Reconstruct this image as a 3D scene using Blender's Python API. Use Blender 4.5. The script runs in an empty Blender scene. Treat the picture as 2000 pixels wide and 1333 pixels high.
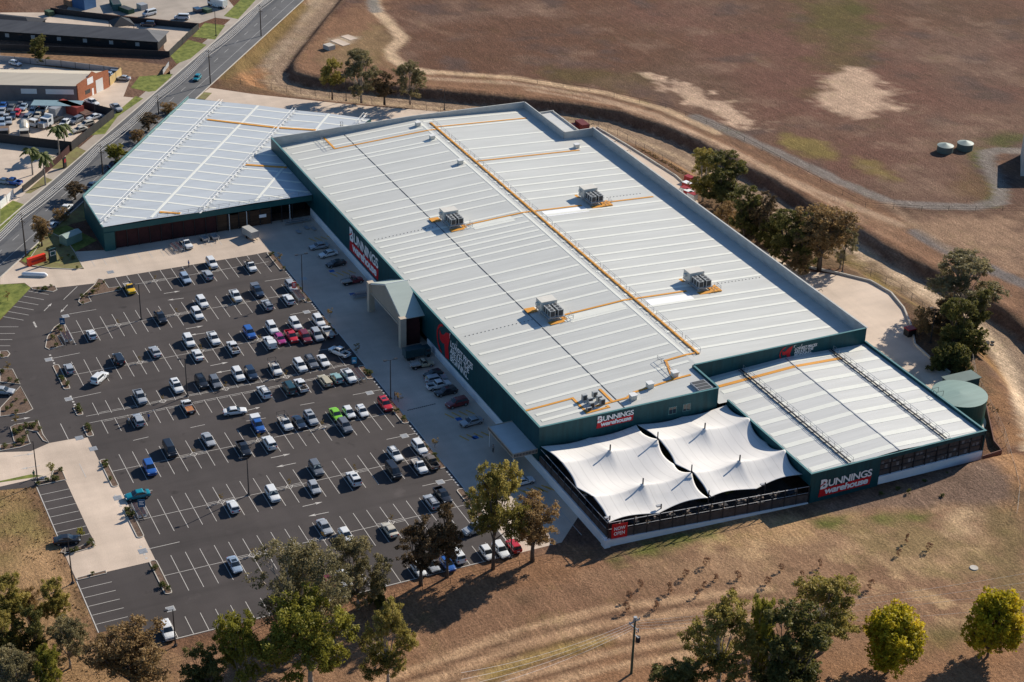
import bpy, bmesh, math, random
import numpy as np
from mathutils import Vector, Matrix
S = bpy.context.scene
COL = S.collection
PI = math.pi
rnd = random.Random(7)

# ------------------------------------------------------------------ camera
# world axes: x runs along the long wall of the warehouse, y across it, z up
FPX = 3445.4274
RM = np.array([[0.42622258920126055, 0.904249682079455, 0.02582279833360467],
               [0.4343352974600276, -0.1795192474857774, -0.8826809668064955],
               [-0.7935282942875339, 0.38743431990641286, -0.4692627131189654]])
CZ = 180.0
cd = bpy.data.cameras.new("Camera"); cam = bpy.data.objects.new("Camera", cd); COL.objects.link(cam)
cd.sensor_width = 36; cd.lens = FPX/2000*36; cd.clip_end = 3000; cd.clip_start = 1
r_, d_, f_ = RM
cam.matrix_world = Matrix(((r_[0], -d_[0], -f_[0], 0), (r_[1], -d_[1], -f_[1], 0), (r_[2], -d_[2], -f_[2], CZ), (0, 0, 0, 1)))
S.camera = cam

# ------------------------------------------------------------------ sky, sun, exposure
SUN_EL = math.radians(29); SUN_AZ = math.atan2(-0.354, 0.935)
w = bpy.data.worlds.new("World"); S.world = w; w.use_nodes = True
nt = w.node_tree; bg = nt.nodes["Background"]
sky = nt.nodes.new("ShaderNodeTexSky"); sky.sky_type = 'NISHITA'; sky.sun_disc = False
sky.sun_elevation = SUN_EL; sky.sun_rotation = SUN_AZ
nt.links.new(sky.outputs[0], bg.inputs[0]); bg.inputs[1].default_value = 0.075
sky.ozone_density = 7.0; sky.dust_density = 0.3; sky.air_density = 1.2
sl = bpy.data.lights.new("Sun", 'SUN'); sl.energy = 5.0; sl.angle = math.radians(0.5); sl.color = (1.0, 0.91, 0.78)
so = bpy.data.objects.new("Sun", sl); COL.objects.link(so)
sd = Vector((math.sin(SUN_AZ)*math.cos(SUN_EL), math.cos(SUN_AZ)*math.cos(SUN_EL), math.sin(SUN_EL)))
so.rotation_euler = (-sd).to_track_quat('-Z', 'Y').to_euler(); so.location = (-300, 130, 120)
S.view_settings.view_transform = 'Standard'; S.view_settings.look = 'None'
S.view_settings.exposure = 0.42; S.view_settings.gamma = 1

# ------------------------------------------------------------------ survey helpers (pixel of the 2000 px photo -> place on the ground or on a wall)
def ray(px, py):
    return RM.T @ np.array([px-1000, py-666.5, FPX])
def P(px, py, z=0.0):
    d = ray(px, py); t = (z-CZ)/d[2]; return (d[0]*t, d[1]*t)
def proj(x, y, z):
    c = RM @ np.array([x, y, z-CZ]); return (c[0]/c[2]*FPX+1000, c[1]/c[2]*FPX+666.5, c[2])
def height_at(x, y, py):
    a, b = 0.0, 60.0
    for _ in range(40):
        m = (a+b)/2
        if proj(x, y, m)[1] > py: a = m
        else: b = m
    return (a+b)/2
def PP(pts, z=0.0): return [P(a, b, z) for a, b in pts]

# ------------------------------------------------------------------ materials
MATS = {}
def mat(name, col, rough=0.7, metal=0.0, var=0.12, scale=0.5, bump=0.0, spec=0.3, stretch=None, col2=None, emit=None):
    if name in MATS: return MATS[name]
    m = bpy.data.materials.new(name); m.use_nodes = True; n = m.node_tree.nodes; l = m.node_tree.links
    b = n["Principled BSDF"]; b.inputs["Roughness"].default_value = rough; b.inputs["Metallic"].default_value = metal
    b.inputs["Specular IOR Level"].default_value = spec
    c = (*col, 1)
    if var > 0:
        tc = n.new("ShaderNodeTexCoord"); src = tc.outputs["Object"]
        if stretch:
            mp = n.new("ShaderNodeMapping"); mp.inputs["Scale"].default_value = stretch; l.new(src, mp.inputs[0]); src = mp.outputs[0]
        no = n.new("ShaderNodeTexNoise"); no.inputs["Scale"].default_value = scale; no.inputs["Detail"].default_value = 6; no.inputs["Roughness"].default_value = 0.65
        l.new(src, no.inputs["Vector"])
        cr = n.new("ShaderNodeValToRGB"); cr.color_ramp.elements[0].position = 0.3; cr.color_ramp.elements[1].position = 0.7
        c2 = col2 if col2 else col
        cr.color_ramp.elements[0].color = (*[max(0, x*(1-var)) for x in col], 1)
        cr.color_ramp.elements[1].color = (*[min(1, x*(1+var)) for x in c2], 1)
        l.new(no.outputs[0], cr.inputs[0]); l.new(cr.outputs[0], b.inputs["Base Color"])
        if bump:
            bp = n.new("ShaderNodeBump"); bp.inputs["Strength"].default_value = bump; l.new(no.outputs[0], bp.inputs["Height"]); l.new(bp.outputs[0], b.inputs["Normal"])
    else: b.inputs["Base Color"].default_value = c
    MATS[name] = m; return m

def ground_mat():
    m = bpy.data.materials.new("earth"); m.use_nodes = True; n = m.node_tree.nodes; l = m.node_tree.links
    b = n["Principled BSDF"]; b.inputs["Roughness"].default_value = 0.95; b.inputs["Specular IOR Level"].default_value = 0.1
    at = n.new("ShaderNodeAttribute"); at.attribute_name = "Tint"
    tc = n.new("ShaderNodeTexCoord")
    def noise(s, lo, hi, stretch=None, rot=0, det=8):
        src = tc.outputs["Object"]
        mp = n.new("ShaderNodeMapping"); mp.inputs["Rotation"].default_value = (0, 0, rot)
        if stretch: mp.inputs["Scale"].default_value = stretch
        l.new(src, mp.inputs[0])
        no = n.new("ShaderNodeTexNoise"); no.inputs["Scale"].default_value = s; no.inputs["Detail"].default_value = det; no.inputs["Roughness"].default_value = 0.75
        l.new(mp.outputs[0], no.inputs["Vector"])
        mr = n.new("ShaderNodeMapRange"); mr.inputs[1].default_value = 0.32; mr.inputs[2].default_value = 0.68; mr.inputs[3].default_value = lo; mr.inputs[4].default_value = hi
        l.new(no.outputs[0], mr.inputs[0]); return mr.outputs[0], no.outputs[0]
    a1, raw = noise(2.0, 0.55, 1.45); a2, _ = noise(0.16, 0.82, 1.18); a3, _ = noise(0.45, 0.78, 1.22, (0.22, 2.2, 1), math.radians(-25))
    m1 = n.new("ShaderNodeMath"); m1.operation = 'MULTIPLY'; l.new(a1, m1.inputs[0]); l.new(a2, m1.inputs[1])
    m2 = n.new("ShaderNodeMath"); m2.operation = 'MULTIPLY'; l.new(m1.outputs[0], m2.inputs[0]); l.new(a3, m2.inputs[1])
    # pale straw flecks and dark clods
    def flecks(src_, s_, st, rot, lo, hi, amt, col):
        mp = n.new("ShaderNodeMapping"); mp.inputs["Rotation"].default_value = (0, 0, rot); mp.inputs["Scale"].default_value = st; l.new(tc.outputs["Object"], mp.inputs[0])
        no = n.new("ShaderNodeTexNoise"); no.inputs["Scale"].default_value = s_; no.inputs["Detail"].default_value = 7; no.inputs["Roughness"].default_value = 0.8; l.new(mp.outputs[0], no.inputs["Vector"])
        mr = n.new("ShaderNodeMapRange"); mr.inputs[1].default_value = lo; mr.inputs[2].default_value = hi; mr.inputs[3].default_value = 0; mr.inputs[4].default_value = amt; l.new(no.outputs[0], mr.inputs[0])
        ml = n.new("ShaderNodeVectorMath"); ml.operation = 'MULTIPLY'; l.new(at.outputs["Color"], ml.inputs[0]); ml.inputs[1].default_value = col
        mx = n.new("ShaderNodeMix"); mx.data_type = 'RGBA'; l.new(mr.outputs[0], mx.inputs[0]); l.new(src_, mx.inputs[6]); l.new(ml.outputs[0], mx.inputs[7]); return mx.outputs[2]
    c_ = flecks(at.outputs["Color"], 0.55, (0.5, 1.3, 1), -0.5, 0.54, 0.64, 0.8, (1.55, 1.6, 1.6))
    c_ = flecks(c_, 0.35, (1.2, 0.7, 1), 0.4, 0.56, 0.68, 0.75, (0.50, 0.52, 0.50))
    c_ = flecks(c_, 0.07, (1, 1, 1), 0.2, 0.55, 0.7, 0.5, (0.75, 0.92, 0.6))
    vm = n.new("ShaderNodeVectorMath"); vm.operation = 'SCALE'; l.new(c_, vm.inputs[0]); l.new(m2.outputs[0], vm.inputs["Scale"])
    l.new(vm.outputs[0], b.inputs["Base Color"])
    bp = n.new("ShaderNodeBump"); bp.inputs["Strength"].default_value = 0.9; bp.inputs["Distance"].default_value = 0.4; l.new(raw, bp.inputs["Height"]); l.new(bp.outputs[0], b.inputs["Normal"])
    return m

def leaf_mat(name, dark, light, third=None):
    m = bpy.data.materials.new(name); m.use_nodes = True; n = m.node_tree.nodes; l = m.node_tree.links
    b = n["Principled BSDF"]; b.inputs["Roughness"].default_value = 0.6; b.inputs["Specular IOR Level"].default_value = 0.25
    at = n.new("ShaderNodeAttribute"); at.attribute_name = "Leaf"
    cr = n.new("ShaderNodeValToRGB"); cr.color_ramp.elements[0].color = (*dark, 1); cr.color_ramp.elements[1].color = (*light, 1)
    if third:
        e = cr.color_ramp.elements.new(0.85); e.color = (*light, 1); cr.color_ramp.elements[-1].color = (*third, 1)
    l.new(at.outputs["Fac"], cr.inputs[0]); l.new(cr.outputs[0], b.inputs["Base Color"])
    tr = n.new("ShaderNodeBsdfTranslucent"); l.new(cr.outputs[0], tr.inputs[0])
    mx = n.new("ShaderNodeMixShader"); mx.inputs[0].default_value = 0.42
    l.new(b.outputs[0], mx.inputs[1]); l.new(tr.outputs[0], mx.inputs[2]); l.new(mx.outputs[0], n["Material Output"].inputs[0])
    MATS[name] = m; return m

def corrugated(name, col, var=0.05, pitch=0.9, ang=0.0, rough=0.45):
    m = mat(name, col, rough, 0.0, var+0.03, 0.5, 0, 0.4, (1.0, 0.10, 1))
    n = m.node_tree.nodes; l = m.node_tree.links
    tc = n.new("ShaderNodeTexCoord"); mp = n.new("ShaderNodeMapping"); mp.inputs["Rotation"].default_value = (0, 0, ang); l.new(tc.outputs["Object"], mp.inputs[0])
    wv = n.new("ShaderNodeTexWave"); wv.bands_direction = 'X'; wv.inputs["Scale"].default_value = 0.314/pitch*1.0; wv.inputs["Distortion"].default_value = 0
    l.new(mp.outputs[0], wv.inputs["Vector"])
    bp = n.new("ShaderNodeBump"); bp.inputs["Strength"].default_value = 0.12; bp.inputs["Distance"].default_value = 0.06
    l.new(wv.outputs[1], bp.inputs["Height"]); l.new(bp.outputs[0], n["Principled BSDF"].inputs["Normal"])
    return m

def asphalt_mat(name, col):
    m = bpy.data.materials.new(name); m.use_nodes = True; n = m.node_tree.nodes; l = m.node_tree.links
    b = n["Principled BSDF"]; b.inputs["Roughness"].default_value = 0.85; b.inputs["Specular IOR Level"].default_value = 0.25
    tc = n.new("ShaderNodeTexCoord")
    cur = None
    for s, lo, hi, st in ((6.0, 0.88, 1.12, (1, 1, 1)), (0.06, 0.86, 1.16, (1, 1, 1)), (0.4, 0.93, 1.07, (1, 0.3, 1)), (0.25, 0.94, 1.07, (0.15, 1.4, 1))):
        mp = n.new("ShaderNodeMapping"); mp.inputs["Scale"].default_value = st; l.new(tc.outputs["Object"], mp.inputs[0])
        no = n.new("ShaderNodeTexNoise"); no.inputs["Scale"].default_value = s; no.inputs["Detail"].default_value = 5; l.new(mp.outputs[0], no.inputs["Vector"])
        mr = n.new("ShaderNodeMapRange"); mr.inputs[1].default_value = 0.3; mr.inputs[2].default_value = 0.7; mr.inputs[3].default_value = lo; mr.inputs[4].default_value = hi; l.new(no.outputs[0], mr.inputs[0])
        if cur is None: cur = mr.outputs[0]
        else:
            mm = n.new("ShaderNodeMath"); mm.operation = 'MULTIPLY'; l.new(cur, mm.inputs[0]); l.new(mr.outputs[0], mm.inputs[1]); cur = mm.outputs[0]
    if 'asphalt' in name:
        for s2, st2, lo2, hi2, f0, f1 in ((0.30, (1, 1, 1), 0.66, 0.74, 1.0, 0.62), (0.16, (1, 1, 1), 0.66, 0.80, 1.0, 1.45), (0.5, (0.7, 0.06, 1), 0.55, 0.75, 1.0, 0.80)):
            mp = n.new("ShaderNodeMapping"); mp.inputs["Scale"].default_value = st2; mp.inputs["Location"].default_value = (s2*77, 13, 0); l.new(tc.outputs["Object"], mp.inputs[0])
            no = n.new("ShaderNodeTexNoise"); no.inputs["Scale"].default_value = s2; no.inputs["Detail"].default_value = 4; l.new(mp.outputs[0], no.inputs["Vector"])
            mr = n.new("ShaderNodeMapRange"); mr.inputs[1].default_value = lo2; mr.inputs[2].default_value = hi2; mr.inputs[3].default_value = f0; mr.inputs[4].default_value = f1; l.new(no.outputs[0], mr.inputs[0])
            mm = n.new("ShaderNodeMath"); mm.operation = 'MULTIPLY'; l.new(cur, mm.inputs[0]); l.new(mr.outputs[0], mm.inputs[1]); cur = mm.outputs[0]
    vm = n.new("ShaderNodeVectorMath"); vm.operation = 'SCALE'; vm.inputs[0].default_value = col; l.new(cur, vm.inputs["Scale"])
    l.new(vm.outputs[0], b.inputs["Base Color"]); MATS[name] = m; return m

M_EARTH = ground_mat()
M_ASPH = asphalt_mat("car_park_asphalt", (0.062, 0.053, 0.0505))
M_ROAD = asphalt_mat("road_asphalt", (0.12, 0.12, 0.122))
M_CONC = asphalt_mat("concrete", (0.56, 0.45, 0.355))
M_CONC2 = asphalt_mat("apron_concrete", (0.52, 0.425, 0.34))
M_PATH = asphalt_mat("path_concrete", (0.36, 0.31, 0.26))
M_KERB = mat("kerb_concrete", (0.5, 0.46, 0.4), 0.85)
M_PAINT = mat("line_paint", (0.52, 0.49, 0.45), 0.7, var=0.1, scale=2)
M_OLDPAINT = mat("worn_line_paint", (0.42, 0.41, 0.39), 0.7, var=0.15, scale=2)
M_YPAINT = mat("yellow_paint", (0.62, 0.34, 0.06), 0.7, var=0.15, scale=2)
M_BPAINT = mat("blue_paint", (0.03, 0.12, 0.35), 0.7)
M_MULCH = mat("mulch", (0.13, 0.085, 0.06), 0.95, var=0.5, scale=2.5, bump=0.4)
M_GRASS = mat("verge_grass", (0.085, 0.13, 0.015), 0.95, var=0.4, scale=0.5, col2=(0.17, 0.18, 0.04))
M_DRY = mat("dry_verge", (0.24, 0.17, 0.09), 0.95, var=0.4, scale=0.5, col2=(0.17, 0.17, 0.06))
M_ROOF = corrugated("white_roof_sheeting", (0.555, 0.555, 0.515), rough=0.42)
M_ROOF2 = corrugated("annexe_roof_sheeting", (0.585, 0.58, 0.545), rough=0.42)
M_ROOF3 = corrugated("timber_yard_roof_sheeting", (0.48, 0.51, 0.53), ang=math.radians(-36), rough=0.42)
M_SKYL = mat("skylight_sheet", (0.77, 0.765, 0.68), 0.35, var=0.04)
M_GREEN = mat("green_wall_cladding", (0.006, 0.060, 0.070), 0.5, var=0.28, scale=1.0, stretch=(1.2, 1.2, 0.15))
M_CAP = mat("green_capping", (0.10, 0.22, 0.22), 0.4, var=0.08)
M_PRECAST = mat("precast_parapet", (0.46, 0.46, 0.44), 0.85, var=0.16, scale=0.5, stretch=(1, 1, 3))
M_WHITEW = mat("white_plinth", (0.72, 0.74, 0.76), 0.7, var=0.06)
M_ORANGE = mat("orange_walkway", (0.66, 0.30, 0.045), 0.6, var=0.12)
M_GALV = mat("galvanised", (0.38, 0.39, 0.40), 0.5, 0.3, var=0.1)
M_WSTEEL = mat("white_steel", (0.7, 0.7, 0.68), 0.5, var=0.05)
M_DARKST = mat("dark_steel", (0.03, 0.03, 0.034), 0.5, var=0.1)
M_ACW = mat("cream_casing", (0.66, 0.63, 0.56), 0.5, var=0.06)
M_ACG = mat("grey_casing", (0.4, 0.41, 0.4), 0.5, var=0.06)
M_FAN = mat("fan_dark", (0.05, 0.055, 0.06), 0.6, var=0.1)
M_SAIL = mat("sail_fabric", (0.74, 0.715, 0.675), 0.8, var=0.05, scale=0.5, stretch=(0.2, 2, 1))
_n = M_SAIL.node_tree.nodes; _l = M_SAIL.node_tree.links
_tc = _n.new("ShaderNodeTexCoord"); _w = _n.new("ShaderNodeTexWave"); _w.bands_direction = 'Y'; _w.inputs["Scale"].default_value = 0.16; _w.inputs["Distortion"].default_value = 0.3; _l.new(_tc.outputs["Object"], _w.inputs["Vector"])
_r = _n.new("ShaderNodeMapRange"); _r.inputs[1].default_value = 0.97; _r.inputs[2].default_value = 1.0; _r.inputs[3].default_value = 1.0; _r.inputs[4].default_value = 0.86; _l.new(_w.outputs[1], _r.inputs[0])
_v = _n.new("ShaderNodeVectorMath"); _v.operation = 'SCALE'; _src = _n["Principled BSDF"].inputs["Base Color"].links[0].from_socket; _l.new(_src, _v.inputs[0]); _l.new(_r.outputs[0], _v.inputs["Scale"]); _l.new(_v.outputs[0], _n["Principled BSDF"].inputs["Base Color"])
M_MESH = mat("mesh_panel", (0.075, 0.06, 0.055), 0.8, var=0.35, scale=0.8)
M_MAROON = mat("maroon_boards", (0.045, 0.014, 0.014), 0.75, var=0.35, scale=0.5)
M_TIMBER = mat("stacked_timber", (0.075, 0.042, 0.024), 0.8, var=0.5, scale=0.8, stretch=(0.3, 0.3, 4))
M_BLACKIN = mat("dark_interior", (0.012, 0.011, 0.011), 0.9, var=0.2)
M_BEIGE = mat("beige_render", (0.50, 0.42, 0.33), 0.8, var=0.05)
M_PORCHR = corrugated("porch_roof", (0.46, 0.52, 0.46), pitch=0.35, rough=0.45)
M_LOUVRE = mat("louvre", (0.36, 0.30, 0.24), 0.6, var=0.1)
M_RED = mat("sign_red", (0.55, 0.012, 0.02), 0.5, var=0.05)
M_HANDLE = mat("handle_red", (0.20, 0.09, 0.09), 0.6)
M_DRED = mat("dark_red", (0.30, 0.02, 0.025), 0.5, var=0.1)
M_WHITE = mat("sign_white", (0.85, 0.85, 0.85), 0.5, var=0)
M_BLUES = mat("sign_blue", (0.02, 0.10, 0.22), 0.5, var=0.05)
M_BLACK = mat("black", (0.015, 0.015, 0.016), 0.5, var=0)
M_GLASS = mat("window_glass", (0.02, 0.028, 0.035), 0.08, spec=0.8, var=0)
M_TYRE = mat("tyre", (0.02, 0.02, 0.02), 0.85, var=0)
M_RIM = mat("rim", (0.35, 0.35, 0.36), 0.35, 0.6, var=0)
M_LAMP = mat("head_lamp", (0.6, 0.62, 0.64), 0.15, var=0, spec=0.8)
M_TAIL = mat("tail_lamp", (0.35, 0.01, 0.01), 0.25, var=0)
M_TRIM = mat("dark_trim", (0.03, 0.03, 0.032), 0.6, var=0)
M_BRICK = mat("red_brick", (0.36, 0.13, 0.065), 0.9, var=0.2, scale=1.5)
M_CREAMR = corrugated("cream_roof", (0.62, 0.54, 0.42), pitch=0.5, ang=0.8)
M_GREYR = corrugated("weathered_roof", (0.13, 0.125, 0.12), pitch=0.5, ang=0.8, var=0.2)
M_GREYW = mat("grey_block_wall", (0.17, 0.15, 0.145), 0.85, var=0.15)
M_FENCEB = mat("black_fence", (0.035, 0.034, 0.036), 0.6, var=0.15, scale=1)
M_BARK = mat("bark", (0.34, 0.29, 0.24), 0.9, var=0.35, scale=2)
M_DBARK = mat("dark_bark", (0.11, 0.085, 0.065), 0.9, var=0.3, scale=2)
M_POLE = mat("weathered_timber_pole", (0.07, 0.055, 0.045), 0.9, var=0.2)
M_TANKR = mat("tank_roof", (0.23, 0.33, 0.29), 0.5, var=0.12, scale=0.6)
M_WIRE = mat("wire", (0.85, 0.82, 0.78), 0.5, var=0)
M_SKIN = mat("skin", (0.5, 0.3, 0.22), 0.6, var=0)

# ------------------------------------------------------------------ object helpers
def tag(o, label=None, cat=None, group=None, kind=None):
    if label: o["label"] = label
    if cat: o["category"] = cat
    if group: o["group"] = group
    if kind: o["kind"] = kind
    return o
def thing(name, label, cat, loc=(0, 0, 0), rz=0.0, group=None):
    o = bpy.data.objects.new(name, None); o.empty_display_size = 0.5; COL.objects.link(o)
    o.location = loc; o.rotation_euler = (0, 0, rz); return tag(o, label, cat, group)
class MB:
    def __init__(s): s.v = []; s.f = []; s.m = []
    def quad(s, pts, mi=0):
        b = len(s.v); s.v += [tuple(map(float, p)) for p in pts]; s.f.append(tuple(range(b, b+len(pts)))); s.m.append(mi); return s
    def box(s, x0, x1, y0, y1, z0, z1, mi=0):
        b = len(s.v)
        s.v += [(x0, y0, z0), (x1, y0, z0), (x1, y1, z0), (x0, y1, z0), (x0, y0, z1), (x1, y0, z1), (x1, y1, z1), (x0, y1, z1)]
        for q in ((0, 3, 2, 1), (4, 5, 6, 7), (0, 1, 5, 4), (1, 2, 6, 5), (2, 3, 7, 6), (3, 0, 4, 7)): s.f.append(tuple(b+i for i in q)); s.m.append(mi)
        return s
    def wall(s, a, c, z0, z1, t=0.3, mi=0, off=0.0):
        a = np.array(a, float); c = np.array(c, float); d = c-a; L = np.hypot(*d); d /= L; n = np.array([-d[1], d[0]])
        p = [a+n*(off-t/2), c+n*(off-t/2), c+n*(off+t/2), a+n*(off+t/2)]
        z0 = z0 if isinstance(z0, tuple) else (z0, z0); z1 = z1 if isinstance(z1, tuple) else (z1, z1)
        b = len(s.v); zs0 = (z0[0], z0[1], z0[1], z0[0]); zs1 = (z1[0], z1[1], z1[1], z1[0])
        s.v += [(p[i][0], p[i][1], zs0[i]) for i in range(4)]+[(p[i][0], p[i][1], zs1[i]) for i in range(4)]
        for q in ((0, 3, 2, 1), (4, 5, 6, 7), (0, 1, 5, 4), (1, 2, 6, 5), (2, 3, 7, 6), (3, 0, 4, 7)): s.f.append(tuple(b+i for i in q)); s.m.append(mi)
        return s
    def prism(s, pts, z0, z1, mi=0):
        n = len(pts); b = len(s.v)
        ar = sum(pts[i][0]*pts[(i+1) % n][1]-pts[(i+1) % n][0]*pts[i][1] for i in range(n))
        if ar < 0: pts = pts[::-1]
        s.v += [(p[0], p[1], z0) for p in pts]+[(p[0], p[1], z1) for p in pts]
        s.f.append(tuple(b+n+i for i in range(n))); s.m.append(mi)
        s.f.append(tuple(b+n-1-i for i in range(n))); s.m.append(mi)
        for i in range(n): s.f.append((b+i, b+(i+1) % n, b+n+(i+1) % n, b+n+i)); s.m.append(mi)
        return s
    def tube(s, pts, rad, seg=6, mi=0, cap=True):
        pts = [Vector(p) for p in pts]; rad = rad if isinstance(rad, (list, tuple)) else [rad]*len(pts)
        b = len(s.v)
        for i, p in enumerate(pts):
            d = (pts[min(i+1, len(pts)-1)]-pts[max(i-1, 0)]).normalized()
            a = d.orthogonal().normalized() if abs(d.z) < 0.95 else Vector((1, 0, 0)).cross(d).normalized()
            a = (Vector((0, 0, 1)).cross(d)).normalized() if abs(d.z) < 0.95 else a
            c = d.cross(a)
            for k in range(seg):
                t = 2*PI*k/seg; q = p+(a*math.cos(t)+c*math.sin(t))*rad[i]; s.v.append(tuple(q))
        for i in range(len(pts)-1):
            for k in range(seg):
                s.f.append((b+i*seg+k, b+i*seg+(k+1) % seg, b+(i+1)*seg+(k+1) % seg, b+(i+1)*seg+k)); s.m.append(mi)
        if cap:
            s.f.append(tuple(b+seg-1-k for k in range(seg))); s.m.append(mi)
            s.f.append(tuple(b+(len(pts)-1)*seg+k for k in range(seg))); s.m.append(mi)
        return s
    def cyl(s, x, y, z0, z1, r0, r1=None, seg=12, mi=0): return s.tube([(x, y, z0), (x, y, z1)], [r0, r0 if r1 is None else r1], seg, mi)
    def mesh(s, name, mats, smooth=False):
        me = bpy.data.meshes.new(name); me.from_pydata(s.v, [], s.f)
        for m in (mats if isinstance(mats, (list, tuple)) else [mats]): me.materials.append(m)
        if any(s.m): me.polygons.foreach_set("material_index", s.m)
        if smooth: me.polygons.foreach_set("use_smooth", [True]*len(s.f))
        me.update(); return me
    def build(s, name, mats, parent=None, smooth=False, local=False):
        if parent is not None and not local:
            L = np.array(parent.location); p = parent.parent
            while p is not None: L = L+np.array(p.location); p = p.parent
            s.v = [(a-L[0], b-L[1], c-L[2]) for a, b, c in s.v]
        o = bpy.data.objects.new(name, s.mesh(name, mats, smooth)); COL.objects.link(o)
        if parent is not None: o.parent = parent
        return o
def solid(o, t):      # give an open sheet real thickness
    md = o.modifiers.new("thickness", 'SOLIDIFY'); md.thickness = t; md.offset = -1; return o
def copy_tree(o, parent=None):
    c = o.copy(); COL.objects.link(c); c.parent = parent
    for ch in o.children: copy_tree(ch, c)
    return c

# ------------------------------------------------------------------ terrain
def hsh(i, j, s):
    x = np.sin(i*127.1+j*311.7+s*74.7)*43758.5453; return x-np.floor(x)
def vnoise(x, y, sc, s=0):
    x = x/sc; y = y/sc; i = np.floor(x); j = np.floor(y); fx = x-i; fy = y-j; fx = fx*fx*(3-2*fx); fy = fy*fy*(3-2*fy)
    return (hsh(i, j, s)*(1-fx)+hsh(i+1, j, s)*fx)*(1-fy)+(hsh(i, j+1, s)*(1-fx)+hsh(i+1, j+1, s)*fx)*fy
def fbm(x, y, sc, s=0, o=4):
    r = 0; a = 1; t = 0
    for k in range(o): r = r+a*vnoise(x, y, sc/2**k, s+k*7); t += a; a *= 0.55
    return r/t
def seg_dist(X, Y, line):
    "signed distance (positive left of travel) and parameter to a polyline"
    best = np.full(X.shape, 1e9); sg = np.zeros(X.shape)
    for (ax, ay), (bx, by) in zip(line[:-1], line[1:]):
        dx, dy = bx-ax, by-ay; L2 = dx*dx+dy*dy; t = np.clip(((X-ax)*dx+(Y-ay)*dy)/L2, 0, 1)
        d = np.hypot(X-ax-t*dx, Y-ay-t*dy); c = dx*(Y-ay)-dy*(X-ax)
        k = d < best; best = np.where(k, d, best); sg = np.where(k, np.sign(c), sg)
    return best, sg
def inside(X, Y, poly):
    r = np.zeros(X.shape, bool); n = len(poly); j = n-1
    for i in range(n):
        xi, yi = poly[i]; xj, yj = poly[j]
        with np.errstate(divide='ignore', invalid='ignore'):
            c = ((yi > Y) != (yj > Y)) & (X < (xj-xi)*(Y-yi)/(yj-yi+1e-12)+xi)
        r ^= c; j = i
    return r
DEPTH = 2.6
FOOT = PP([(700, -70), (660, 8), (608, 70), (556, 138), (565, 160), (605, 172), (675, 181), (810, 193), (957, 208), (1087, 221), (1200, 238), (1300, 273), (1357, 298), (1500, 376), (1670, 477), (1800, 547), (1910, 607), (1975, 655), (2060, 740), (2140, 840)], -DEPTH)
TRACK_NEAR = PP([(480, 60), (520, 110), (500, 150), (560, 185), (650, 197), (750, 205), (860, 213), (980, 222)], 0)
xs = np.concatenate([np.arange(-900, -600, 8), np.arange(-600, -400, 1.6), np.arange(-400, -170, 1.15), np.arange(-170, -60, 5)])
ys = np.concatenate([np.arange(-120, 20, 6), np.arange(20, 300, 1.15), np.arange(300, 460, 1.8), np.arange(460, 700, 8)])
GX, GY = np.meshgrid(xs, ys, indexing='ij')
dist, sgn = seg_dist(GX, GY, FOOT)
far = sgn > 0     # side beyond the drain
far_w, floor_w, near_w = 2.4, 9.5, 6.0
edge = fbm(GX, GY, 9, 3)-0.5
dF = dist+edge*1.3
s_far = np.clip(1-dF/far_w, 0, 1); s_near = np.clip(1-(dist-floor_w)/near_w, 0, 1); s_near = s_near*s_near*(3-2*s_near)
s = np.where(far, s_far, s_near)
H = -DEPTH*s+0.0
rough = (fbm(GX, GY, 30, 11)-0.5)
H = np.where(far & (dist > 3.4), rough*0.5*np.clip((dist-4)/20, 0, 1)+0.35*np.exp(-((dist-4.2)/1.2)**2), H)
# low mound of mulch behind the right-hand annexe, and a bank of earth along the near field
mound = P(1900, 915); H = H+1.6*np.exp(-(((GX-mound[0]-4)/9)**2+((GY-mound[1]-3)/12)**2))*(GX > -223)
flatpoly = PP([(-300, 300), (400, 130), (640, 195), (1110, 235), (1300, 330), (1540, 500), (1780, 620), (1820, 740), (1560, 985), (1180, 1075), (1020, 1085), (190, 1245), (60, 980), (-300, 1000)])
H = np.where(inside(GX, GY, flatpoly) & ~(s > 0), np.minimum(H, 0.0)*0, H)

C = np.zeros(GX.shape+(3,)); 
def put(mask, col): 
    global C
    m = np.clip(mask, 0, 1)[..., None]; C = C*(1-m)+np.array(col)*m
n1 = fbm(GX, GY, 40, 1); n2 = fbm(GX, GY, 11, 2); n3 = fbm(GX, GY, 4, 5, 3)
C[:] = (0.215, 0.125, 0.083)                     # ploughed red-brown paddock
put((n1-0.45)*3, (0.19, 0.125, 0.085)); put((n2-0.55)*3.2, (0.27, 0.185, 0.135)); put((n3-0.6)*2.2, (0.15, 0.09, 0.065))
def blob(poly, col, soft=6, amt=1.0, thr=0.0, sc=7, z=0.0, freq=5):
    pl = PP(poly, z)+[P(*poly[0], z)]
    d, _ = seg_dist(GX, GY, pl); ins = inside(GX, GY, pl[:-1]); sd = np.where(ins, d, -d)
    nn = (fbm(GX, GY, freq, 21+len(poly), 5)-0.5)*sc*1.7+(fbm(GX, GY, 2.6, 5, 2)-0.5)*min(sc, 8)*0.8
    put(np.clip((sd+nn)/soft+0.5-thr, 0, 1)*amt, col)
def lineb(pts, col, w, soft=1.5, amt=1.0, sc=1.5, z=0.0):
    d, _ = seg_dist(GX, GY, PP(pts, z)); nn = (fbm(GX, GY, 6, 31+len(pts))-0.5)*sc
    put(np.clip((w/2-d+nn)/soft+0.5, 0, 1)*amt, col)
SAND = (0.86, 0.68, 0.50); TAN = (0.33, 0.225, 0.145); OLIVE = (0.165, 0.145, 0.05); GRN = (0.085, 0.125, 0.02); GREY = (0.17, 0.155, 0.155)
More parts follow.
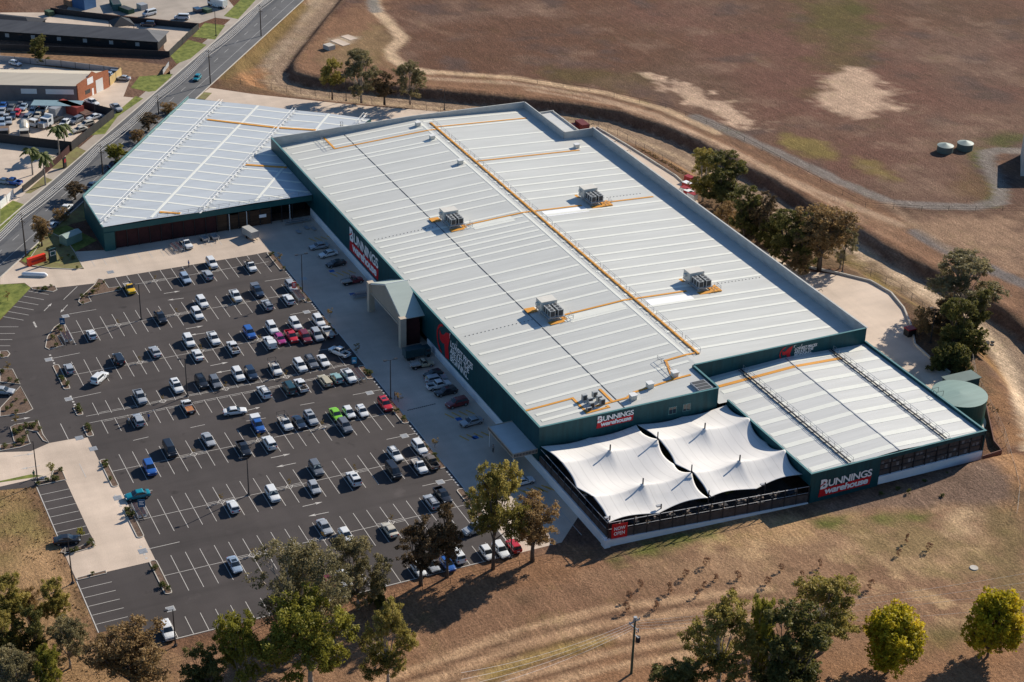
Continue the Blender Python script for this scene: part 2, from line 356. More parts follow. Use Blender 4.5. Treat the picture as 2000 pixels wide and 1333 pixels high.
blob([(1180, 430), (1500, 560), (1900, 560), (2050, 600), (2050, 430), (1560, 430)], (0.29, 0.195, 0.14), 18, 0.8, sc=18, freq=12)
blob([(1500, 330), (1900, 420), (2020, 400), (2020, 60), (1680, 60), (1700, 250)], (0.25, 0.165, 0.125), 22, 0.7, sc=20, freq=14)
blob([(1700, 240), (1760, 380), (1900, 410), (2010, 300), (1990, 200)], (0.30, 0.20, 0.145), 14, 0.6, sc=14)
blob([(1560, 0), (1610, 130), (1590, 190), (1650, 180), (1700, 100), (1680, 0)], OLIVE, 12, 0.75, sc=14, freq=9)
blob([(1690, 60), (1750, 160), (1770, 200), (1720, 130)], OLIVE, 8, 0.5, sc=8)
blob([(1625, 150), (1660, 135), (1700, 140), (1728, 165), (1745, 205), (1725, 232), (1690, 230), (1640, 222), (1595, 198), (1590, 180)], SAND, 5, 0.9, sc=10, freq=7)
blob([(1620, 168), (1650, 160), (1665, 175), (1655, 205), (1610, 195)], (0.27, 0.19, 0.14), 4, 0.75, sc=8)
blob([(1270, 145), (1310, 155), (1400, 195), (1480, 240), (1470, 250), (1380, 215), (1300, 180)], SAND, 3, 0.85, sc=7, freq=4)
blob([(1060, 130), (1250, 150), (1310, 185), (1280, 190), (1100, 160), (1040, 145)], OLIVE, 6, 0.6, sc=7)
blob([(1520, 262), (1580, 270), (1640, 300), (1630, 312), (1570, 305), (1530, 285)], (0.24, 0.19, 0.06), 4, 0.8, sc=4)
blob([(1670, 305), (1700, 315), (1760, 350), (1730, 352), (1680, 325)], (0.24, 0.19, 0.06), 4, 0.8, sc=4)
blob([(1810, 285), (1870, 270), (2000, 262), (2000, 285), (1900, 292), (1840, 300)], GRN, 4, 0.75, sc=5)
lineb([(1910, 292), (1915, 320), (1945, 360), (1950, 385), (1935, 398)], (0.10, 0.17, 0.015), 5, 2, 0.95)
blob([(1870, 320), (1935, 330), (1950, 395), (1900, 400), (1860, 380)], (0.24, 0.165, 0.075), 6, 0.6, sc=6)
blob([(1940, 300), (1965, 300), (1975, 330), (1960, 350)], (0.40, 0.23, 0.13), 3, 0.8, sc=3)
blob([(1660, 0), (1690, 20), (1680, 40), (1655, 20)], GRN, 4, 0.6)
put((fbm(GX, GY, 26, 61, 5)-0.54)*4, (0.28, 0.19, 0.14)); put((fbm(GX, GY, 60, 63, 5)-0.53)*6, (0.24, 0.135, 0.10)); put((fbm(GX, GY, 14, 67, 5)-0.60)*7, (0.17, 0.12, 0.10))
blob([(1560, 0), (1610, 130), (1590, 190), (1650, 180), (1700, 100), (1680, 0)], OLIVE, 12, 0.6, sc=14, freq=9)
blob([(1625, 150), (1660, 135), (1700, 140), (1728, 165), (1745, 205), (1725, 232), (1690, 230), (1640, 222), (1595, 198), (1590, 180)], SAND, 5, 0.85, sc=10, freq=7)
blob([(1270, 145), (1310, 155), (1400, 195), (1480, 240), (1470, 250), (1380, 215), (1300, 180)], SAND, 3, 0.8, sc=9, freq=4)
blob([(1520, 262), (1580, 270), (1640, 300), (1630, 312), (1570, 305), (1530, 285)], (0.33, 0.28, 0.09), 4, 0.8, sc=4)
blob([(1670, 305), (1700, 315), (1760, 350), (1730, 352), (1680, 325)], (0.33, 0.28, 0.09), 4, 0.8, sc=4)
for (x, y, q_) in ((1790, 230, 7), (1850, 250, 8), (1930, 240, 8), (1780, 290, 5), (1690, 270, 5), (1560, 230, 5), (1500, 200, 5), (1400, 130, 4), (1250, 90, 5), (1150, 60, 4), (1360, 60, 5), (1480, 120, 5), (1840, 120, 6), (1930, 60, 6), (1780, 40, 5), (1960, 150, 7), (1750, 330, 6), (1800, 370, 6), (1700, 330, 4), (1120, 110, 4), (1040, 20, 4)):
    blob([(x-q_*6, y-q_), (x, y-q_*2), (x+q_*7, y), (x+q_*3, y+q_*2)], (0.40, 0.29, 0.21), 5, 0.38, sc=12, freq=5)
C *= np.array((0.60, 0.575, 0.61))
# the levee beyond the drain with its tracks
blob([(560, 120), (620, 60), (720, 0), (760, 0), (735, 60), (770, 100), (800, 140), (1000, 150), (1250, 195), (1500, 300), (1720, 400), (2000, 545), (2000, 625), (1800, 520), (1610, 405), (1500, 347), (1375, 280), (1125, 205), (830, 178), (600, 147)], (0.235, 0.140, 0.090), 5, 0.85, sc=5)
blob([(1560, 400), (1780, 425), (2010, 420), (2010, 545), (1850, 480), (1700, 430)], (0.32, 0.22, 0.155), 8, 0.8, sc=10)
blob([(640, 90), (740, 50), (770, 80), (750, 130), (620, 130)], (0.235, 0.18, 0.10), 8, 0.6, sc=8)
lineb([(700, 10), (800, 40), (900, 75)], (0.23, 0.15, 0.11), 2.5, 2, 0.4)
for t in ([(826, 140), (900, 145), (1000, 152), (1180, 182), (1300, 215), (1400, 260)], ):
    lineb(t, (0.52, 0.39, 0.27), 3.2, 1.2, 0.95)
lineb([(830, 153), (1000, 163), (1150, 187), (1280, 225), (1420, 290), (1560, 360), (1760, 440)], (0.42, 0.31, 0.23), 2.6, 1.5, 0.85)
lineb([(1030, 175), (1200, 205), (1330, 255), (1480, 330), (1640, 405)], (0.42, 0.31, 0.23), 1.8, 1.2, 0.8)
lineb([(1100, 175), (1250, 205), (1400, 265), (1560, 345), (1690, 400)], (0.11, 0.07, 0.05), 1.0, 1.0, 0.6)
lineb([(725, -20), (738, 25), (770, 55), (785, 75), (762, 100), (770, 118), (800, 133), (840, 142)], (0.52, 0.40, 0.29), 4.2, 1.2, 0.95)
lineb([(725, -20), (732, 22)], (0.2, 0.2, 0.2), 4, 1, 0.9)
lineb([(1360, 228), (1500, 290), (1640, 355), (1740, 395), (1830, 403), (1900, 405), (1950, 395), (1955, 370), (1930, 320), (1925, 300), (1950, 294), (2010, 296)], (0.20, 0.185, 0.18), 4.2, 1.2, 0.95)
lineb([(1790, 455), (1850, 490), (1940, 530), (2010, 560)], (0.17, 0.16, 0.165), 4.5, 1.2, 0.95)
lineb([(1740, 400), (1800, 450), (1860, 490)], (0.30, 0.22, 0.16), 3, 2, 0.6)
blob([(645, 78), (680, 70), (700, 72), (690, 85), (650, 88)], (0.42, 0.36, 0.29), 2, 0.8, sc=2)
# drain bed: gravel track and bare clay banks
dn = dist+(fbm(GX, GY, 5, 41)-0.5)*1.2
put(np.where(far, np.clip((far_w+0.6-dF)/1.0, 0, 1), 0)*1.0, (0.155, 0.095, 0.066))
put(np.where(far, 0, np.clip((floor_w+0.5-dn)/1.0, 0, 1)), (0.27, 0.205, 0.155))
put(np.where(far, 0, np.clip(1-np.abs(dn-6.2)/1.6, 0, 1))*0.9, (0.46, 0.355, 0.25))
put(np.where(far, 0, np.clip(1-np.abs(dn-11.5)/2.6, 0, 1))*np.where(GX > -440, 0.85, 0.3), (0.30, 0.185, 0.08))
put(np.where(far, 0, np.clip(1-np.abs(dn-18)/4.5, 0, 1))*0.6, (0.20, 0.125, 0.075))
put(np.where(far, np.clip(1-np.abs(dF-far_w-0.4)/0.8, 0, 1), 0)*0.7, (0.38, 0.25, 0.16))
lineb([(1640, 462), (1720, 515), (1800, 565), (1870, 605), (1925, 650), (1962, 700), (1985, 760), (2000, 830), (2010, 900)], (0.56, 0.45, 0.34), 4.0, 1.2, 0.95, sc=0.8, z=-2.4)
lineb([(1655, 455), (1735, 505), (1820, 560), (1890, 605), (1945, 650), (1985, 705), (2010, 770)], (0.24, 0.19, 0.15), 1.6, 1.2, 0.8, sc=0.8, z=-2.4)
blob([(640, -20), (600, 40), (530, 125), (505, 140), (515, 108), (560, 60), (600, 0), (610, -20)], (0.33, 0.27, 0.215), 3, 0.9, sc=2, z=-2)
# verge and wasteland between the road and the drain
blob([(425, 165), (600, 185), (500, 140), (520, 100), (590, 20), (585, 0), (500, 95)], (0.17, 0.115, 0.065), 5, 0.8, sc=5)
blob([(455, 150), (510, 120), (520, 150), (530, 165), (480, 168)], (0.27, 0.15, 0.08), 4, 0.9, sc=5)
lineb([(590, 0), (500, 95), (440, 150)], (0.17, 0.13, 0.055), 5, 2, 0.7)
# near field in front of the nursery
blob([(760, 1180), (1060, 1085), (1200, 1085), (1580, 1000), (1800, 960), (1960, 900), (2060, 1000), (2200, 1500), (300, 1500), (330, 1270)], (0.255, 0.16, 0.105), 5, 1.0, sc=5)
blob([(1100, 1120), (1400, 1040), (1600, 1010), (1950, 1000), (1950, 1100), (1500, 1130), (1250, 1150)], TAN, 14, 0.75, sc=22, freq=10)
blob([(1400, 1040), (1560, 1000), (1640, 1010), (1560, 1060), (1450, 1070)], (0.44, 0.30, 0.17), 6, 0.7, sc=10)
blob([(1830, 1000), (1890, 990), (1910, 1020), (1890, 1045), (1850, 1040), (1820, 1020)], (0.50, 0.37, 0.24), 4, 0.9, sc=5)
blob([(1790, 1110), (1860, 1100), (1860, 1130), (1810, 1130)], (0.45, 0.32, 0.19), 4, 0.6, sc=6)
blob([(1700, 1010), (1830, 1000), (1815, 1018), (1720, 1020)], GRN, 3, 0.8, sc=5)
blob([(1590, 1018), (1650, 1010), (1640, 1026), (1600, 1030)], GRN, 2, 0.8, sc=3)
blob([(1200, 1078), (1400, 1030), (1400, 1046), (1290, 1078), (1190, 1098)], GRN, 2.5, 0.8, sc=4)
blob([(1640, 1040), (1900, 1045), (1980, 1060), (1950, 1110), (1700, 1090)], (0.22, 0.18, 0.085), 8, 0.6, sc=18)
blob([(1920, 980), (2000, 960), (2000, 1200), (1940, 1120)], (0.19, 0.15, 0.075), 6, 0.7, sc=9)
blob([(1800, 1225), (1920, 1220), (1860, 1270), (1810, 1275)], (0.13, 0.14, 0.045), 6, 0.7, sc=6)
blob([(800, 1290), (1250, 1230), (1650, 1260), (2050, 1260), (2050, 1500), (700, 1500)], (0.29, 0.165, 0.095), 12, 0.65, sc=16)
blob([(770, 1190), (1000, 1130), (1300, 1160), (1600, 1230), (1300, 1240), (900, 1260)], (0.20, 0.12, 0.08), 10, 0.6, sc=14)
lineb([(1000, 1148), (1120, 1115), (1240, 1092), (1420, 1072)], (0.14, 0.09, 0.06), 1.0, 1.0, 0.6)
for k in range(9):
    o_ = k*17; lineb([(700, 1345+o_), (860, 1290+o_), (1010, 1232+o_*0.9), (1180, 1190+o_*0.85), (1350, 1168+o_*0.8), (1500, 1150+o_*0.75)], ((0.50, 0.35, 0.23), (0.13, 0.08, 0.055))[k % 2], (1.8, 1.1)[k % 2], 1.0, (0.85, 0.8)[k % 2], sc=1.2)
lineb([(960, 1320), (1060, 1278), (1180, 1250)], (0.25, 0.20, 0.04), 3.0, 2.0, 0.6, sc=2.5)
for (x, y, q_) in ((1300, 1100, 3), (1180, 1130, 2.5), (1450, 1085, 4), (1560, 1060, 5), (1650, 1075, 4), (1740, 1100, 5), (1520, 1110, 3), (1690, 1140, 4), (1800, 1160, 4), (1880, 1190, 5), (1380, 1060, 4), (1000, 1170, 3), (1900, 1075, 5), (1840, 1210, 4)):
    blob([(x-q_*5, y), (x, y-q_*2), (x+q_*6, y-q_), (x+q_*3, y+q_*2)], (0.46, 0.33, 0.20) if q_ > 3 else (0.15, 0.10, 0.065), 2.5, 0.65, sc=8, freq=3)
lineb([(850, 1333), (1050, 1240), (1300, 1200), (1700, 1170)], (0.36, 0.24, 0.155), 2.0, 1.5, 0.45)
blob([(1580, 990), (1780, 950), (1900, 905), (1965, 930), (1980, 985), (1900, 990), (1750, 990), (1640, 1000)], (0.205, 0.145, 0.115), 2.5, 0.95, sc=2)
blob([(1940, 840), (1980, 850), (2000, 960), (1990, 1000), (1960, 900)], (0.37, 0.22, 0.12), 4, 0.9, sc=5)
blob([(1880, 700), (1960, 760), (1990, 860), (1940, 850), (1900, 740)], (0.29, 0.165, 0.09), 4, 0.9, sc=5)
# mulch and weeds between the apron and the drain
blob([(1540, 520), (1640, 525), (1740, 570), (1790, 640), (1800, 700), (1870, 760), (1930, 760), (1900, 660), (1840, 600), (1700, 500), (1660, 480), (1500, 400), (1380, 380), (1380, 420)], (0.15, 0.105, 0.065), 4, 0.8, sc=6)
blob([(1660, 490), (1760, 560), (1840, 620), (1800, 600), (1700, 530)], (0.20, 0.155, 0.05), 4, 0.8, sc=6)
# paddock left of the car park
blob([(-50, 940), (70, 945), (150, 1135), (190, 1240), (250, 1230), (330, 1260), (330, 1400), (-50, 1400)], (0.31, 0.205, 0.115), 4, 1.0, sc=3)
blob([(0, 980), (60, 960), (90, 1020), (80, 1080), (0, 1090)], (0.17, 0.16, 0.055), 8, 0.6, sc=16, freq=5)
blob([(75, 950), (130, 1080), (155, 1150), (200, 1260), (170, 1240), (110, 1080), (60, 960)], (0.175, 0.11, 0.07), 3, 0.9, sc=3)
blob([(40, 1080), (110, 1070), (140, 1130), (120, 1200), (60, 1120)], (0.43, 0.285, 0.165), 5, 0.8, sc=5)
blob([(190, 1240), (250, 1225), (330, 1262), (300, 1330), (200, 1320)], (0.21, 0.135, 0.085), 3, 0.8, sc=4)
blob([(330, 1262), (1018, 1084), (1160, 1060), (1180, 1110), (900, 1170), (500, 1260)], (0.24, 0.14, 0.085), 3, 0.9, sc=3)
C = C*(0.95+0.1*n3[..., None])
C *= np.array((1.08, 0.99, 0.88))
nx, ny = GX.shape
verts = np.stack([GX, GY, H], -1).reshape(-1, 3)
idx = np.arange(nx*ny).reshape(nx, ny)
faces = np.stack([idx[:-1, :-1], idx[1:, :-1], idx[1:, 1:], idx[:-1, 1:]], -1).reshape(-1, 4)
me = bpy.data.meshes.new("ground"); me.vertices.add(len(verts)); me.vertices.foreach_set("co", verts.ravel())
me.loops.add(faces.size); me.loops.foreach_set("vertex_index", faces.ravel().astype(np.int32))
me.polygons.add(len(faces)); me.polygons.foreach_set("loop_start", np.arange(0, faces.size, 4, dtype=np.int32)); me.polygons.foreach_set("loop_total", np.full(len(faces), 4, np.int32))
me.polygons.foreach_set("use_smooth", np.ones(len(faces), bool))
me.update(calc_edges=True); me.validate()
ca = me.color_attributes.new("Tint", 'FLOAT_COLOR', 'POINT'); ca.data.foreach_set("color", np.concatenate([C.reshape(-1, 3), np.ones((nx*ny, 1))], 1).ravel().astype(np.float32))
me.materials.append(M_EARTH); g_ = bpy.data.objects.new("ground", me); COL.objects.link(g_); tag(g_, kind="structure")

def sheet(name, pts, z, m, kind="structure", th=0.0):
    mb = MB()
    n = len(pts); ar = sum(pts[i][0]*pts[(i+1) % n][1]-pts[(i+1) % n][0]*pts[i][1] for i in range(n))
    if ar < 0: pts = pts[::-1]
    mb.quad([(a, b, z) for a, b in pts]); o = mb.build(name, m); tag(o, kind=kind); return o
def rline(mb, a, b, wd=0.11, z=0.03, mi=0):
    a = np.array(a, float); b = np.array(b, float); d = b-a; L = np.hypot(*d)
    if L < 1e-6: return
    d /= L; n = np.array([-d[1], d[0]])*wd/2
    mb.quad([(*(a-n), z), (*(b-n), z), (*(b+n), z), (*(a+n), z)], mi)

# ------------------------------------------------------------------ paving
VW = 130.7
sheet("car_park", PP([(0, 627), (60, 562), (115, 562), (185, 554), (202, 546), (500, 497), (527, 490)])+[(-367.5, 115.2), (-244, 115.2), (-231.3, 115.2), (-231.2, 50.5), P(258, 1232), (-237.9, 47.9), (-238, 42.1), (-254, 42.1), (-286, 42.1), (-291, 20), (-345, 0)]+[P(-60, 680)], 0.012, M_ASPH)
sheet("concrete_lane", [(-290.5, 55.0), (-299.8, 55.0), (-299.8, 54.2), P(146, 857), P(96, 866), P(60, 882), P(0, 884), P(-60, 892), P(-60, 957), P(0, 951), P(70, 935), (-285.9, 47.65), (-267.0, 47.7), P(186, 1060), P(183, 1070), P(140, 1082), P(127, 1085), (-254.3, 42.3), (-254.3, 47.9), (-254.3, 54.9), (-254.5, 56.2), (-272, 56.25), (-290.5, 56.25)], 0.018, M_CONC)
# forecourt, store frontage lane and side lane
sheet("forecourt", PP([(0, 556), (0, 545), (35, 510), (50, 520), (62, 522), (100, 526), (164, 526), (147, 492), (205, 489)])+[(-384, 82), (-384, VW+0.6), (-226.9, VW+0.6)]+PP([(1160, 1047), (1130, 1009)])+PP([(1097, 1060)])+[(-231.4, 115.2), (-367.5, 115.2), (-367.6, 113)]+PP([(500, 497), (202, 546), (185, 554), (115, 562), (60, 562), (48, 553)]), 0.018, M_CONC2)
# loading yard behind and beside the store
sheet("loading_yard", PP([(385, 190), (410, 172), (500, 185), (640, 200), (720, 208), (830, 216), (900, 222), (1010, 238), (1140, 246), (1165, 250), (1220, 282), (1265, 310), (1320, 345), (1350, 372), (1378, 420), (1535, 515), (1570, 530), (1640, 537), (1700, 552), (1740, 575), (1765, 605), (1780, 640), (1787, 675), (1815, 700), (1855, 730), (1860, 760), (1840, 790)])+[(-236, 213), (-262, 212), (-300, 212), (-388, 212), (-388, 204), (-413, 204), (-413, 150), (-424, 160), (-461, 121.5), (-462, 118)], 0.014, M_CONC)
# main road
RD = np.array([-0.794, 0.608]); RN = np.array([0.608, 0.794]); RC = np.array([-465.6, 112.6])
def RP(t, o): q = RC+RD*t+RN*o; return (q[0], q[1])
sheet("main_road", [RP(-170, -6.4), RP(260, -6.4), RP(260, 6.4), RP(-170, 6.4)], 0.022, M_ROAD)
mb = MB()
for o, c in ((-6.55, 0), (6.55, 0)): mb.wall(RP(-170, o), RP(260, o), 0, 0.13, 0.3)
tag(mb.build("road_kerbs", M_KERB), kind="structure")
sheet("footpath", [RP(-170, -9.6), RP(260, -9.6), RP(260, -6.7), RP(-170, -6.7)], 0.02, M_PATH)
sheet("left_yards", [RP(-170, -80), RP(-170, -9.6), RP(-34, -9.6), RP(-34, -13.5), RP(-10, -13.5), RP(-8, -9.6), RP(12, -9.6), RP(12, -14), RP(30, -19), RP(40, -22), RP(40, -80)], 0.016, M_CONC2)
sheet("motel_yard", PP([(85, 25), (100, 22), (390, 55), (365, 75), (331, 110), (320, 95), (320, 65), (0, 45), (0, 25)]), 0.016, M_CONC2)
sheet("depot_yard", PP([(130, 20), (160, -40), (380, -60), (430, -20), (470, 30), (462, 40), (420, 35), (390, 46)]), 0.016, M_PATH)
for i, pl in enumerate(([(175, 265), (265, 188), (280, 193), (230, 228), (205, 262)], [(100, 330), (150, 287), (170, 296), (130, 330)], [(48, 378), (85, 345), (103, 352), (60, 378)], [(255, 172), (272, 150), (338, 145), (330, 155), (304, 178), (290, 180)], [(333, 110), (368, 78), (404, 88), (372, 115), (345, 125)], [(375, 72), (400, 45), (440, 50), (420, 78)], [(437, 32), (470, 0), (500, 0), (465, 38)], [(0, 455), (0, 410), (25, 392), (48, 400), (5, 450)])):
    sheet("verge", PP(pl), 0.026, (M_GRASS, M_DRY, M_DRY, M_GRASS, M_GRASS, M_GRASS, M_GRASS, M_GRASS)[i])
sheet("verge", PP([(0, 556), (48, 554), (60, 563), (0, 625), (-60, 685), (-60, 556)]), 0.026, M_GRASS)
sheet("verge", PP([(-60, 945), (0, 940), (60, 927), (84, 930), (60, 934), (0, 943), (-60, 950)]), 0.028, M_GRASS)
sheet("verge", PP([(42, 510), (100, 450), (130, 440), (190, 470), (147, 492), (164, 525), (100, 525), (60, 519)]), 0.026, M_GRASS)
sheet("road_verge", [RP(-78, 6.8), RP(22, 6.8), RP(22, 9.3), RP(-45, 10.5), RP(-70, 13)], 0.026, M_DRY)
sheet("creek_bank", PP([(0, 91), (330, 128), (334, 152), (240, 150), (0, 118)]), 0.02, mat("creek_bank_scrub", (0.20, 0.115, 0.06), 0.95, var=0.5, scale=0.8, bump=0.5))

# painted lines of the car park
BP = 2.62
vl = lambda k: 59.02+BP*k
mk = MB()
def bays(u0, u1, v0, v1, skip=()):
    k = math.ceil((v0-59.02)/BP-0.01)
    while vl(k) <= v1+0.05:
        if k not in skip: rline(mk, (u0, vl(k)), (u1, vl(k)))
        k += 1
UMID = dict(TT=-362.3, T=-344.1, A=-325.6, C=-285.8, D=-267.8, E=-249.3)
bays(-367.4, -356.8, 77, 112.5); rline(mk, (-362.3, 79), (-362.3, 112.5))
bays(-349.6, -338.4, 60, 112.5); rline(mk, (-344.1, 61.6), (-344.1, 112.5))
bays(-331.3, -320.1, 59, 112.5); rline(mk, (-325.6, 56.6), (-325.6, 112.5))
bays(-312.7, -307.4, 59, 112.5); bays(-305.3, -299.7, 59, 112.5)
rline(mk, (-307.9, 56.6), (-307.9, 112.6)); rline(mk, (-305.1, 56.6), (-305.1, 112.6))
for k in range(0, 20):
    a, b = vl(k)+0.35, vl(k+1)-0.35
    rline(mk, (-308.35, a), (-308.35, b), 0.1); rline(mk, (-304.6, a), (-304.6, b), 0.1)
bays(-291.3, -280.3, 59, 112.5); rline(mk, (-285.8, 56.4), (-285.8, 112.8))
bays(-273.2, -261.9, 59, 112.5); rline(mk, (-267.8, 56.4), (-267.8, 112.8))
bays(-254.8, -243.5, 59, 112.5); rline(mk, (-249.3, 56.4), (-249.3, 112.8))
bays(-236.7, -231.6, 52, 112.5); rline(mk, (-231.5, 51.2), (-231.5, 115), 0.16)
DIAM = [(U, V) for U in (UMID['TT'], UMID['T'], UMID['A'], -307.9, UMID['C'], UMID['D'], UMID['E']) for V in (72.15, 85.3, 98.35) if not (U == UMID['TT'] and V < 80)]
for U, V in DIAM:
    q = [(U-0.75, V), (U, V+0.75), (U+0.75, V), (U, V-0.75)]
    for i in range(4): rline(mk, q[i], q[(i+1) % 4], 0.14, 0.034)
    if U != -307.9:
        for s_ in (-1, 1):
            rline(mk, (U-0.45, V+s_*0.7), (U-0.45, V+s_*2.7), 0.1, 0.034); rline(mk, (U+0.45, V+s_*0.7), (U+0.45, V+s_*2.7), 0.1, 0.034)
def arrow(u, v, dv, L=3.2, du=0.0):
    s_ = 1 if dv > 0 else -1
    rline(mk, (u, v-s_*L/2), (u, v+s_*L*0.25), 0.13, 0.034)
    mk.quad([(u-0.3, v+s_*L*0.2, 0.034), (u+0.3, v+s_*L*0.2, 0.034), (u, v+s_*L/2, 0.034)][::(1 if s_ < 0 else -1)])
def arrow_px(a, b):
    a = np.array(P(*a)); b = np.array(P(*b)); d = b-a; L = np.hypot(*d); d /= L; n = np.array([-d[1], d[0]])
    rline(mk, a, a+d*L*0.7, 0.16, 0.034); t = a+d*L*0.65
    mk.quad([(*(t-n*0.36), 0.034), (*b, 0.034), (*(t+n*0.36), 0.034)])
for a, b in (((320, 574), (352, 569)), ((359, 583), (327, 587)), ((363, 643), (397, 637)), ((401, 651), (372, 655)), ((411, 715), (446, 708)), ((455, 723), (421, 729)), ((529, 895), (567, 887)), ((578, 905), (539, 913)), ((591, 990), (630, 981)), ((642, 1001), (602, 1009)), ((86, 608), (101, 593)), ((132, 596), (118, 611)), ((484, 802), (508, 796)), ((22, 822), (60, 816)), ((27, 892), (68, 886)), ((78, 910), (40, 917))): arrow_px(a, b)
for a, b in (((124, 586), (151, 560)), ((135, 614), (188, 605)), ((100, 701), (156, 690)), ((140, 779), (197, 767)), ((260, 861), (290, 854)), ((372, 836), (400, 830)), ((481, 823), (519, 817)), ((586, 792), (614, 787)), ((481, 811), (509, 807)), ((517, 550), (571, 542)), ((567, 615), (625, 605)), ((689, 772), (748, 761)), ((755, 859), (817, 846)), ((825, 950), (887, 936)), ((285, 1074), (351, 1059)), ((622, 685), (650, 681)), ((118, 828), (134, 860)), ((290, 959), (298, 958)), ((155, 906), (168, 933))): rline(mk, P(*a), P(*b), 0.13, 0.034)
for k in range(7): rline(mk, (-282.9+k*2.66, 42.3), (-282.9+k*2.66, 47.6))
rline(mk, (-285.9, 42.25), (-266.8, 42.25), 0.16)
for k in range(5): rline(mk, (-251.1+k*2.68, 42.4), (-251.1+k*2.68, 47.7))
rline(mk, (-254.1, 42.25), (-238, 42.25), 0.16)
for k, y_ in enumerate((575, 585, 595, 605, 615, 625, 639, 652, 664, 676)):     # bays on the left edge
    x1 = (95, 86, 75, 66, 56, 46, 36, 29, 24, 20)[k]; rline(mk, P(x1-40, y_-6 if k < 6 else y_), P(x1, y_+1 if k < 6 else y_), 0.12)
for k in range(9): rline(mk, P(176+k*22.5, 503.5-k*3.4+2), P(186+k*22.5, 521-k*3.3), 0.12, 0.034)
for k in range(4): rline(mk, P(392+k*18.5, 477-k*2.6), P(397+k*18.5, 485-k*2.6), 0.12, 0.034)
tag(mk.build("car_park_markings", M_PAINT), kind="structure")
# dashed threshold blocks along the lane edges
mk = MB()
for (a, b, n) in ((P(118, 675), P(124, 672), 0),):
    pass
def blocks(u0, u1, v, n=4, wd=0.4):
    for i in range(n):
        c = u0+(u1-u0)*(i+0.5)/n; mk.quad([(c-0.28, v-wd/2, 0.034), (c+0.28, v-wd/2, 0.034), (c+0.28, v+wd/2, 0.034), (c-0.28, v+wd/2, 0.034)])
for (a, b) in ((-356, -350.6), (-338, -332), (-299.6, -292), (-280, -273.5), (-261.5, -255.5)): blocks(a, b, 114.6, 6)
rline(mk, (-367, 115.2), (-231.5, 115.2), 0.22, 0.03)
for (a, b) in ((-278, -273), (-260, -255)): blocks(a, b, 54.9, 4)
for (a, b) in ((-336.5, -331.5), (-317.5, -312.8), (-352.5, -349.6)): blocks(a, b, 55.6, 4)
tag(mk.build("threshold_blocks", M_PAINT), kind="structure")
# yellow hatching and blue bay symbols beside the store
mk = MB()
for (x0, y0) in ((623, 467), (665, 535), (893, 810), (922, 853), (1040, 958), (1048, 960)):
    u0, v0 = P(x0, y0)
    for k in range(4): rline(mk, (u0-1.2+k*0.1, v0-2.2+k*1.5), (u0+1.2, v0-1.2+k*1.5), 0.32, 0.034)
tag(mk.build("yellow_hatching", M_YPAINT), kind="structure")
mk = MB()
for (x0, y0) in ((648, 530), (688, 575), (896, 819), (928, 855), (1031, 974)):
    u0, v0 = P(x0, y0); mk.quad([(u0-0.6, v0-0.6, 0.034), (u0+0.6, v0-0.6, 0.034), (u0+0.6, v0+0.6, 0.034), (u0-0.6, v0+0.6, 0.034)])
tag(mk.build("blue_bay_symbols", M_BPAINT), kind="structure")
mk = MB()
rline(mk, (-383, 129), (-330, 129), 0.12, 0.034); rline(mk, (-310, 128.6), (-268, 128.6), 0.12, 0.034); rline(mk, (-256, 128.4), (-232, 128.4), 0.12, 0.034)
for t in range(-150, 250, 9): rline(mk, RP(t, 0.1), RP(t+3.5, 0.1), 0.14, 0.034)
rline(mk, RP(-160, 3.4), RP(250, 3.4), 0.12, 0.034)
tag(mk.build("road_markings", M_OLDPAINT), kind="structure")
mk = MB()
for i in range(14):
    a = P(797+i*4, 802-i*0.95); mk.quad([(a[0]-0.15, a[1]-0.18, 0.034), (a[0]+0.15, a[1]-0.18, 0.034), (a[0]+0.15, a[1]+0.18, 0.034), (a[0]-0.15, a[1]+0.18, 0.034)])
tag(mk.build("speed_hump", M_BLACK), kind="structure")

# drain grates
for (x, y, wh, m_) in ((593, 545, "between the top rows", 0), (599, 610, "by the second lane", 0), (722, 768, "below the middle lamp", 0), (790, 852, "right of the lime sedan row", 0), (860, 942, "right of the lower rows", 0), (95, 703, "by the third left planter", 0), (134, 780, "by the fourth left planter", 0), (128, 618, "by the top left arrows", 0), (230, 973, "beside the turquoise sedan", 1), (279, 1077, "above the lowest left planter", 1), (333, 1190, "near the lone white wagon", 0), (155, 856, "at the end of the concrete", 1), (182, 877, "on the concrete lane", 1), (216, 532, "on the pale forecourt", 1)):
    u, v = P(x, y); t = thing("drain_grate", "flat square drain grate "+wh, "drain grate", (u, v, 0), group="drain grates")
    MB().box(u-0.75, u+0.75, v-0.75, v+0.75, 0.0, 0.04).build("frame", M_OLDPAINT if not m_ else M_GALV, t)
    g = MB()
    for k in range(6): g.box(u-0.6, u+0.6, v-0.6+k*0.21, v-0.6+k*0.21+0.13, 0.03, 0.06)
    g.build("grate", M_GALV, t)

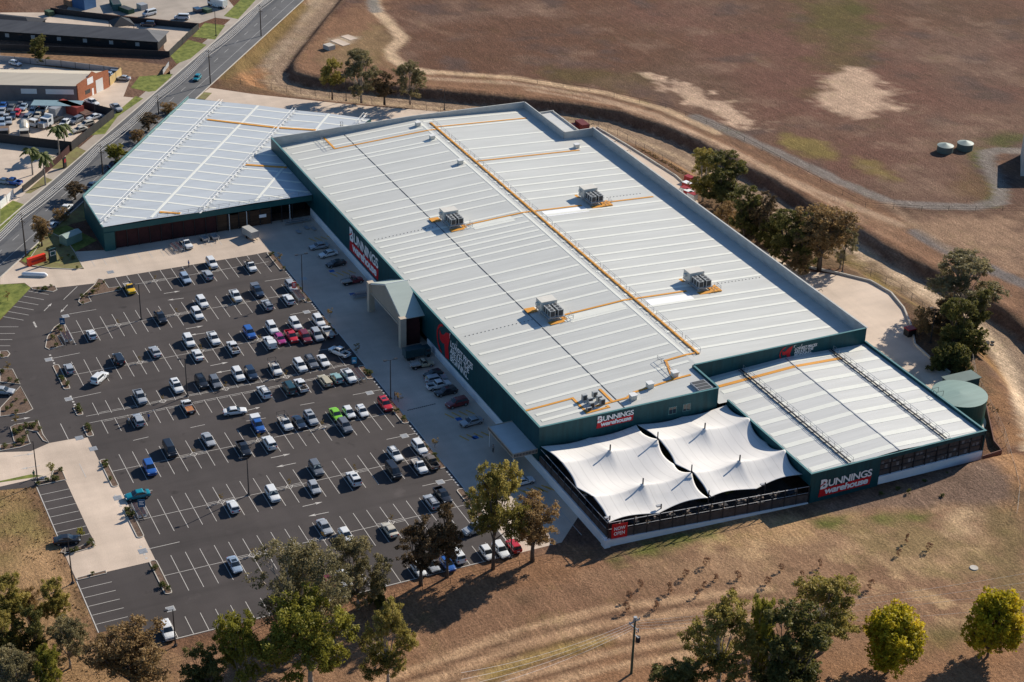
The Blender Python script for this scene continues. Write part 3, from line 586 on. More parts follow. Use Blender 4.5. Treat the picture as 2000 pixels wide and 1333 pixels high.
# ------------------------------------------------------------------ foliage prototypes
def set_leaf(me, vals, n_per=4):
    a = me.attributes.new("Leaf", 'FLOAT', 'FACE'); a.data.foreach_set("value", np.asarray(vals, np.float32))
def leaf_cloud(name, clumps, n_total, size, m, seed, droop=0.0, shell=0.6, aspect=0.55):
    "clumps: (x,y,z,rx,rz); small leaf faces fill each clump, more of them toward its outside"
    rg = np.random.default_rng(seed); cl = np.array(clumps, float)
    vol = cl[:, 3]**2*cl[:, 4]; cnt = np.maximum(20, (n_total*vol/vol.sum()).astype(int))
    Cs, T, tone = [], [], []
    for (x, y, z, rx, rz), n in zip(cl, cnt):
        # every clump is itself made of a few sprays
        ns = 18; sp = rg.normal(size=(ns, 3)); sp /= np.linalg.norm(sp, axis=1)[:, None]; sp *= (0.3+0.8*rg.random((ns, 1))**0.6)
        k = rg.integers(0, ns, n); d = rg.normal(size=(n, 3)); d /= np.linalg.norm(d, axis=1)[:, None]
        r = rg.random(n)**0.6*0.36
        p = sp[k]+d*r[:, None]; p = p*np.array([rx, rx, rz])+np.array([x, y, z])
        Cs.append(p); T.append(rg.normal(0.5, 0.16)+rg.normal(0, 0.09, ns)[k]+rg.normal(0, 0.12, n)); 
    c = np.concatenate(Cs); tone = np.clip(np.concatenate(T), 0, 1); n = len(c)
    a = rg.normal(size=(n, 3)); a[:, 2] = a[:, 2]*0.8-droop; a /= np.linalg.norm(a, axis=1)[:, None]
    b = np.cross(a, rg.normal(size=(n, 3))); b /= np.linalg.norm(b, axis=1)[:, None]
    sz = size*(0.6+0.8*rg.random(n))[:, None]
    a = a*sz; b = b*sz*aspect
    v = np.stack([c-a, c-b, c+a, c+b], 1).reshape(-1, 3)
    me = bpy.data.meshes.new(name); me.vertices.add(n*4); me.vertices.foreach_set("co", v.ravel())
    me.loops.add(n*4); me.loops.foreach_set("vertex_index", np.arange(n*4, dtype=np.int32)); me.polygons.add(n)
    me.polygons.foreach_set("loop_start", np.arange(0, n*4, 4, dtype=np.int32)); me.polygons.foreach_set("loop_total", np.full(n, 4, np.int32))
    me.update(calc_edges=True); set_leaf(me, tone); me.materials.append(m); return me
L_EUC = leaf_mat("eucalypt_leaves", (0.13, 0.12, 0.025), (0.42, 0.34, 0.09), (0.52, 0.41, 0.13))
L_OLIVE = leaf_mat("olive_brown_leaves", (0.15, 0.1, 0.045), (0.46, 0.3, 0.13))
L_GREY = leaf_mat("grey_green_leaves", (0.115, 0.105, 0.05), (0.36, 0.3, 0.15))
L_DARK = leaf_mat("dark_green_leaves", (0.065, 0.072, 0.02), (0.235, 0.21, 0.06))
L_BRIGHT = leaf_mat("bright_green_leaves", (0.12, 0.125, 0.018), (0.4, 0.36, 0.06))
L_YELLOW = leaf_mat("yellow_green_leaves", (0.2, 0.18, 0.012), (0.62, 0.5, 0.03), (0.75, 0.58, 0.05))
L_RUST = leaf_mat("dark_rusty_leaves", (0.075, 0.055, 0.03), (0.26, 0.175, 0.09))
L_PALM = leaf_mat("palm_fronds", (0.05, 0.075, 0.015), (0.18, 0.20, 0.05))
L_DRYL = leaf_mat("dry_leaves", (0.16, 0.11, 0.03), (0.34, 0.23, 0.07))
L_WEED = leaf_mat("wispy_dry_leaves", (0.18, 0.09, 0.05), (0.40, 0.22, 0.12))
L_FERN = leaf_mat("shrub_leaves", (0.05, 0.07, 0.015), (0.17, 0.18, 0.05))
def limbs(seed, tips, fork_z, base_r, lean=(0, 0), twigs=True, trunk_top=None):
    rg = random.Random(seed); mb = MB()
    top = trunk_top or fork_z
    tp = [(0, 0, -0.2), (lean[0]*0.3+rg.uniform(-.1, .1), lean[1]*0.3, fork_z*0.5), (lean[0]*0.7, lean[1]*0.7, fork_z)]
    mb.tube(tp, [base_r*1.15, base_r*0.85, base_r*0.7], 7)
    f0 = Vector(tp[-1])
    for i, t in enumerate(tips):
        t = Vector(t[:3]); mid = f0.lerp(t, 0.5)+Vector((rg.uniform(-.5, .5), rg.uniform(-.5, .5), rg.uniform(-.3, .3)))*min(1, base_r*5)
        mb.tube([f0-Vector((0, 0, rg.uniform(0, fork_z*0.35))), mid, t], [base_r*rg.uniform(.32, .5), base_r*0.2, min(0.03, base_r*0.15)], 5, cap=False)
        if twigs:
            for k in range(3):
                e = t+Vector((rg.uniform(-1, 1), rg.uniform(-1, 1), rg.uniform(-.6, .8)))*min(1, base_r*6); mb.tube([mid.lerp(t, rg.uniform(.2, .7)), e], [min(0.06, base_r*0.4), min(0.02, base_r*0.2)], 4, cap=False)
    return mb
PROTO = {}
def tree_proto(key, seed, H, W, lo, n_cl, n_leaf, size_, lm, bark, dens=1.0, flat=0.75, cr=0.22, droop=0.3, base_r=0.28, shape='dome'):
    "crown of clumps between lo*H and H, half width W/2"
    rg = random.Random(seed); cl = []; size = size_*0.72 if H > 4.5 else size_; n_leaf = int(n_leaf*0.85); cr = cr*(0.92 if H > 4.5 else 1); n_cl = int(n_cl*1.2) if H > 4.5 else n_cl
    tries = 0
    while len(cl) < n_cl and tries < 4000:
        tries += 1
        h = rg.random(); z = (lo+(0.98-lo)*h)*H
        if shape == 'dome': rmax = W/2*math.sqrt(max(0.02, 1-abs(2*h-0.75)**2.2/1.9))
        elif shape == 'cone': rmax = W/2*(1.05-h)**0.8
        elif shape == 'ball': rmax = W/2*math.sqrt(max(0.0, 1-(2*h-1)**2))
        else: rmax = W/2*(0.45+0.75*h) if h < 0.75 else W/2*(1.01-(h-0.75)*2.2)
        a = rg.uniform(0, 2*PI); r = rmax*math.sqrt(rg.random())*0.86
        rr = W*cr*rg.uniform(0.65, 1.15)
        x, y = r*math.cos(a), r*math.sin(a)
        if all((x-c[0])**2+(y-c[1])**2+((z-c[2])*1.3)**2 > (rr*0.75)**2*dens for c in cl): cl.append((x, y, min(z, H-rr*flat*0.8), rr, rr*flat))
    fz = max(0.8, lo*H*0.95)
    tr = limbs(seed+5, [(c[0], c[1], c[2]-c[4]*0.2) for c in cl], fz, base_r)
    cm = leaf_cloud(key+"_crown", cl, n_leaf, size, lm, seed, droop); q = np.empty(len(cm.vertices)*3); cm.vertices.foreach_get("co", q); q = q.reshape(-1, 3)
    PROTO[key] = (cm, tr.mesh(key+"_trunk", bark, True), float(np.percentile(q[:, 2], 99.7)), float(2*np.percentile(np.abs(q[:, :2]), 97.5)))
tree_proto('euc', 11, 13, 9.0, 0.42, 17, 26000, 0.20, L_EUC, M_DBARK, droop=0.6, flat=0.8)
tree_proto('euc2', 12, 12, 9.0, 0.30, 20, 26000, 0.20, L_EUC, M_BARK, droop=0.6, cr=0.19)
tree_proto('olive', 13, 9, 7.5, 0.38, 16, 18000, 0.18, L_OLIVE, M_DBARK, droop=0.4, cr=0.2, shape='fan')
tree_proto('grey', 14, 14, 13, 0.30, 30, 30000, 0.20, L_GREY, M_BARK, droop=0.6, cr=0.155, shape='fan')
tree_proto('grey2', 15, 12, 10, 0.25, 20, 22000, 0.20, L_GREY, M_BARK, droop=0.6, cr=0.17, dens=1.1)
tree_proto('darkt', 16, 11, 7, 0.12, 20, 24000, 0.20, L_DARK, M_DBARK, droop=0.4, cr=0.22)
tree_proto('bright', 17, 10, 9, 0.28, 17, 24000, 0.21, L_BRIGHT, M_BARK, droop=0.5, cr=0.2)
tree_proto('round', 18, 9.5, 8.6, 0.17, 75, 30000, 0.25, L_YELLOW, M_DBARK, droop=0.1, cr=0.145, shape='ball', flat=1.0, dens=0.12, base_r=0.2)
tree_proto('rust', 19, 12, 6.0, 0.25, 18, 18000, 0.17, L_RUST, M_DBARK, droop=0.8, cr=0.21)
tree_proto('bush', 20, 4, 5, 0.10, 14, 9000, 0.17, L_DARK, M_DBARK, droop=0.2, cr=0.26, base_r=0.12)
tree_proto('olivebush', 21, 5, 5, 0.20, 14, 9000, 0.17, L_OLIVE, M_DBARK, droop=0.2, cr=0.24, base_r=0.14)
tree_proto('shrub', 22, 1.0, 1.2, 0.05, 7, 500, 0.10, L_FERN, M_DBARK, droop=-0.3, cr=0.3, base_r=0.03)
tree_proto('sapling', 23, 2.6, 1.3, 0.45, 6, 260, 0.10, L_DRYL, M_DBARK, droop=0.1, cr=0.26, base_r=0.035)
tree_proto('weed', 27, 2.2, 1.2, 0.15, 12, 900, 0.07, L_WEED, M_DBARK, droop=0.3, cr=0.2, base_r=0.03)
tree_proto('gsapling', 24, 3.2, 2.0, 0.35, 8, 900, 0.12, L_BRIGHT, M_DBARK, droop=0.1, cr=0.26, base_r=0.05)
def tree(key, u, v, H, W, label, name="tree", cat="tree", group=None, rz=None, lean=None, z=0.0):
    cm, tm, H0, W0 = PROTO[key]
    o = thing(name, label, cat, (u, v, z), rnd.uniform(0, 6.28) if rz is None else rz, group)
    W = W*0.88; H = H*0.95; o.scale = (W/W0, W/W0, H/H0)
    if lean: o.rotation_euler = (lean[0], lean[1], o.rotation_euler[2])
    c = bpy.data.objects.new("crown", cm); COL.objects.link(c); c.parent = o
    t = bpy.data.objects.new("trunk", tm); COL.objects.link(t); t.parent = o
    return o
def tree_px(key, base, topy, wpx, label, name="tree", group=None, cat="tree", **k):
    u, v = P(*base); h = height_at(u, v, topy); dpt = proj(u, v, h*0.6)[2]
    return tree(key, u, v, h, wpx*dpt/FPX, label, name, cat, group, **k)

# ------------------------------------------------------------------ planter islands
def rounded(u0, u1, v0, v1, r=0.6, n=4):
    pts = []
    for cx, cy, a0 in ((u1-r, v1-r, 0), (u0+r, v1-r, 90), (u0+r, v0+r, 180), (u1-r, v0+r, 270)):
        for k in range(n+1):
            a = math.radians(a0+90*k/n); pts.append((cx+r*math.cos(a), cy+r*math.sin(a)))
    return pts
def planter(pts, label, plants=5, seed=1, kb=0.16, mulch=M_MULCH, shrubs=True):
    cx = sum(p[0] for p in pts)/len(pts); cy = sum(p[1] for p in pts)/len(pts)
    t = thing("planter_bed", label, "planter bed", (cx, cy, 0), group="planter beds round the car park")
    k = MB(); n = len(pts)
    ar = sum(pts[i][0]*pts[(i+1) % n][1]-pts[(i+1) % n][0]*pts[i][1] for i in range(n))
    if ar < 0: pts = pts[::-1]
    inn = []
    for i in range(n):
        a, b, c = np.array(pts[i-1]), np.array(pts[i]), np.array(pts[(i+1) % n])
        d1 = (b-a)/max(1e-6, np.hypot(*(b-a))); d2 = (c-b)/max(1e-6, np.hypot(*(c-b)))
        nn = np.array([-d1[1]-d2[1], d1[0]+d2[0]]); nn = nn/max(0.4, np.hypot(*nn)); inn.append(b+nn*kb)
    for i in range(n):
        j = (i+1) % n; a, b, c, d = pts[i], pts[j], inn[j], inn[i]
        k.quad([(*a, 0.15), (*b, 0.15), (*c, 0.15), (*d, 0.15)]); k.quad([(*a, 0), (*b, 0), (*b, 0.15), (*a, 0.15)]); k.quad([(*d, 0.05), (*d, 0.15), (*c, 0.15), (*c, 0.05)])
    k.build("kerb", M_KERB, t)
    MB().quad([(*p, 0.10) for p in inn]).build("mulch", mulch, t)
    rg = random.Random(seed)
    for i in range(plants):
        for _ in range(30):
            x = rg.uniform(min(p[0] for p in pts), max(p[0] for p in pts)); y = rg.uniform(min(p[1] for p in pts), max(p[1] for p in pts))
            if inside(np.array([x]), np.array([y]), [tuple(q) for q in inn])[0]: break
        cm, tm, H0, W0 = PROTO['shrub']; s_ = rg.uniform(0.5, 0.85)
        c = bpy.data.objects.new("plant", cm); COL.objects.link(c); c.parent = t; c.location = (x-cx, y-cy, 0.08); c.scale = (s_, s_, s_*1.0); c.rotation_euler = (0, 0, rg.uniform(0, 6))
    return t
WI = [(-331.2, -320.0, "first slim planter on the left edge, beside the silver hatch"), (-312.6, -308.6, "short slim planter left of the silver ute row"), (-304.4, -299.8, "short slim planter beside the walkway's left end"), (-290.6, -280.2, "slim planter left of the bright blue wagon"), (-272.6, -262.1, "slim planter beside the blue trolley sign on the left"), (-254.5, -243.8, "lowest slim planter on the left edge of the bays")]
for i, (a, b, l) in enumerate(WI): planter(rounded(a, b, 55.0, 56.35), l, 5, 10+i)
EI = [(-367.2, -356.8, "topmost slim planter beside the store lane"), (-350, -338.5, "slim planter behind the small red trolley sign"), (-331, -321.5, "slim planter right of the second parking row"), (-306.4, -300.2, "short slim planter beside the middle trolley bay"), (-291.2, -280.7, "slim planter right of the red wagon by two people"), (-273.1, -262.4, "slim planter right of the white wagon and tray ute"), (-254.6, -244.0, "lowest slim planter beside the store lane, under the tall eucalypt")]
for i, (a, b, l) in enumerate(EI): planter(rounded(a, b, 113.5, 115.0), l, 4, 30+i)
planter(PP([(202, 547), (213, 563), (232, 561), (237, 567), (173, 580), (179, 590), (160, 596), (153, 591), (155, 583), (183, 558), (192, 545)]), "arrowhead planter at the top left corner of the bays", 9, 50)
planter(PP([(118, 632), (127, 636), (131, 655), (113, 657), (124, 676), (96, 684), (88, 680), (92, 659), (106, 640)]), "curved planter around the left trolley bay", 6, 51)
planter(PP([(0, 722), (25, 722), (40, 752), (0, 747)]) , "upper triangular bed on the left edge of the photo", 4, 52)
planter(PP([(0, 798), (40, 755), (65, 800), (50, 808), (0, 815)]), "lower triangular mulch bed on the left edge of the photo", 5, 53)
planter(PP([(0, 687), (15, 686), (20, 692), (15, 698), (0, 701)]), "small rounded bed end at the left edge of the photo", 1, 54)
planter(PP([(30, 830), (75, 823), (85, 850), (96, 866), (84, 862), (72, 845), (50, 840), (60, 868), (40, 875), (0, 882), (0, 870), (28, 866), (20, 835)]), "stepped bed of clipped plants beside the concrete lane", 22, 55)
planter(PP([(61, 562), (108, 559), (112, 567), (104, 571), (63, 566)]), "narrow hedge bed beside the lawn corner", 7, 56)
planter(PP([(52, 514), (95, 452), (130, 470), (146, 492), (163, 524), (150, 527), (100, 525), (62, 520)]), "large bed around the roadside red sign and cabinet", 16, 57, mulch=M_DRY)
planter(PP([(127, 1083), (180, 1057), (185, 1062), (183, 1070), (140, 1082), (118, 1080), (128, 1068)]), "bed below the dark sedan on the left", 5, 58)
planter(PP([(75, 950), (130, 938), (120, 915), (104, 920), (98, 938), (68, 942)]), "bed at the top of the left overflow bays", 6, 59)
planter(PP([(150, 1130), (207, 1115), (209, 1121), (150, 1135)]), "thin mulch strip above the lowest left bays", 1, 60)
# young yellowing trees standing in the painted diamonds
nm = {UMID['TT']: 'top', UMID['T']: 'second', UMID['A']: 'third', -307.9: 'walkway', UMID['C']: 'fifth', UMID['D']: 'sixth', UMID['E']: 'lowest'}
for U, V in DIAM:
    k = {72.15: 'left', 85.3: 'middle', 98.35: 'right'}[V]
    tree('sapling', U, V, rnd.uniform(1.4, 2.1), rnd.uniform(0.7, 1.0), "thin staked sapling in the %s painted diamond of the %s row" % (k, nm[U]), "sapling", "sapling", "saplings in painted diamonds")

# ------------------------------------------------------------------ signs and lettering
def text_mesh(body, bold=0.02, shear=0.0, space=1.0, line=1.0):
    cu = bpy.data.curves.new("t", 'FONT'); cu.body = body; cu.offset = bold; cu.shear = shear; cu.space_character = space; cu.space_line = line; cu.resolution_u = 3
    o = bpy.data.objects.new("t", cu); COL.objects.link(o); dg = bpy.context.evaluated_depsgraph_get(); me = bpy.data.meshes.new_from_object(o.evaluated_get(dg))
    bpy.data.objects.remove(o); v = np.empty(len(me.vertices)*3); me.vertices.foreach_get("co", v); v = v.reshape(-1, 3)
    fs = [tuple(p.vertices) for p in me.polygons]; bpy.data.meshes.remove(me); return v, fs
def lettering(parent, name, body, org, dr, up, x0, x1, z0, z1, m, off, bold=0.02, shear=0.0, space=1.0, line=1.0):
    v, fs = text_mesh(body, bold, shear, space, line); lo = v.min(0); hi = v.max(0)
    X = x0+(v[:, 0]-lo[0])/(hi[0]-lo[0])*(x1-x0); Z = z0+(v[:, 1]-lo[1])/(hi[1]-lo[1])*(z1-z0)
    dr = np.array(dr, float); nrm = np.cross(dr, (0, 0, 1.0))   # outward normal for a reader facing the wall
    W = np.array(org)+X[:, None]*dr+Z[:, None]*np.array((0, 0, 1.0))+nrm*off
    mb = MB(); mb.v = [tuple(p) for p in W]; mb.f = fs; mb.m = [0]*len(fs); return mb.build(name, m, parent)
def panel(parent, name, pts, org, dr, m, off, th=0.03):
    dr = np.array(dr, float); nrm = np.cross(dr, (0, 0, 1.0)); org = np.array(org, float)
    f = [tuple(org+dr*x+np.array((0, 0, z))+nrm*off) for x, z in pts]; b = [tuple(np.array(p)-nrm*th) for p in f]
    mb = MB(); mb.quad(f); n = len(f)
    for i in range(n): mb.quad([f[i], b[i], b[(i+1) % n], f[(i+1) % n]])
    return mb.build(name, m, parent)
def store_sign(bld, org, dr, x0, x1, z0, z1):
    h = z1-z0; L = x1-x0
    s_ = panel(bld, "sign", [(x0-0.02*L, z0), (x1-0.02*L, z0+0.02*h), (x1, z0+0.5*h), (x0+0.0*L, z0+0.46*h)], org, dr, M_RED, 0.08)
    s_["label"] = "red and white store sign"
    zb = z0+0.50*h
    lettering(s_, "lettering", "UNNINGS", org, dr, 1, x0+0.15*L, x1, zb-0.0*h, z1-0.08*h, M_WHITE, 0.13, bold=0.022, shear=0.0, space=0.9)
    lettering(s_, "lettering", "B", org, dr, 1, x0+0.0*L, x0+0.14*L, zb-0.06*h, z1, M_WHITE, 0.13, bold=0.045)
    panel(s_, "stripe", [(x0-0.01*L, zb+0.10*h), (x0+0.09*L, zb+0.28*h), (x0+0.09*L, zb+0.34*h), (x0-0.01*L, zb+0.17*h)], org, dr, M_RED, 0.16, 0.01)
    lettering(s_, "lettering", "warehouse", org, dr, 1, x0+0.09*L, x1-0.06*L, z0+0.10*h, z0+0.48*h, M_WHITE, 0.14, bold=0.04, shear=0.12, space=0.92)
    return s_
def slogan(bld, org, dr, x0, x1, z0, z1, lx, fs=1.0):
    "red hammer emblem with a slogan in white capitals"
    h = z1-z0; r = h*0.5; cx = x0+r*0.95; cz = (z0+z1)/2
    ring = []
    for k in range(17):
        a = math.radians(100+k*9.5); ring.append((cx+r*math.cos(a), cz+r*0.98*math.sin(a)))
    for k in range(16, -1, -1):
        a = math.radians(100+k*9.5); ring.append((cx+r*0.88*math.cos(a)+0.03*r, cz+r*0.86*math.sin(a)))
    s_ = panel(bld, "sign", [(cx-r*0.62, cz+r*0.45), (cx-r*0.55, cz-r*0.12), (cx-r*0.2, cz-r*0.2), (cx+r*0.1, cz-r*0.12), (cx+r*0.25, cz-r*0.9), (cx+r*0.75, cz-r*0.8), (cx+r*0.62, cz-r*0.1), (cx+r*0.8, cz+r*0.45), (cx+r*0.9, cz+r*0.9), (cx+r*0.3, cz+r*0.7), (cx, cz+r*0.4), (cx-r*0.3, cz+r*0.28)], org, dr, M_RED, 0.08)
    s_["label"] = "red hammer emblem with white slogan"
    panel(s_, "ring", ring, org, dr, M_RED, 0.08)
    lettering(s_, "lettering", "LOWEST PRICES\nARE JUST THE\nBEGINNING...", org, dr, 1, lx, x1, z0+0.14*h, z0+0.78*h, M_WHITE, 0.13, bold=0.02, shear=0.16, space=0.9, line=0.8)
    q = z0+0.80*h
    fr = MB(); d = np.array(dr, float); n_ = np.cross(d, (0, 0, 1.0)); o = np.array(org, float)
    def bar(a, b, c, e):
        fr.quad([tuple(o+d*X+np.array((0, 0, Z))+n_*0.13) for X, Z in ((a, c), (b, c), (b, e), (a, e))])
    wx = (x1-lx)*0.3; bar(lx-0.2, lx-0.1, q, q+0.16*h); bar(lx-0.2, lx+0.3, q+0.15*h, q+0.17*h); bar(lx+wx, lx+wx+0.1, q, q+0.17*h); bar(lx+wx*0.7, lx+wx, q, q+0.02*h)
    fr.build("frame", M_WHITE, s_)
    return s_

# ------------------------------------------------------------------ the store
store = thing("store_building", "huge green-walled store with pale striped roof, orange roof walkways and grey parapets", "store", (-335, 171, 0))
# plan corners
UF, UN1, UN2, VE, VR = -414.2, -255.1, -265.0, 212.4, 171.5
VS = 203.9; US = -389.7                 # step at the back corner
def roofz(v): return 6.9+(v-131)*(9.05-6.9)/(VR-131) if v <= VR else 9.05-(v-VR)*(9.05-7.2)/(VE-VR)
T = 9.6
mb = MB()
zlow = 0.0
mb.wall((UF, VW+0.15), (UN1, VW+0.15), 2.0, 9.5, 0.3)
mb.wall((UN1+0.15, VW), (UN1+0.15, 170.0), 0, 9.5, 0.3)
mb.wall((UN1, 170.15), (UN2, 170.15), 0, 9.5, 0.3)
mb.wall((UN2+0.15, 170.3), (UN2+0.15, VE), 0, 9.6, 0.3)
o_wall = mb.build("wall", M_GREEN, store)
mb = MB()
mb.wall((UF-0.15, VW), (UF-0.15, 171), 0, (9.5, 10.1), 0.3); mb.wall((UF-0.15, 171), (UF-0.15, VS), 0, (10.1, 9.6), 0.3)
mb.wall((UF, VS+0.15), (US, VS+0.15), 0, 9.6, 0.3); mb.wall((US, VS), (US, VE+0.2), 0, 9.6, 0.3)
mb.wall((US, VE+0.15), (UN2, VE+0.15), 0, 9.7, 0.3)
o_par = mb.build("parapet", M_PRECAST, store)
mb = MB()     # cap flashings
mb.wall((UF-0.3, VW+0.15), (UN1+0.3, VW+0.15), 9.503, 9.56, 0.42)
mb.wall((UN1+0.15, VW+0.37), (UN1+0.15, 170.3), 9.503, 9.56, 0.42); mb.wall((UN1-0.07, 170.2), (UN2+0.4, 170.2), 9.503, 9.56, 0.42)
mb.wall((UN2+0.15, 170.45), (UN2+0.15, VE-0.1), 9.603, 9.66, 0.42)
mb.build("capping", M_CAP, store)
MB().wall((US-0.2, VE+0.15), (UN2+0.36, VE+0.15), 9.703, 9.76, 0.42).build("capping", M_PRECAST, store)
MB().wall((-384, VW+0.1), (-332, VW+0.1), 0, 2.02, 0.5).wall((-309, VW+0.1), (UN1+0.2, VW+0.1), 0, 2.02, 0.5).build("plinth", M_WHITEW, store)
# roof
mb = MB(); e = 0.35
def rq(u0, u1, v0, v1, dz=0.0, mi=0, b=None): (b or mb).quad([(u0, v0, roofz(v0)+dz), (u1, v0, roofz(v0)+dz), (u1, v1, roofz(v1)+dz), (u0, v1, roofz(v1)+dz)], mi)
rq(UF, UN1, VW+e, 170.0-0.001); rq(UF, UN2, 170.0-0.001, VR); rq(UF, UN2, VR, VS); rq(US, UN2, VS, VE-0.02)
roof = mb.build("roof", M_ROOF, store)
WS = [-411.38, -407.4, -402.68, -398.28, -395.95, -389.85, -383.78, -379.09, -374.44, -367.73, -363.25, -359.2, -355.35, -348.62, -345.56, -342.38, -339.39, -336.98, -334.09, -330.95, -327.32, -321.12, -316.5, -311.83, -307.25, -302.62, -294.23, -289.67, -285.13, -280.51, -275.89, -272.13, -267.52, -262.91, -260.56]
ES = [-411.85, -407.46, -405.76, -396.07, -389.51, -383.06, -378.65, -372.49, -367.14, -363.2, -358.94, -354.37, -344.27, -339.79, -333.47, -328.94, -324.35, -319.89, -316.19, -311.69, -307.57, -303.28, -299.23, -292.37, -289.41, -284.94, -280.34, -275.72, -271.79]
def strip(par, name, m, u, v0, v1, wd=0.85, h=0.05, rz=roofz):
    b = MB(); z0, z1 = rz(v0), rz(v1)
    v = [(u-wd/2, v0, z0), (u+wd/2, v0, z0), (u+wd/2, v1, z1), (u-wd/2, v1, z1)]
    t_ = [(x, y, z+h) for x, y, z in v]; b.quad(t_)
    for i in range(4): b.quad([v[i], v[(i+1) % 4], t_[(i+1) % 4], t_[i]])
    return b.build(name, m, par)
for u in WS:
    v1 = 170.7 if u < -266 else 168.5
    if u > -264.5: v1 = 143.5
    strip(roof, "skylight", M_SKYL, u, 134.0, v1)
for u in ES: strip(roof, "skylight", M_SKYL, u, 172.6, 201.3 if u < -389 else 208.3)
strip_u = MB().box(UF+1, UN1-0.5, 150.45, 150.62, roofz(150.5)+0.01, roofz(150.5)+0.06); strip_u.build("gutter", M_FAN, roof)
rc = MB()
rc.box(UF+0.3, UN2-4.5, VR-0.32, VR+0.32, roofz(VR)-0.03, roofz(VR)+0.03)
rc.build("ridge_cap", M_SKYL, roof)
# pale sheets renewed beside the cooling units
for (u0, u1, v0, v1) in ((-346.6, -343.4, 176, 187.5), (-295.5, -292.8, 176, 187), (-296.2, -293.0, 157, 170.5), (-347.0, -344.0, 157.5, 168.0)):
    mb2 = MB(); rq(u0, u1, v0, v1, 0.03, b=mb2); mb2.build("roof_sheet", M_SKYL if v0 < 170 else M_WHITE, roof)
# safety dots
dots = MB()
for (u, v0, v1) in ((-350, 134.6, 151), (-350, 193, 206), (-298, 134.6, 151), (-298, 193.5, 208)):
    n = int((v1-v0)/0.9)
    for k in range(n):
        v = v0+(v1-v0)*k/n; z = roofz(v); dots.box(u-0.07, u+0.07, v-0.09, v+0.09, z, z+0.1)
dots.build("anchor_dots", M_FAN, roof)
# orange walkway strips
def wk(par, pts, m=M_ORANGE, wd=0.55, h=0.07, zf=roofz, name="walkway_strip", dz=0.0):
    b = MB()
    for (a, c) in zip(pts[:-1], pts[1:]):
        a = np.array(a, float); c = np.array(c, float); d = c-a; L = np.hypot(*d); d /= L; n = np.array([-d[1], d[0]])*wd/2
        steps = [0, 1]
        if (a[1]-VR)*(c[1]-VR) < 0 and zf is roofz: steps = [0, (VR-a[1])/(c[1]-a[1]), 1]
        for s0, s1 in zip(steps[:-1], steps[1:]):
            p, q = a+(c-a)*s0-d*wd/2*(s0 == 0), a+(c-a)*s1+d*wd/2*(s1 == 1)
            lo = [(*(p-n), zf(p[1])), (*(q-n), zf(q[1])), (*(q+n), zf(q[1])), (*(p+n), zf(p[1]))]
            hi = [(x, y, z+h+dz) for x, y, z in lo]; b.quad(hi)
            for i in range(4): b.quad([lo[i], lo[(i+1) % 4], hi[(i+1) % 4], hi[i]])
        dz += 0.004
    return b.build(name, m, par)
def PR(px, py, z=None):
    "pixel -> point of the store roof"
    v = 170.0
    for _ in range(12): u, v = P(px, py, roofz(v) if z is None else z)
    return (u, v)
w_ = [(u, v) for u, v in (PR(633, 270), PR(655, 291), PR(845, 254))]
wk(roof, [w_[0], (w_[1][0], w_[0][1]), (w_[1][0], 174)])
wk(roof, [(-407.2, 175), (-407.2, 201)], dz=0.02)
wk(roof, [(PR(1130, 294)[0], 175), (PR(1130, 294)[0], PR(1130, 294)[1])], dz=0.024)
UA, UB = -347.3, -296.8
wk(roof, [(UA, 157), (UA, 187)], dz=0.028); wk(roof, [(UA, 193), (UA, 207)], dz=0.03)
wk(roof, [(UB, 157), (UB, 187)], dz=0.028)
pl = [PR(1026, 803), PR(1119, 779), PR(1147, 807), PR(1175, 800), PR(1338, 745), PR(1300, 705), PR(1360, 690)]
a0, a1, a2, a3, a4, a5, a6 = pl
wk(roof, [(a0[0], 132.5), (a0[0], a1[1]), (a2[0], a1[1]), (a2[0], PR(1190, 797)[1]), (a2[0]-0.4, PR(1190, 797)[1])])
wk(roof, [(a2[0]-1.4, PR(1172, 800)[1]), (a2[0]-1.4, 152.6), (a2[0]-2.6, 155), (a2[0]-3.4, 164.5), (a2[0]-3.4, 168)], dz=0.02)
wk(roof, [(a1[0]-0.5, 149.5), (a2[0]-1.5, 149.5)], dz=0.035)
wk(roof, [(a2[0]-3.4, 164.3), (a5[0], a5[1]), (a6[0], a6[1])], dz=0.03)
WALKV = 174.1
wk(roof, [(-410, WALKV), (-269.7, WALKV)], wd=0.6, h=0.18, dz=0.05)
# back lower wing
mb = MB(); mb.wall((-414, 205), (-414, 213), 0, 6, 0.3).wall((-414, 212.6), (-397, 212.6), 0, 6, 0.3).wall((-397, 204.2), (-397, 212.8), 0, 5.8, 0.3)
mb.build("rear_wing", M_PRECAST, store)
MB().quad([(-414, 204.2, 5.4), (-397, 204.2, 5.4), (-397, 212.6, 5.6), (-414, 212.6, 5.6)]).build("rear_wing_roof", M_ROOF2, store)
# signs
store_sign(store, (-356.0, VW, 0), (1, 0, 0), 0.0, 18.3, 2.6, 8.7)
store_sign(store, (UN1+0.3, 143.1, 0), (0, 1, 0), 0.0, 7.9, 6.5, 9.2)
slogan(store, (-303.8, VW, 0), (1, 0, 0), 0.0, 18.6, 1.9, 9.4, 7.0)
slogan(store, (UN2+0.3, 190.9, 0), (0, 1, 0), 0.0, 9.1, 6.1, 9.35, 3.5)
for v in (159.8, 163.0):
    f = MB().box(UN1+0.3, UN1+0.36, v-0.9, v+0.9, 5.9, 7.6).build("window", M_CAP, store)
    MB().box(UN1+0.361, UN1+0.38, v-0.78, v-0.06, 6.02, 7.48).box(UN1+0.361, UN1+0.38, v+0.06, v+0.78, 6.02, 7.48).build("pane", M_GLASS, f)
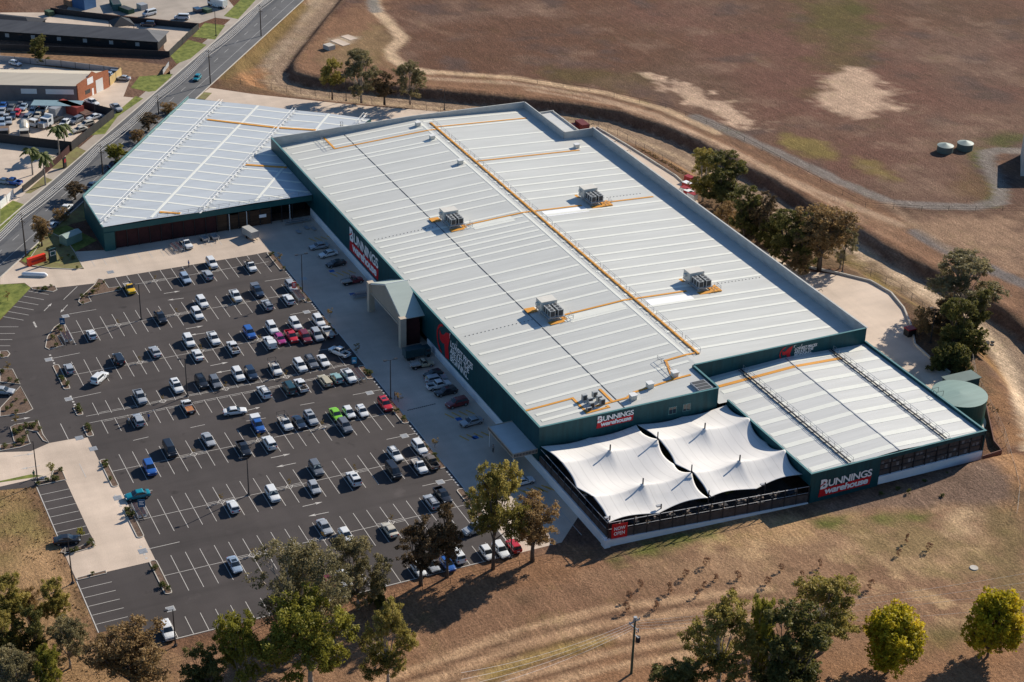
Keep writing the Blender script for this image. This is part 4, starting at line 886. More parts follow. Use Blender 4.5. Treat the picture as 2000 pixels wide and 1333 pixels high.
# light well at the front right corner of the roof
mb = MB(); u, v = PR(1370, 756); mb.box(u-1.8, u+1.8, v-1.6, v+1.6, roofz(v)-0.2, roofz(v)+0.45); mb.build("roof_hatch", M_GALV, store)
mb = MB()
for k in range(3): mb.box(u-1.6+k*1.15, u-0.7+k*1.15, v-1.4, v+1.4, roofz(v)+0.451, roofz(v)+0.50)
mb.build("hatch_glass", M_FAN, store)
# railing along the long walkway
rl = thing("roof_railing", "long galvanised handrail beside the orange walkway on the roof ridge", "railing", (-340, WALKV, roofz(WALKV)))
def railing(par, a, b, zf, side, h=1.1, sp=2.3, name_=("post", "rail"), m=M_GALV, r=0.05, mult=True):
    a = np.array(a, float); b = np.array(b, float); L = np.hypot(*(b-a)); d = (b-a)/L; n = np.array([-d[1], d[0]])*side
    pb = MB(); k = 0; gap = 0
    segs = []
    t = 0.0
    while t < L-1:
        e_ = min(t+11, L) if mult else L
        segs.append((t, e_)); t = e_+(1.2 if mult else 0.0)
    rb = MB()
    for (s0, s1) in segs:
        q0, q1 = a+d*s0+n, a+d*s1+n
        for hh in (h, h*0.55): rb.tube([(*q0, zf(q0[1])+hh), (*q1, zf(q1[1])+hh)], r*0.8, 4)
        m_ = max(2, int((s1-s0)/sp))
        for i in range(m_+1):
            q = q0+(q1-q0)*i/m_; pb.tube([(*q, zf(q[1])), (*q, zf(q[1])+h)], r, 4)
            pb.tube([(*(q-n*0.2), zf(q[1])+0.06), (*(q-n*3.0), zf(q[1])+0.10)], r, 4)
    pb.build(name_[0], m, par); rb.build(name_[1], m, par)
railing(rl, (-410, WALKV), (-269.7, WALKV), lambda v: roofz(WALKV)+0.1, 0.62)
for (a, b, l) in (((w_[0][0], w_[0][1]-0.8), (w_[1][0], w_[0][1]-0.8), "short handrail at the far left corner of the big roof"), ((a5[0]-1, a5[1]-0.9), (a5[0]+5.5, a5[1]-0.9), "short handrail near the front right corner of the big roof")):
    t = thing("roof_railing", l, "railing", (a[0], a[1], roofz(a[1]))); railing(t, a, b, roofz, -0.5, mult=False, sp=1.5)
t = thing("access_ladder", "caged ladder on the back left parapet between two roofs", "ladder", (UF-0.6, P(650, 235, 9)[1], 6))
lx, ly = UF-0.6, t.location[1]
for s_ in (-0.3, 0.3): MB().tube([(lx, ly+s_, 6), (lx, ly+s_, 10.9)], 0.05, 4).build("stile", M_DARKST, t)
mb = MB()
for k in range(7):
    mb.tube([(lx, ly-0.3, 6.3+k*0.6), (lx, ly+0.3, 6.3+k*0.6)], 0.03, 4)
for z in (9.0, 9.9, 10.8): mb.tube([(lx, ly-0.35, z), (lx-0.6, ly-0.3, z), (lx-0.6, ly+0.3, z), (lx, ly+0.35, z)], 0.035, 4)
mb.build("cage", M_DARKST, t)

# rooftop cooling plant
def cooler(u, v, label, mirror=1):
    z = roofz(v); t = thing("cooling_unit", label, "cooling unit", (u, v, z-0.1), group="cooling units on the store roof")
    mb = MB()
    for x in (-3, -1, 1, 3):
        for y in (-1.8, 1.8): mb.cyl(u+x, v+y, z-0.2, z+0.7, 0.07, seg=5)
    mb.box(u-3.2, u+3.3, v-2.0, v+2.0, z+0.65, z+0.82); mb.build("support_frame", M_GALV, t)
    MB().box(u-3.1, u-0.4, v-1.95, v+1.75, z+0.82, z+2.9).box(u-2.3, u-1.5, v-2.5, v-1.951, z+1.7, z+2.3).build("air_handler", M_ACW, t)
    for r in (-1, 1):
        for k in range(3):
            x0 = u-0.15+k*1.12; y0 = v-1.65 if r < 0 else v+0.25
            c = MB().box(x0, x0+1.02, y0, y0+1.3, z+0.82, z+2.35).build("condenser", M_ACG, t)
            MB().cyl(x0+0.51, y0+0.65, z+2.35, z+2.4, 0.42, seg=12).build("fan", M_FAN, c)
            MB().box(x0+1.021, x0+1.03, y0+0.15, y0+1.15, z+1.0, z+2.2).box(x0+0.15, x0+0.87, y0-0.009, y0-0.001, z+1.0, z+2.2).build("coil", M_FAN, c)
    wk_ = MB(); wk_.box(u-4.2, u-2.2, v-4.3, v-1.9, z-0.05, z+0.12).box(u+1.6, u+4.7, v+1.3, v+3.5, z-0.08, z+0.12).box(u+3.4, u+4.7, v-2.2, v+1.299, z-0.06, z+0.12); wk_.build("walkway_plate", M_ORANGE, t)
    pr = MB()
    for (x, y) in ((4.3, 1.7), (4.3, 3.4), (2.4, 3.5)): pr.tube([(u+x, v+y, z), (u+x, v+y, z+1.1)], 0.05, 4)
    for hh in (0.6, 1.1): pr.tube([(u+4.3, v+1.7, z+hh), (u+4.3, v+3.4, z+hh), (u+2.4, v+3.5, z+hh)], 0.04, 4)
    pr.build("handrail", M_GALV, t)
cooler(-350.0, 154.2, "cream cooling unit with six fans, left roof slope, farther from the camera")
cooler(-349.6, 191.2, "cream cooling unit with six fans, right roof slope, farther from the camera")
cooler(-298.6, 154.7, "cream cooling unit with six fans, left roof slope, nearer the camera")
cooler(-298.9, 191.4, "cream cooling unit with six fans, right roof slope, nearer the camera")
for k, (x, y) in enumerate(((1141, 776), (1152, 782), (1161, 770), (1170, 778), (1155, 791), (1176, 784), (1150, 796))):
    u, v = PR(x, y+6); z = roofz(v)
    t = thing("small_condenser", "grey condenser above the front sign, "+("leftmost of its cluster", "left of the rear pair", "rearmost of its cluster", "right of the rear pair", "front one among uprights", "rightmost of its cluster", "low one at the front")[k], "condenser", (u, v, z), group="condenser cluster above the front sign")
    MB().box(u-0.35, u+0.35, v-0.5, v+0.5, z, z+1.3 if k < 6 else z+0.8).build("casing", M_ACG, t); MB().box(u+0.351, u+0.37, v-0.38, v+0.38, z+0.2, z+1.1 if k < 6 else z+0.7).build("coil", M_FAN, t)
for k, (x, y, wh) in enumerate(((816, 246, "at the far end of the ridge walkway"), (844, 272, "left of the ridge walkway, second from the far end"), (899, 320, "left of the ridge walkway, third from the far end"), (1126, 289, "at the end of the short orange strip"), (1317, 735, "beside the zigzag orange walkway"), (1269, 757, "on the front roof edge left of the zigzag walkway"), (1236, 780, "on the front roof edge by the gutter"))):
    u, v = PR(x, y); z = roofz(v)
    t = thing("roof_vent", "small pale box vent "+wh, "roof vent", (u, v, z), group="small roof vents")
    MB().box(u-0.6, u+0.6, v-0.6, v+0.6, z, z+1.0).build("box", M_ACW, t); MB().box(u-0.72, u+0.72, v-0.72, v+0.72, z+1.0, z+1.12).build("cowl", M_WSTEEL, t)

# ------------------------------------------------------------------ right-hand annexe
annex = thing("annexe_building", "long low annexe with pale ribbed roof and store sign on its front right", "annexe", (-245, 192, 0))
AW0, AE, AN, AF = 172.3, 212.5, -224.7, UN2+0.3
def arz(v): return 5.9+(v-AW0)*0.045 if v < 192.2 else 5.9+(AE-v)*0.045
mb = MB()
mb.wall((UN1+0.5, AW0), (AN, AW0), 3.9, 6.5, 0.3); mb.wall((AN-0.15, AW0+0.15), (AN-0.15, 187.9), -2.2, 6.5, 0.3); mb.wall((AN-0.15, 187.9), (AN-0.15, AE), 5.7, 6.5, 0.3)
mb.wall((AF, AE), (AN, AE), 0, 6.5, 0.3); mb.build("wall", M_GREEN, annex)
MB().wall((AN-0.15, 187.9), (AN-0.15, AE), (0.3, 0.0), (2.0, 2.0), 0.36).build("plinth", M_WHITEW, annex)
gl = MB()
for k in range(9):
    v0 = 188.1+k*2.68; gl.box(AN-0.4, AN-0.36, v0+0.12, v0+2.6, 2.1, 5.6)
gl.build("mesh_panel", M_MESH, annex)
mb = MB()
for k in range(10): mb.box(AN-0.3, AN-0.12, 188.0+k*2.68-0.08, 188.0+k*2.68+0.08, 2.0, 5.7)
for z in (3.3, 4.5): mb.box(AN-0.29, AN-0.2, 188, 212.2, z-0.05, z+0.05)
mb.build("mullion", M_DARKST, annex)
st = MB(); rg = random.Random(5)
for k in range(26):
    v0 = 188.4+k*0.9; z0 = rg.choice((2.2, 3.4, 4.5)); st.box(AN-0.35, AN-0.34, v0, v0+0.6, z0, z0+rg.uniform(0.4, 0.9))
st.build("stock_behind_mesh", mat("stacked_stock", (0.16, 0.15, 0.15), 0.8, var=0.5, scale=1.2), annex)
mb = MB(); v0_, v1_ = AW0+0.16, AE-0.16
mb.quad([(AF, v0_, arz(v0_)), (AN-0.3, v0_, arz(v0_)), (AN-0.3, 192.2, arz(192.2)), (AF, 192.2, arz(192.2))]).quad([(AF, 192.2, arz(192.2)), (AN-0.3, 192.2, arz(192.2)), (AN-0.3, v1_, arz(v1_)), (AF, v1_, arz(v1_))])
mb.quad([(UN1+0.4, 170.4, arz(AW0)), (UN1+0.4, v0_, arz(v0_)), (AF, v0_, arz(v0_)), (AF, 170.4, arz(AW0))])
aroof = mb.build("roof", M_ROOF2, annex)
for u in (-262.9, -258.3, -253.8, -249.1, -244.6, -240.2, -235.7, -231.0, -226.8):
    for (a, b) in ((v0_+0.9, 192.0), (192.4, v1_-0.5)): strip(aroof, "skylight", M_SKYL, u, a, b, 1.35, 0.04, arz)
MB().box(AF+0.2, AN-0.4, 192.1, 192.3, arz(192.2)+0.0, arz(192.2)+0.09).build("ridge_cap", M_GALV, aroof)
MB().wall((UN1+0.65, AW0), (AN+0.1, AW0), 6.503, 6.56, 0.42).wall((AN-0.15, AW0+0.22), (AN-0.15, AE-0.25), 6.503, 6.56, 0.42).wall((AF, AE), (AN+0.1, AE), 6.503, 6.56, 0.42).build("capping", M_CAP, annex)
store_sign(annex, (AN, 174.5, 0), (0, 1, 0), 0.0, 11.6, 0.9, 4.7)
ov = wk(aroof, [(-260.6, 170.8), (-260.6, 192.2), (-260.6, 203)], zf=arz, wd=0.9)
for (v, wh) in ((181.3, "left of the annexe ridge"), (203.5, "right of the annexe ridge")):
    t = thing("roof_railing", "long dark walkway with double handrail "+wh, "railing", (-245, v, arz(v)), group="annexe roof walkways")
    MB().box(AF+0.5, AN-0.6, v-0.18, v+0.18, arz(v)+0.25, arz(v)+0.33).build("walkway_plate", M_DARKST, t)
    railing(t, (AF+0.5, v), (AN-0.6, v), arz, 0.55, mult=False, sp=2.0, m=M_GALV); railing(t, (AF+0.5, v), (AN-0.6, v), arz, -0.55, h=0.3, mult=False, sp=2.0, m=M_DARKST)

# ------------------------------------------------------------------ timber yard
yard = thing("timber_yard_building", "wedge-shaped open-fronted timber yard with pale striped roof, left of the store", "building", (-415, 115, 0))
YP = [(-382.6, 78.7), (-382.6, VW-0.02), (-414.6, VW-0.02), (-414.6, 150.5), (-426.0, 163.0), (-459.9, 121.6), (-402.2, 78.7)]
mb = MB()
mb.wall((-402.2, 78.8), (-382.4, 78.8), 0, 6.0, 0.3); mb.wall((-402.2, 78.7), (-459.9, 121.6), 0, 6.0, 0.3); mb.wall((-459.9, 121.6), (-426, 163), 0, 6.0, 0.3)
mb.wall((-426, 163), (-414.8, 150.5), 0, 6.0, 0.3)
mb.build("wall", M_GREEN, yard)
MB().wall((-382.5, 78.7), (-382.5, VW-0.1), 4.7, 6.03, 0.36).wall((-382.35, 78.7), (-382.35, 81.2), 0, 4.69, 0.5).build("fascia", mat("fascia_green", (0.022, 0.10, 0.10), 0.5), yard)
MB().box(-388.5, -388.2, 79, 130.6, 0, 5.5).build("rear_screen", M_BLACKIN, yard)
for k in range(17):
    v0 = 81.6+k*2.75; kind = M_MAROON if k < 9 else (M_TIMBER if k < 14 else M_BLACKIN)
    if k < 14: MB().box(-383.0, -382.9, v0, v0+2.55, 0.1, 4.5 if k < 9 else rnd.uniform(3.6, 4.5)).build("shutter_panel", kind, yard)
    MB().box(-382.85, -382.7, v0-0.16, v0-0.02, 0, 4.69).build("post", M_DARKST, yard)
for v in (109.2, 113.6, 124.6): MB().tube([(-382.2, v, 4.6), (-382.05, v, 4.2), (-382.05, v, 0)], 0.09, 5).build("downpipe", M_WSTEEL, yard)
MB().box(-382.25, -382.2, 116.8, 118.6, 2.3, 3.1).build("notice", M_WHITE, yard)
# sawtooth-free low roof with three falls
A_ = np.array((-446.64, 137.73)); B_ = np.array((-382.83, 90.03)); dR = (B_-A_)/np.hypot(*(B_-A_)); nR = np.array((-dR[1], dR[0]))
if nR[1] < 0: nR = -nR
def yo(p): return float((np.array(p)-A_) @ nR)      # offset across the ridges
r2 = yo((-434.85, 154.79)); r1 = 0.0
def yz(p): 
    o = yo(p); 
    if o <= r1: return 6.35+o*0.018
    if o <= (r1+r2)/2: return 6.35-(o-r1)*0.018
    if o <= r2: return 6.35-(r2-o)*0.018
    return 6.35-(o-r2)*0.018
def clip(poly, lo, hi):
    def half(pl, f):
        out = []
        for i in range(len(pl)):
            a, b = np.array(pl[i]), np.array(pl[(i+1) % len(pl)]); fa, fb = f(a), f(b)
            if fa >= 0: out.append(tuple(a))
            if fa*fb < 0: out.append(tuple(a+(b-a)*fa/(fa-fb)))
        return out
    pl = half(poly, lambda q: yo(q)-lo); return half(pl, lambda q: hi-yo(q)) if pl else pl
mb = MB()
cuts = [-60, 0, r2/2, r2, 90]
left_part = [(-382.45, 78.65), (-382.45, VW-0.02), (-414.6, VW-0.02), (-459.7, 121.5), (-402.1, 78.65)]
right_part = [(-414.6, VW-0.02), (-414.6, 150.5), (-425.9, 162.8), (-459.7, 121.5)]
for lo, hi in zip(cuts[:-1], cuts[1:]):
    for part in (left_part, right_part):
        pl = clip(part, lo, hi)
        if len(pl) > 2:
            ar = sum(pl[i][0]*pl[(i+1) % len(pl)][1]-pl[(i+1) % len(pl)][0]*pl[i][1] for i in range(len(pl)))
            if ar < 0: pl = pl[::-1]
            mb.quad([(p[0], p[1], yz(p)) for p in pl])
yroof = mb.build("roof", M_ROOF3, yard)
def inpoly(p, pl): return bool(inside(np.array([p[0]]), np.array([p[1]]), pl)[0])
full = left_part[:3]+[(-414.6, 150.5), (-425.9, 162.8)]+left_part[3:]
def clipline(a, b, n=160):
    pts = [a+(b-a)*i/n for i in range(n+1)]; ok = [p for p in pts if inpoly(p, full) and p[0] < -383.2]
    return (ok[0], ok[-1]) if len(ok) > 3 else None
def yard_strip(a, b, m, name, wd, h, par=yroof):
    d = (b-a)/np.hypot(*(b-a)); n = np.array([-d[1], d[0]])*wd/2; bb = MB()
    oo = sorted(set([0.0, 1.0]+[s_ for s_ in [((c-yo(a))/(yo(b)-yo(a)+1e-9)) for c in (r1, r2/2, r2)] if 0 < s_ < 1]))
    for s0, s1 in zip(oo[:-1], oo[1:]):
        p, q = a+(b-a)*s0, a+(b-a)*s1; zp, zq = yz(p)+h, yz(q)+h
        c4 = [(*(p-n), zp), (*(q-n), zq), (*(q+n), zq), (*(p+n), zp)]; bb.quad(c4)
        lo4 = [(x, y, z-h-0.01) for x, y, z in c4]
        for i in range(4): bb.quad([lo4[i], lo4[(i+1) % 4], c4[(i+1) % 4], c4[i]])
    return bb.build(name, m, par)
for t_ in np.arange(-12, 84, 5.1):
    for lo, hi in ((-48, -0.6), (0.6, r2-0.6), (r2+0.6, 60)):
        a = A_+dR*t_+nR*lo; b = A_+dR*t_+nR*hi; c = clipline(a, b)
        if c: yard_strip(c[0], c[1], M_SKYL, "skylight", 0.75, 0.035)
for o in (r1, r2):
    c = clipline(A_+dR*-20+nR*o, A_+dR*110+nR*o, 600)
    if c: yard_strip(c[0], c[1], M_SKYL, "ridge_cap", 0.6, 0.05)
for pts in (((405, 234), (470, 243), (540, 250), (617, 256)), ((475, 322), (560, 329)), ((312, 416), (352, 418))):
    q = [np.array(P(*p, 6.2)) for p in pts]
    for a, b in zip(q[:-1], q[1:]): yard_strip(a, b, M_ORANGE, "walkway_strip", 0.85, 0.14)
for (pa, pb, l) in (((432, 200), (200, 435), "cluttered white walkway nearest the road on the timber yard roof"), ((575, 217), (395, 412), "white walkway across the middle of the timber yard roof"), ((714, 226), (697, 245), "short white walkway at the back corner of the timber yard roof")):
    a, b = np.array(P(*pa, 6.3)), np.array(P(*pb, 6.3)); m_ = (a+b)/2; L = np.hypot(*(b-a)); d = (b-a)/L; n = np.array([-d[1], d[0]])
    t = thing("roof_walkway", l, "roof walkway", (m_[0], m_[1], yz(m_)))
    pb_ = MB(); rb = MB(); rg = random.Random(int(L)); k = 0
    while k < L:
        p = a+d*k; z = yz(p)
        rb.wall(tuple(p), tuple(p+d*1.6), z+0.12, z+0.18, 0.42)
        for s_ in (-0.45, 0.45):
            q = p+n*s_; pb_.tube([(*q, z), (*q, z+1.0)], 0.04, 4)
        pb_.tube([(*(p-n*1.2), z+0.1), (*(p+n*1.2), z+0.1)], 0.04, 4); k += 2.2
    for s_ in (-0.45, 0.45): rb.tube([(*(a+n*s_), yz(a)+1.0), (*(b+n*s_), yz(b)+1.0)], 0.045, 4)
    rb.build("deck", M_WSTEEL, t); pb_.build("post", M_WSTEEL, t)
t = thing("roof_railing", "low handrail along the front edge of the timber yard roof", "railing", (-383.2, 110, 6.2))
railing(t, (-383.3, 92), (-383.3, 130), lambda v: 6.1, 0.0001, h=0.9, mult=False, sp=2.5)
MB().wall((-402.3, 78.62), (-460.1, 121.6), 6.003, 6.45, 0.25).wall((-402.3, 78.62), (-382.4, 78.62), 6.003, 6.3, 0.25).build("capping", M_CAP, yard)

# ------------------------------------------------------------------ entrance porch
porch = thing("entrance_porch", "gabled entrance porch with beige louvres and square columns on the store front", "porch", (-320, 128, 0))
PU0, PU1, PV0 = -329.6, -310.9, 125.6
for u in (PU0, PU1):
    MB().box(u-0.65, u+0.65, PV0-0.65, PV0+0.65, 0, 7.0).box(u-0.7, u+0.7, PV0-0.7, PV0+0.7, 7.0, 7.12).build("column", M_BEIGE, porch)
pu0, pu1 = PU0+0.3, PU1-0.3; um = (pu0+pu1)/2; ze, zr_, zb_ = 6.7, 10.75, 4.9
MB().quad([(pu0, PV0, zb_), (pu1, PV0, zb_), (pu1, PV0, ze), (um, PV0, zr_), (pu0, PV0, ze)]).quad([(pu0, PV0+0.25, zb_), (pu0, PV0+0.25, ze), (um, PV0+0.25, zr_), (pu1, PV0+0.25, ze), (pu1, PV0+0.25, zb_)]).build("gable_louvres", M_LOUVRE, porch)
lb = MB()
for k in range(19):
    z = zb_+0.15+k*0.29; f = max(0, (z-ze)/(zr_-ze)); lb.box(pu0+(um-pu0)*f+0.1, pu1-(pu1-um)*f-0.1, PV0-0.08, PV0-0.01, z, z+0.13)
lb.build("louvre_blades", M_BEIGE, porch)
MB().wall((pu0-0.2, PV0-0.1), (pu1+0.2, PV0-0.1), zb_-0.3, zb_, 0.3).build("beam", M_BEIGE, porch)
mb = MB(); f0, f1 = PV0-0.25, VW-0.02
a, b, c, d, e_, g = (pu0-0.5, f0, ze), (um, f0, zr_+0.05), (pu1+0.5, f0, ze), (pu0-0.5, f1, ze), (um, f1-0.2, zr_+0.05), (pu1+0.5, f1, ze)
mb.quad([a, b, e_, d][::-1]).quad([b, c, g, e_][::-1])
solid(mb.build("roof", M_PORCHR, porch), 0.12)
MB().tube([(um, f0, zr_+0.1), (um, f1, zr_+0.1)], 0.12, 6).build("ridge_cap", M_WSTEEL, porch)
MB().quad([(pu0-0.5, f0-0.02, ze), (um, f0-0.02, zr_+0.1), (um, f0-0.02, zr_-0.2), (pu0-0.5, f0-0.02, ze-0.3)]).quad([(um, f0-0.02, zr_+0.1), (pu1+0.5, f0-0.02, ze), (pu1+0.5, f0-0.02, ze-0.3), (um, f0-0.02, zr_-0.2)]).build("barge_board", M_WSTEEL, porch)
MB().box(pu0, pu1, VW-1.1, VW-0.9, 0, 5.2).build("doorway", M_MAROON, porch)
for k in range(6): MB().box(pu0+1.2+k*2.9, pu0+1.3+k*2.9, VW-1.2, VW-1.101, 0, 4.4).build("door_frame", M_DARKST, porch)
MB().box(pu1-0.15, pu1, PV0+0.5, VW-1.1, 0, 6.6).build("side_screen", M_MAROON, porch)
# side canopy near the nursery
can = thing("loading_canopy", "low flat canopy with beige lattice fascia beside the sails, against the store wall", "canopy", (-260.5, 128, 0))
cu0, cu1, cv0 = -266.6, -255.2, 125.5
MB().box(cu0+0.15, cu1-0.15, cv0+0.15, VW-0.02, 4.3, 4.5).build("roof", M_ROOF2, can)
fb = MB().box(cu0, cu1, cv0, cv0+0.14, 3.7, 4.65).box(cu1-0.14, cu1, cv0+0.141, VW-0.02, 3.7, 4.65).box(cu0, cu0+0.14, cv0+0.141, VW-0.02, 3.7, 4.65).build("fascia", M_BEIGE, can)
lt = MB()
for k in range(16): lt.box(cu1+0.001, cu1+0.03, cv0+0.25+k*0.31, cv0+0.40+k*0.31, 3.9, 4.45)
for k in range(36): lt.box(cu0+0.2+k*0.31, cu0+0.35+k*0.31, cv0-0.03, cv0-0.001, 3.9, 4.45)
lt.build("lattice", M_TRIM, can)
for u in (cu0+0.3, cu1-0.3): MB().cyl(u, cv0+0.3, 0, 3.7, 0.12, seg=6).build("column", M_WSTEEL, can)

# ------------------------------------------------------------------ nursery under the sails
NF0, NF1 = np.array((-227.1, 131.0)), np.array((-224.9, 172.2))
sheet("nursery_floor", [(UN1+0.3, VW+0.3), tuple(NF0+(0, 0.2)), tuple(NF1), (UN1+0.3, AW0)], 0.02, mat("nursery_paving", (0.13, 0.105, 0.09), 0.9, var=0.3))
wl = thing("nursery_fence", "white plinth wall with dark mesh screen round the sail-covered nursery", "fence", (-240, 131, 0))
MB().wall((UN1, VW+0.1), tuple(NF0-(0, 0.3)), 0, 2.0, 0.5).build("side_plinth", M_WHITEW, wl)
MB().wall(tuple(NF0), tuple(NF1), (0, -1.9), (1.5, 0.2), 0.5).build("front_plinth", M_WHITEW, wl)
MB().box(NF0[0]-0.9, NF0[0]+0.5, NF0[1]-0.8, NF0[1]+0.4, 0, 1.7).build("corner_block", M_WHITEW, wl)
d_n = NF1-NF0; n_post = 17
post = MB(); sc = MB(); ra = MB()
def ztop(t): return 5.0-1.3*t
def zbot(t): return 1.5-1.3*t
for k in range(n_post):
    t = k/(n_post-1); p = NF0+d_n*t; MB().box(p[0]-0.08, p[0]+0.08, p[1]-0.08, p[1]+0.08, zbot(t), ztop(t)+0.1).build("post", M_DARKST, wl)
for k in range(10):
    u = UN1+3+k*2.75; MB().box(u-0.08, u+0.08, VW+0.05, VW+0.21, 2.0, 5.1).build("post", M_DARKST, wl)
ra.tube([(*NF0, 5.0), (*NF1, 3.7)], 0.07, 5).tube([(*NF0, 3.6), (*NF1, 2.3)], 0.05, 5).tube([(UN1+1, VW+0.13, 5.05), (NF0[0], VW+0.13, 5.05)], 0.07, 5).tube([(UN1+1, VW+0.13, 3.6), (NF0[0], VW+0.13, 3.6)], 0.05, 5)
ra.build("rail", M_GALV, wl)
sc.quad([(NF0[0], NF0[1], 1.5), (NF1[0], NF1[1], 0.2), (NF1[0], NF1[1], 2.0), (NF0[0], NF0[1], 3.3)]).quad([(UN1+0.5, VW+0.1, 2.0), (NF0[0], VW+0.1, 2.0), (NF0[0], VW+0.1, 3.4), (UN1+0.5, VW+0.1, 3.4)])
sc.build("mesh_screen", M_MESH, wl)
rg = random.Random(3)
for k in range(11):
    t = 0.06+k*0.087; p = NF0+d_n*t; st = MB()
    for j in range(3): st.box(p[0]-1.6, p[0]-0.5, p[1]-1.1, p[1]+rg.uniform(0.2, 1.2), zbot(t)+0.3+j*0.95, zbot(t)+0.36+j*0.95)
    for j in range(9): x = rg.uniform(-1.5, -0.6); y = rg.uniform(-1, 0.8); z = zbot(t)+0.36+rg.choice((0, .95, 1.9)); st.box(p[0]+x, p[0]+x+0.3, p[1]+y, p[1]+y+0.35, z, z+rg.uniform(.25, .6), 1)
    o = thing("display_rack", "display rack of stock behind the nursery mesh, %s from its left corner" % ("first", "second", "third", "fourth", "fifth", "sixth", "seventh", "eighth", "ninth", "tenth", "eleventh")[k], "rack", (p[0]-1, p[1], 0), group="display racks behind the nursery mesh")
    st.build("shelves", [M_DARKST, mat("mixed_stock", (0.10, 0.06, 0.045), 0.8, var=0.8, scale=1.5, col2=(0.2, 0.16, 0.13))], o)
for k, (x, y) in enumerate(sorted(((1225, 925), (1240, 950), (1270, 860), (1300, 890), (1335, 915), (1350, 935), (1180, 905), (1130, 885), (1150, 960), (1205, 1000), (1375, 970), (1240, 985), (1420, 960), (1290, 985), (1110, 900)))):
    u, v = P(x, y, 1.0); v = max(132.5, min(171, v)); u = min(max(u, -253.5), -228.5)
    tree('bush' if k % 2 else 'gsapling', u, v, rnd.uniform(1.5, 2.6), rnd.uniform(2.2, 3.4), "green plant under the white sails, %s from the left" % ("first second third fourth fifth sixth seventh eighth ninth tenth eleventh twelfth 13th 14th 15th".split()[k]), "nursery_plant", "plant", "nursery plants under the sails")
# tensioned sails
def sail(v0, v1, label):
    nu, nv = 96, 56; u0, u1 = -254.7, -227.4
    ridges = (-246.3, -233.6); vm = (v0+v1)/2
    sg = thing("shade_sail", label, "shade sail", ((u0+u1)/2, vm, 0), group="shade sails over the nursery"); mb = MB()
    def zf(u, v):
        # ridge lines run across between masts, gutters between them
        kn = [u0, ridges[0], (ridges[0]+ridges[1])/2, ridges[1], u1]; hk = [0.25, 1, 0.0, 1, 0.0]
        i = 0
        while i < 3 and u > kn[i+1]: i += 1
        t = (u-kn[i])/(kn[i+1]-kn[i]); a, b = hk[i], hk[i+1]
        tt = t if a > b else 1-t; dist_ = max(0, min(1, tt)); top = max(a, b); low = min(a, b)
        prof = low+(top-low)*(1-dist_)**1.9
        w_ = abs(v-vm)/((v1-v0)/2)                   # 0 at the centre mast, 1 at the edges
        sag = math.sin(PI*w_)**1.0 if w_ <= 1 else 0
        rid = 1-0.34*sag*(1-0.5*dist_)
        zed = 4.55+2.25*prof*rid
        # low valleys between masts pull the cloth to side anchors
        zed += 0.55*math.cos(PI*w_)*(-1)*(1-prof)*0.6
        return zed
    vs = []
    for i in range(nu+1):
        a = i/nu; u = u0+(u1-u0)*a
        # side edges curve inwards between anchor points
        kn = [u0, ridges[0], (ridges[0]+ridges[1])/2, ridges[1], u1]; j = 0
        while j < 3 and u > kn[j+1]: j += 1
        t = (u-kn[j])/(kn[j+1]-kn[j]); sc_ = math.sin(PI*min(1, max(0, t)))*0.62
        row = []
        for q in range(nv+1):
            b = q/nv; v = v0+sc_+(v1-v0-2*sc_)*b
            uu = u; e_in = 0.9*abs(math.sin(2*PI*b))      # front and rear edges scallop too
            if a > 0.85: uu = u-e_in*(a-0.85)/0.15
            if a < 0.10: uu = u+e_in*0.6*(0.10-a)/0.10
            row.append((uu, v, zf(u, v)))
        vs.append(row)
    for i in range(nu):
        for q in range(nv): mb.quad([vs[i][q], vs[i+1][q], vs[i+1][q+1], vs[i][q+1]])
    o = mb.build("membrane", M_SAIL, sg)
    bm = bmesh.new(); bm.from_mesh(o.data); bmesh.ops.remove_doubles(bm, verts=bm.verts, dist=1e-4); bm.to_mesh(o.data); bm.free()
    o.data.polygons.foreach_set("use_smooth", [True]*len(o.data.polygons)); o.data.update(); solid(o, 0.02)
    for u in ridges:
        m_ = MB().cyl(u, vm, 0, 8.0, 0.14, seg=8).build("mast", M_DARKST, sg)
        MB().cyl(u, vm, 6.6, 6.8, 0.5, 0.2, seg=12).build("mast_ring", M_SAIL, sg)
sail(VW+0.4, 151.75, "left white tensile sail with two masts, nearest the car park")
sail(151.95, AW0-0.1, "right white tensile sail with two masts, against the annexe")
for (u, v, wh) in ((-246.3, 151.65, "back"), (-233.6, 151.65, "middle"), (-227.2, 151.65, "front")):
    t = thing("sail_post", "dark sail post between the two white sails, %s one" % wh, "post", (u, v, 0), group="posts between the sails")
    MB().tube([(u, v, 0), (u, v, 8.4 if wh != "front" else 6.6)], 0.13, 6).build("shaft", M_DARKST, t); MB().tube([(u, v, 7.2 if wh != "front" else 5.8), (u+0.8, v+0.2, 6.6 if wh != "front" else 5.5)], 0.1, 5).build("floodlight", M_DARKST, t)
def floodpost(x, y, ty, wh, arm=-1):
    u, v = P(x, y); h = height_at(u, v, ty); t = thing("flood_light_post", "dark floodlight post "+wh, "flood light", (u, v, 0), group="floodlight posts round the nursery")
    MB().box(u-0.1, u+0.1, v-0.1, v+0.1, -1.5, h).build("shaft", M_DARKST, t); MB().box(u-0.25, u+0.25, v-1.0, v-0.2, h-0.35, h-0.1).build("lamp_head", M_GALV, t)
floodpost(1188, 1060, 1008, "at the nursery's front left corner"); floodpost(1288, 1032, 985, "on the nursery front, second from the left corner"); floodpost(1392, 1008, 965, "on the nursery front, third from the left corner"); floodpost(1490, 988, 943, "on the nursery front, nearest the annexe"); floodpost(1146, 1000, 964, "on the nursery's side fence facing the car park")
nb = thing("banner", "red NOW OPEN banner on the nursery's front left corner", "banner", (-226.7, 132.7, 3))
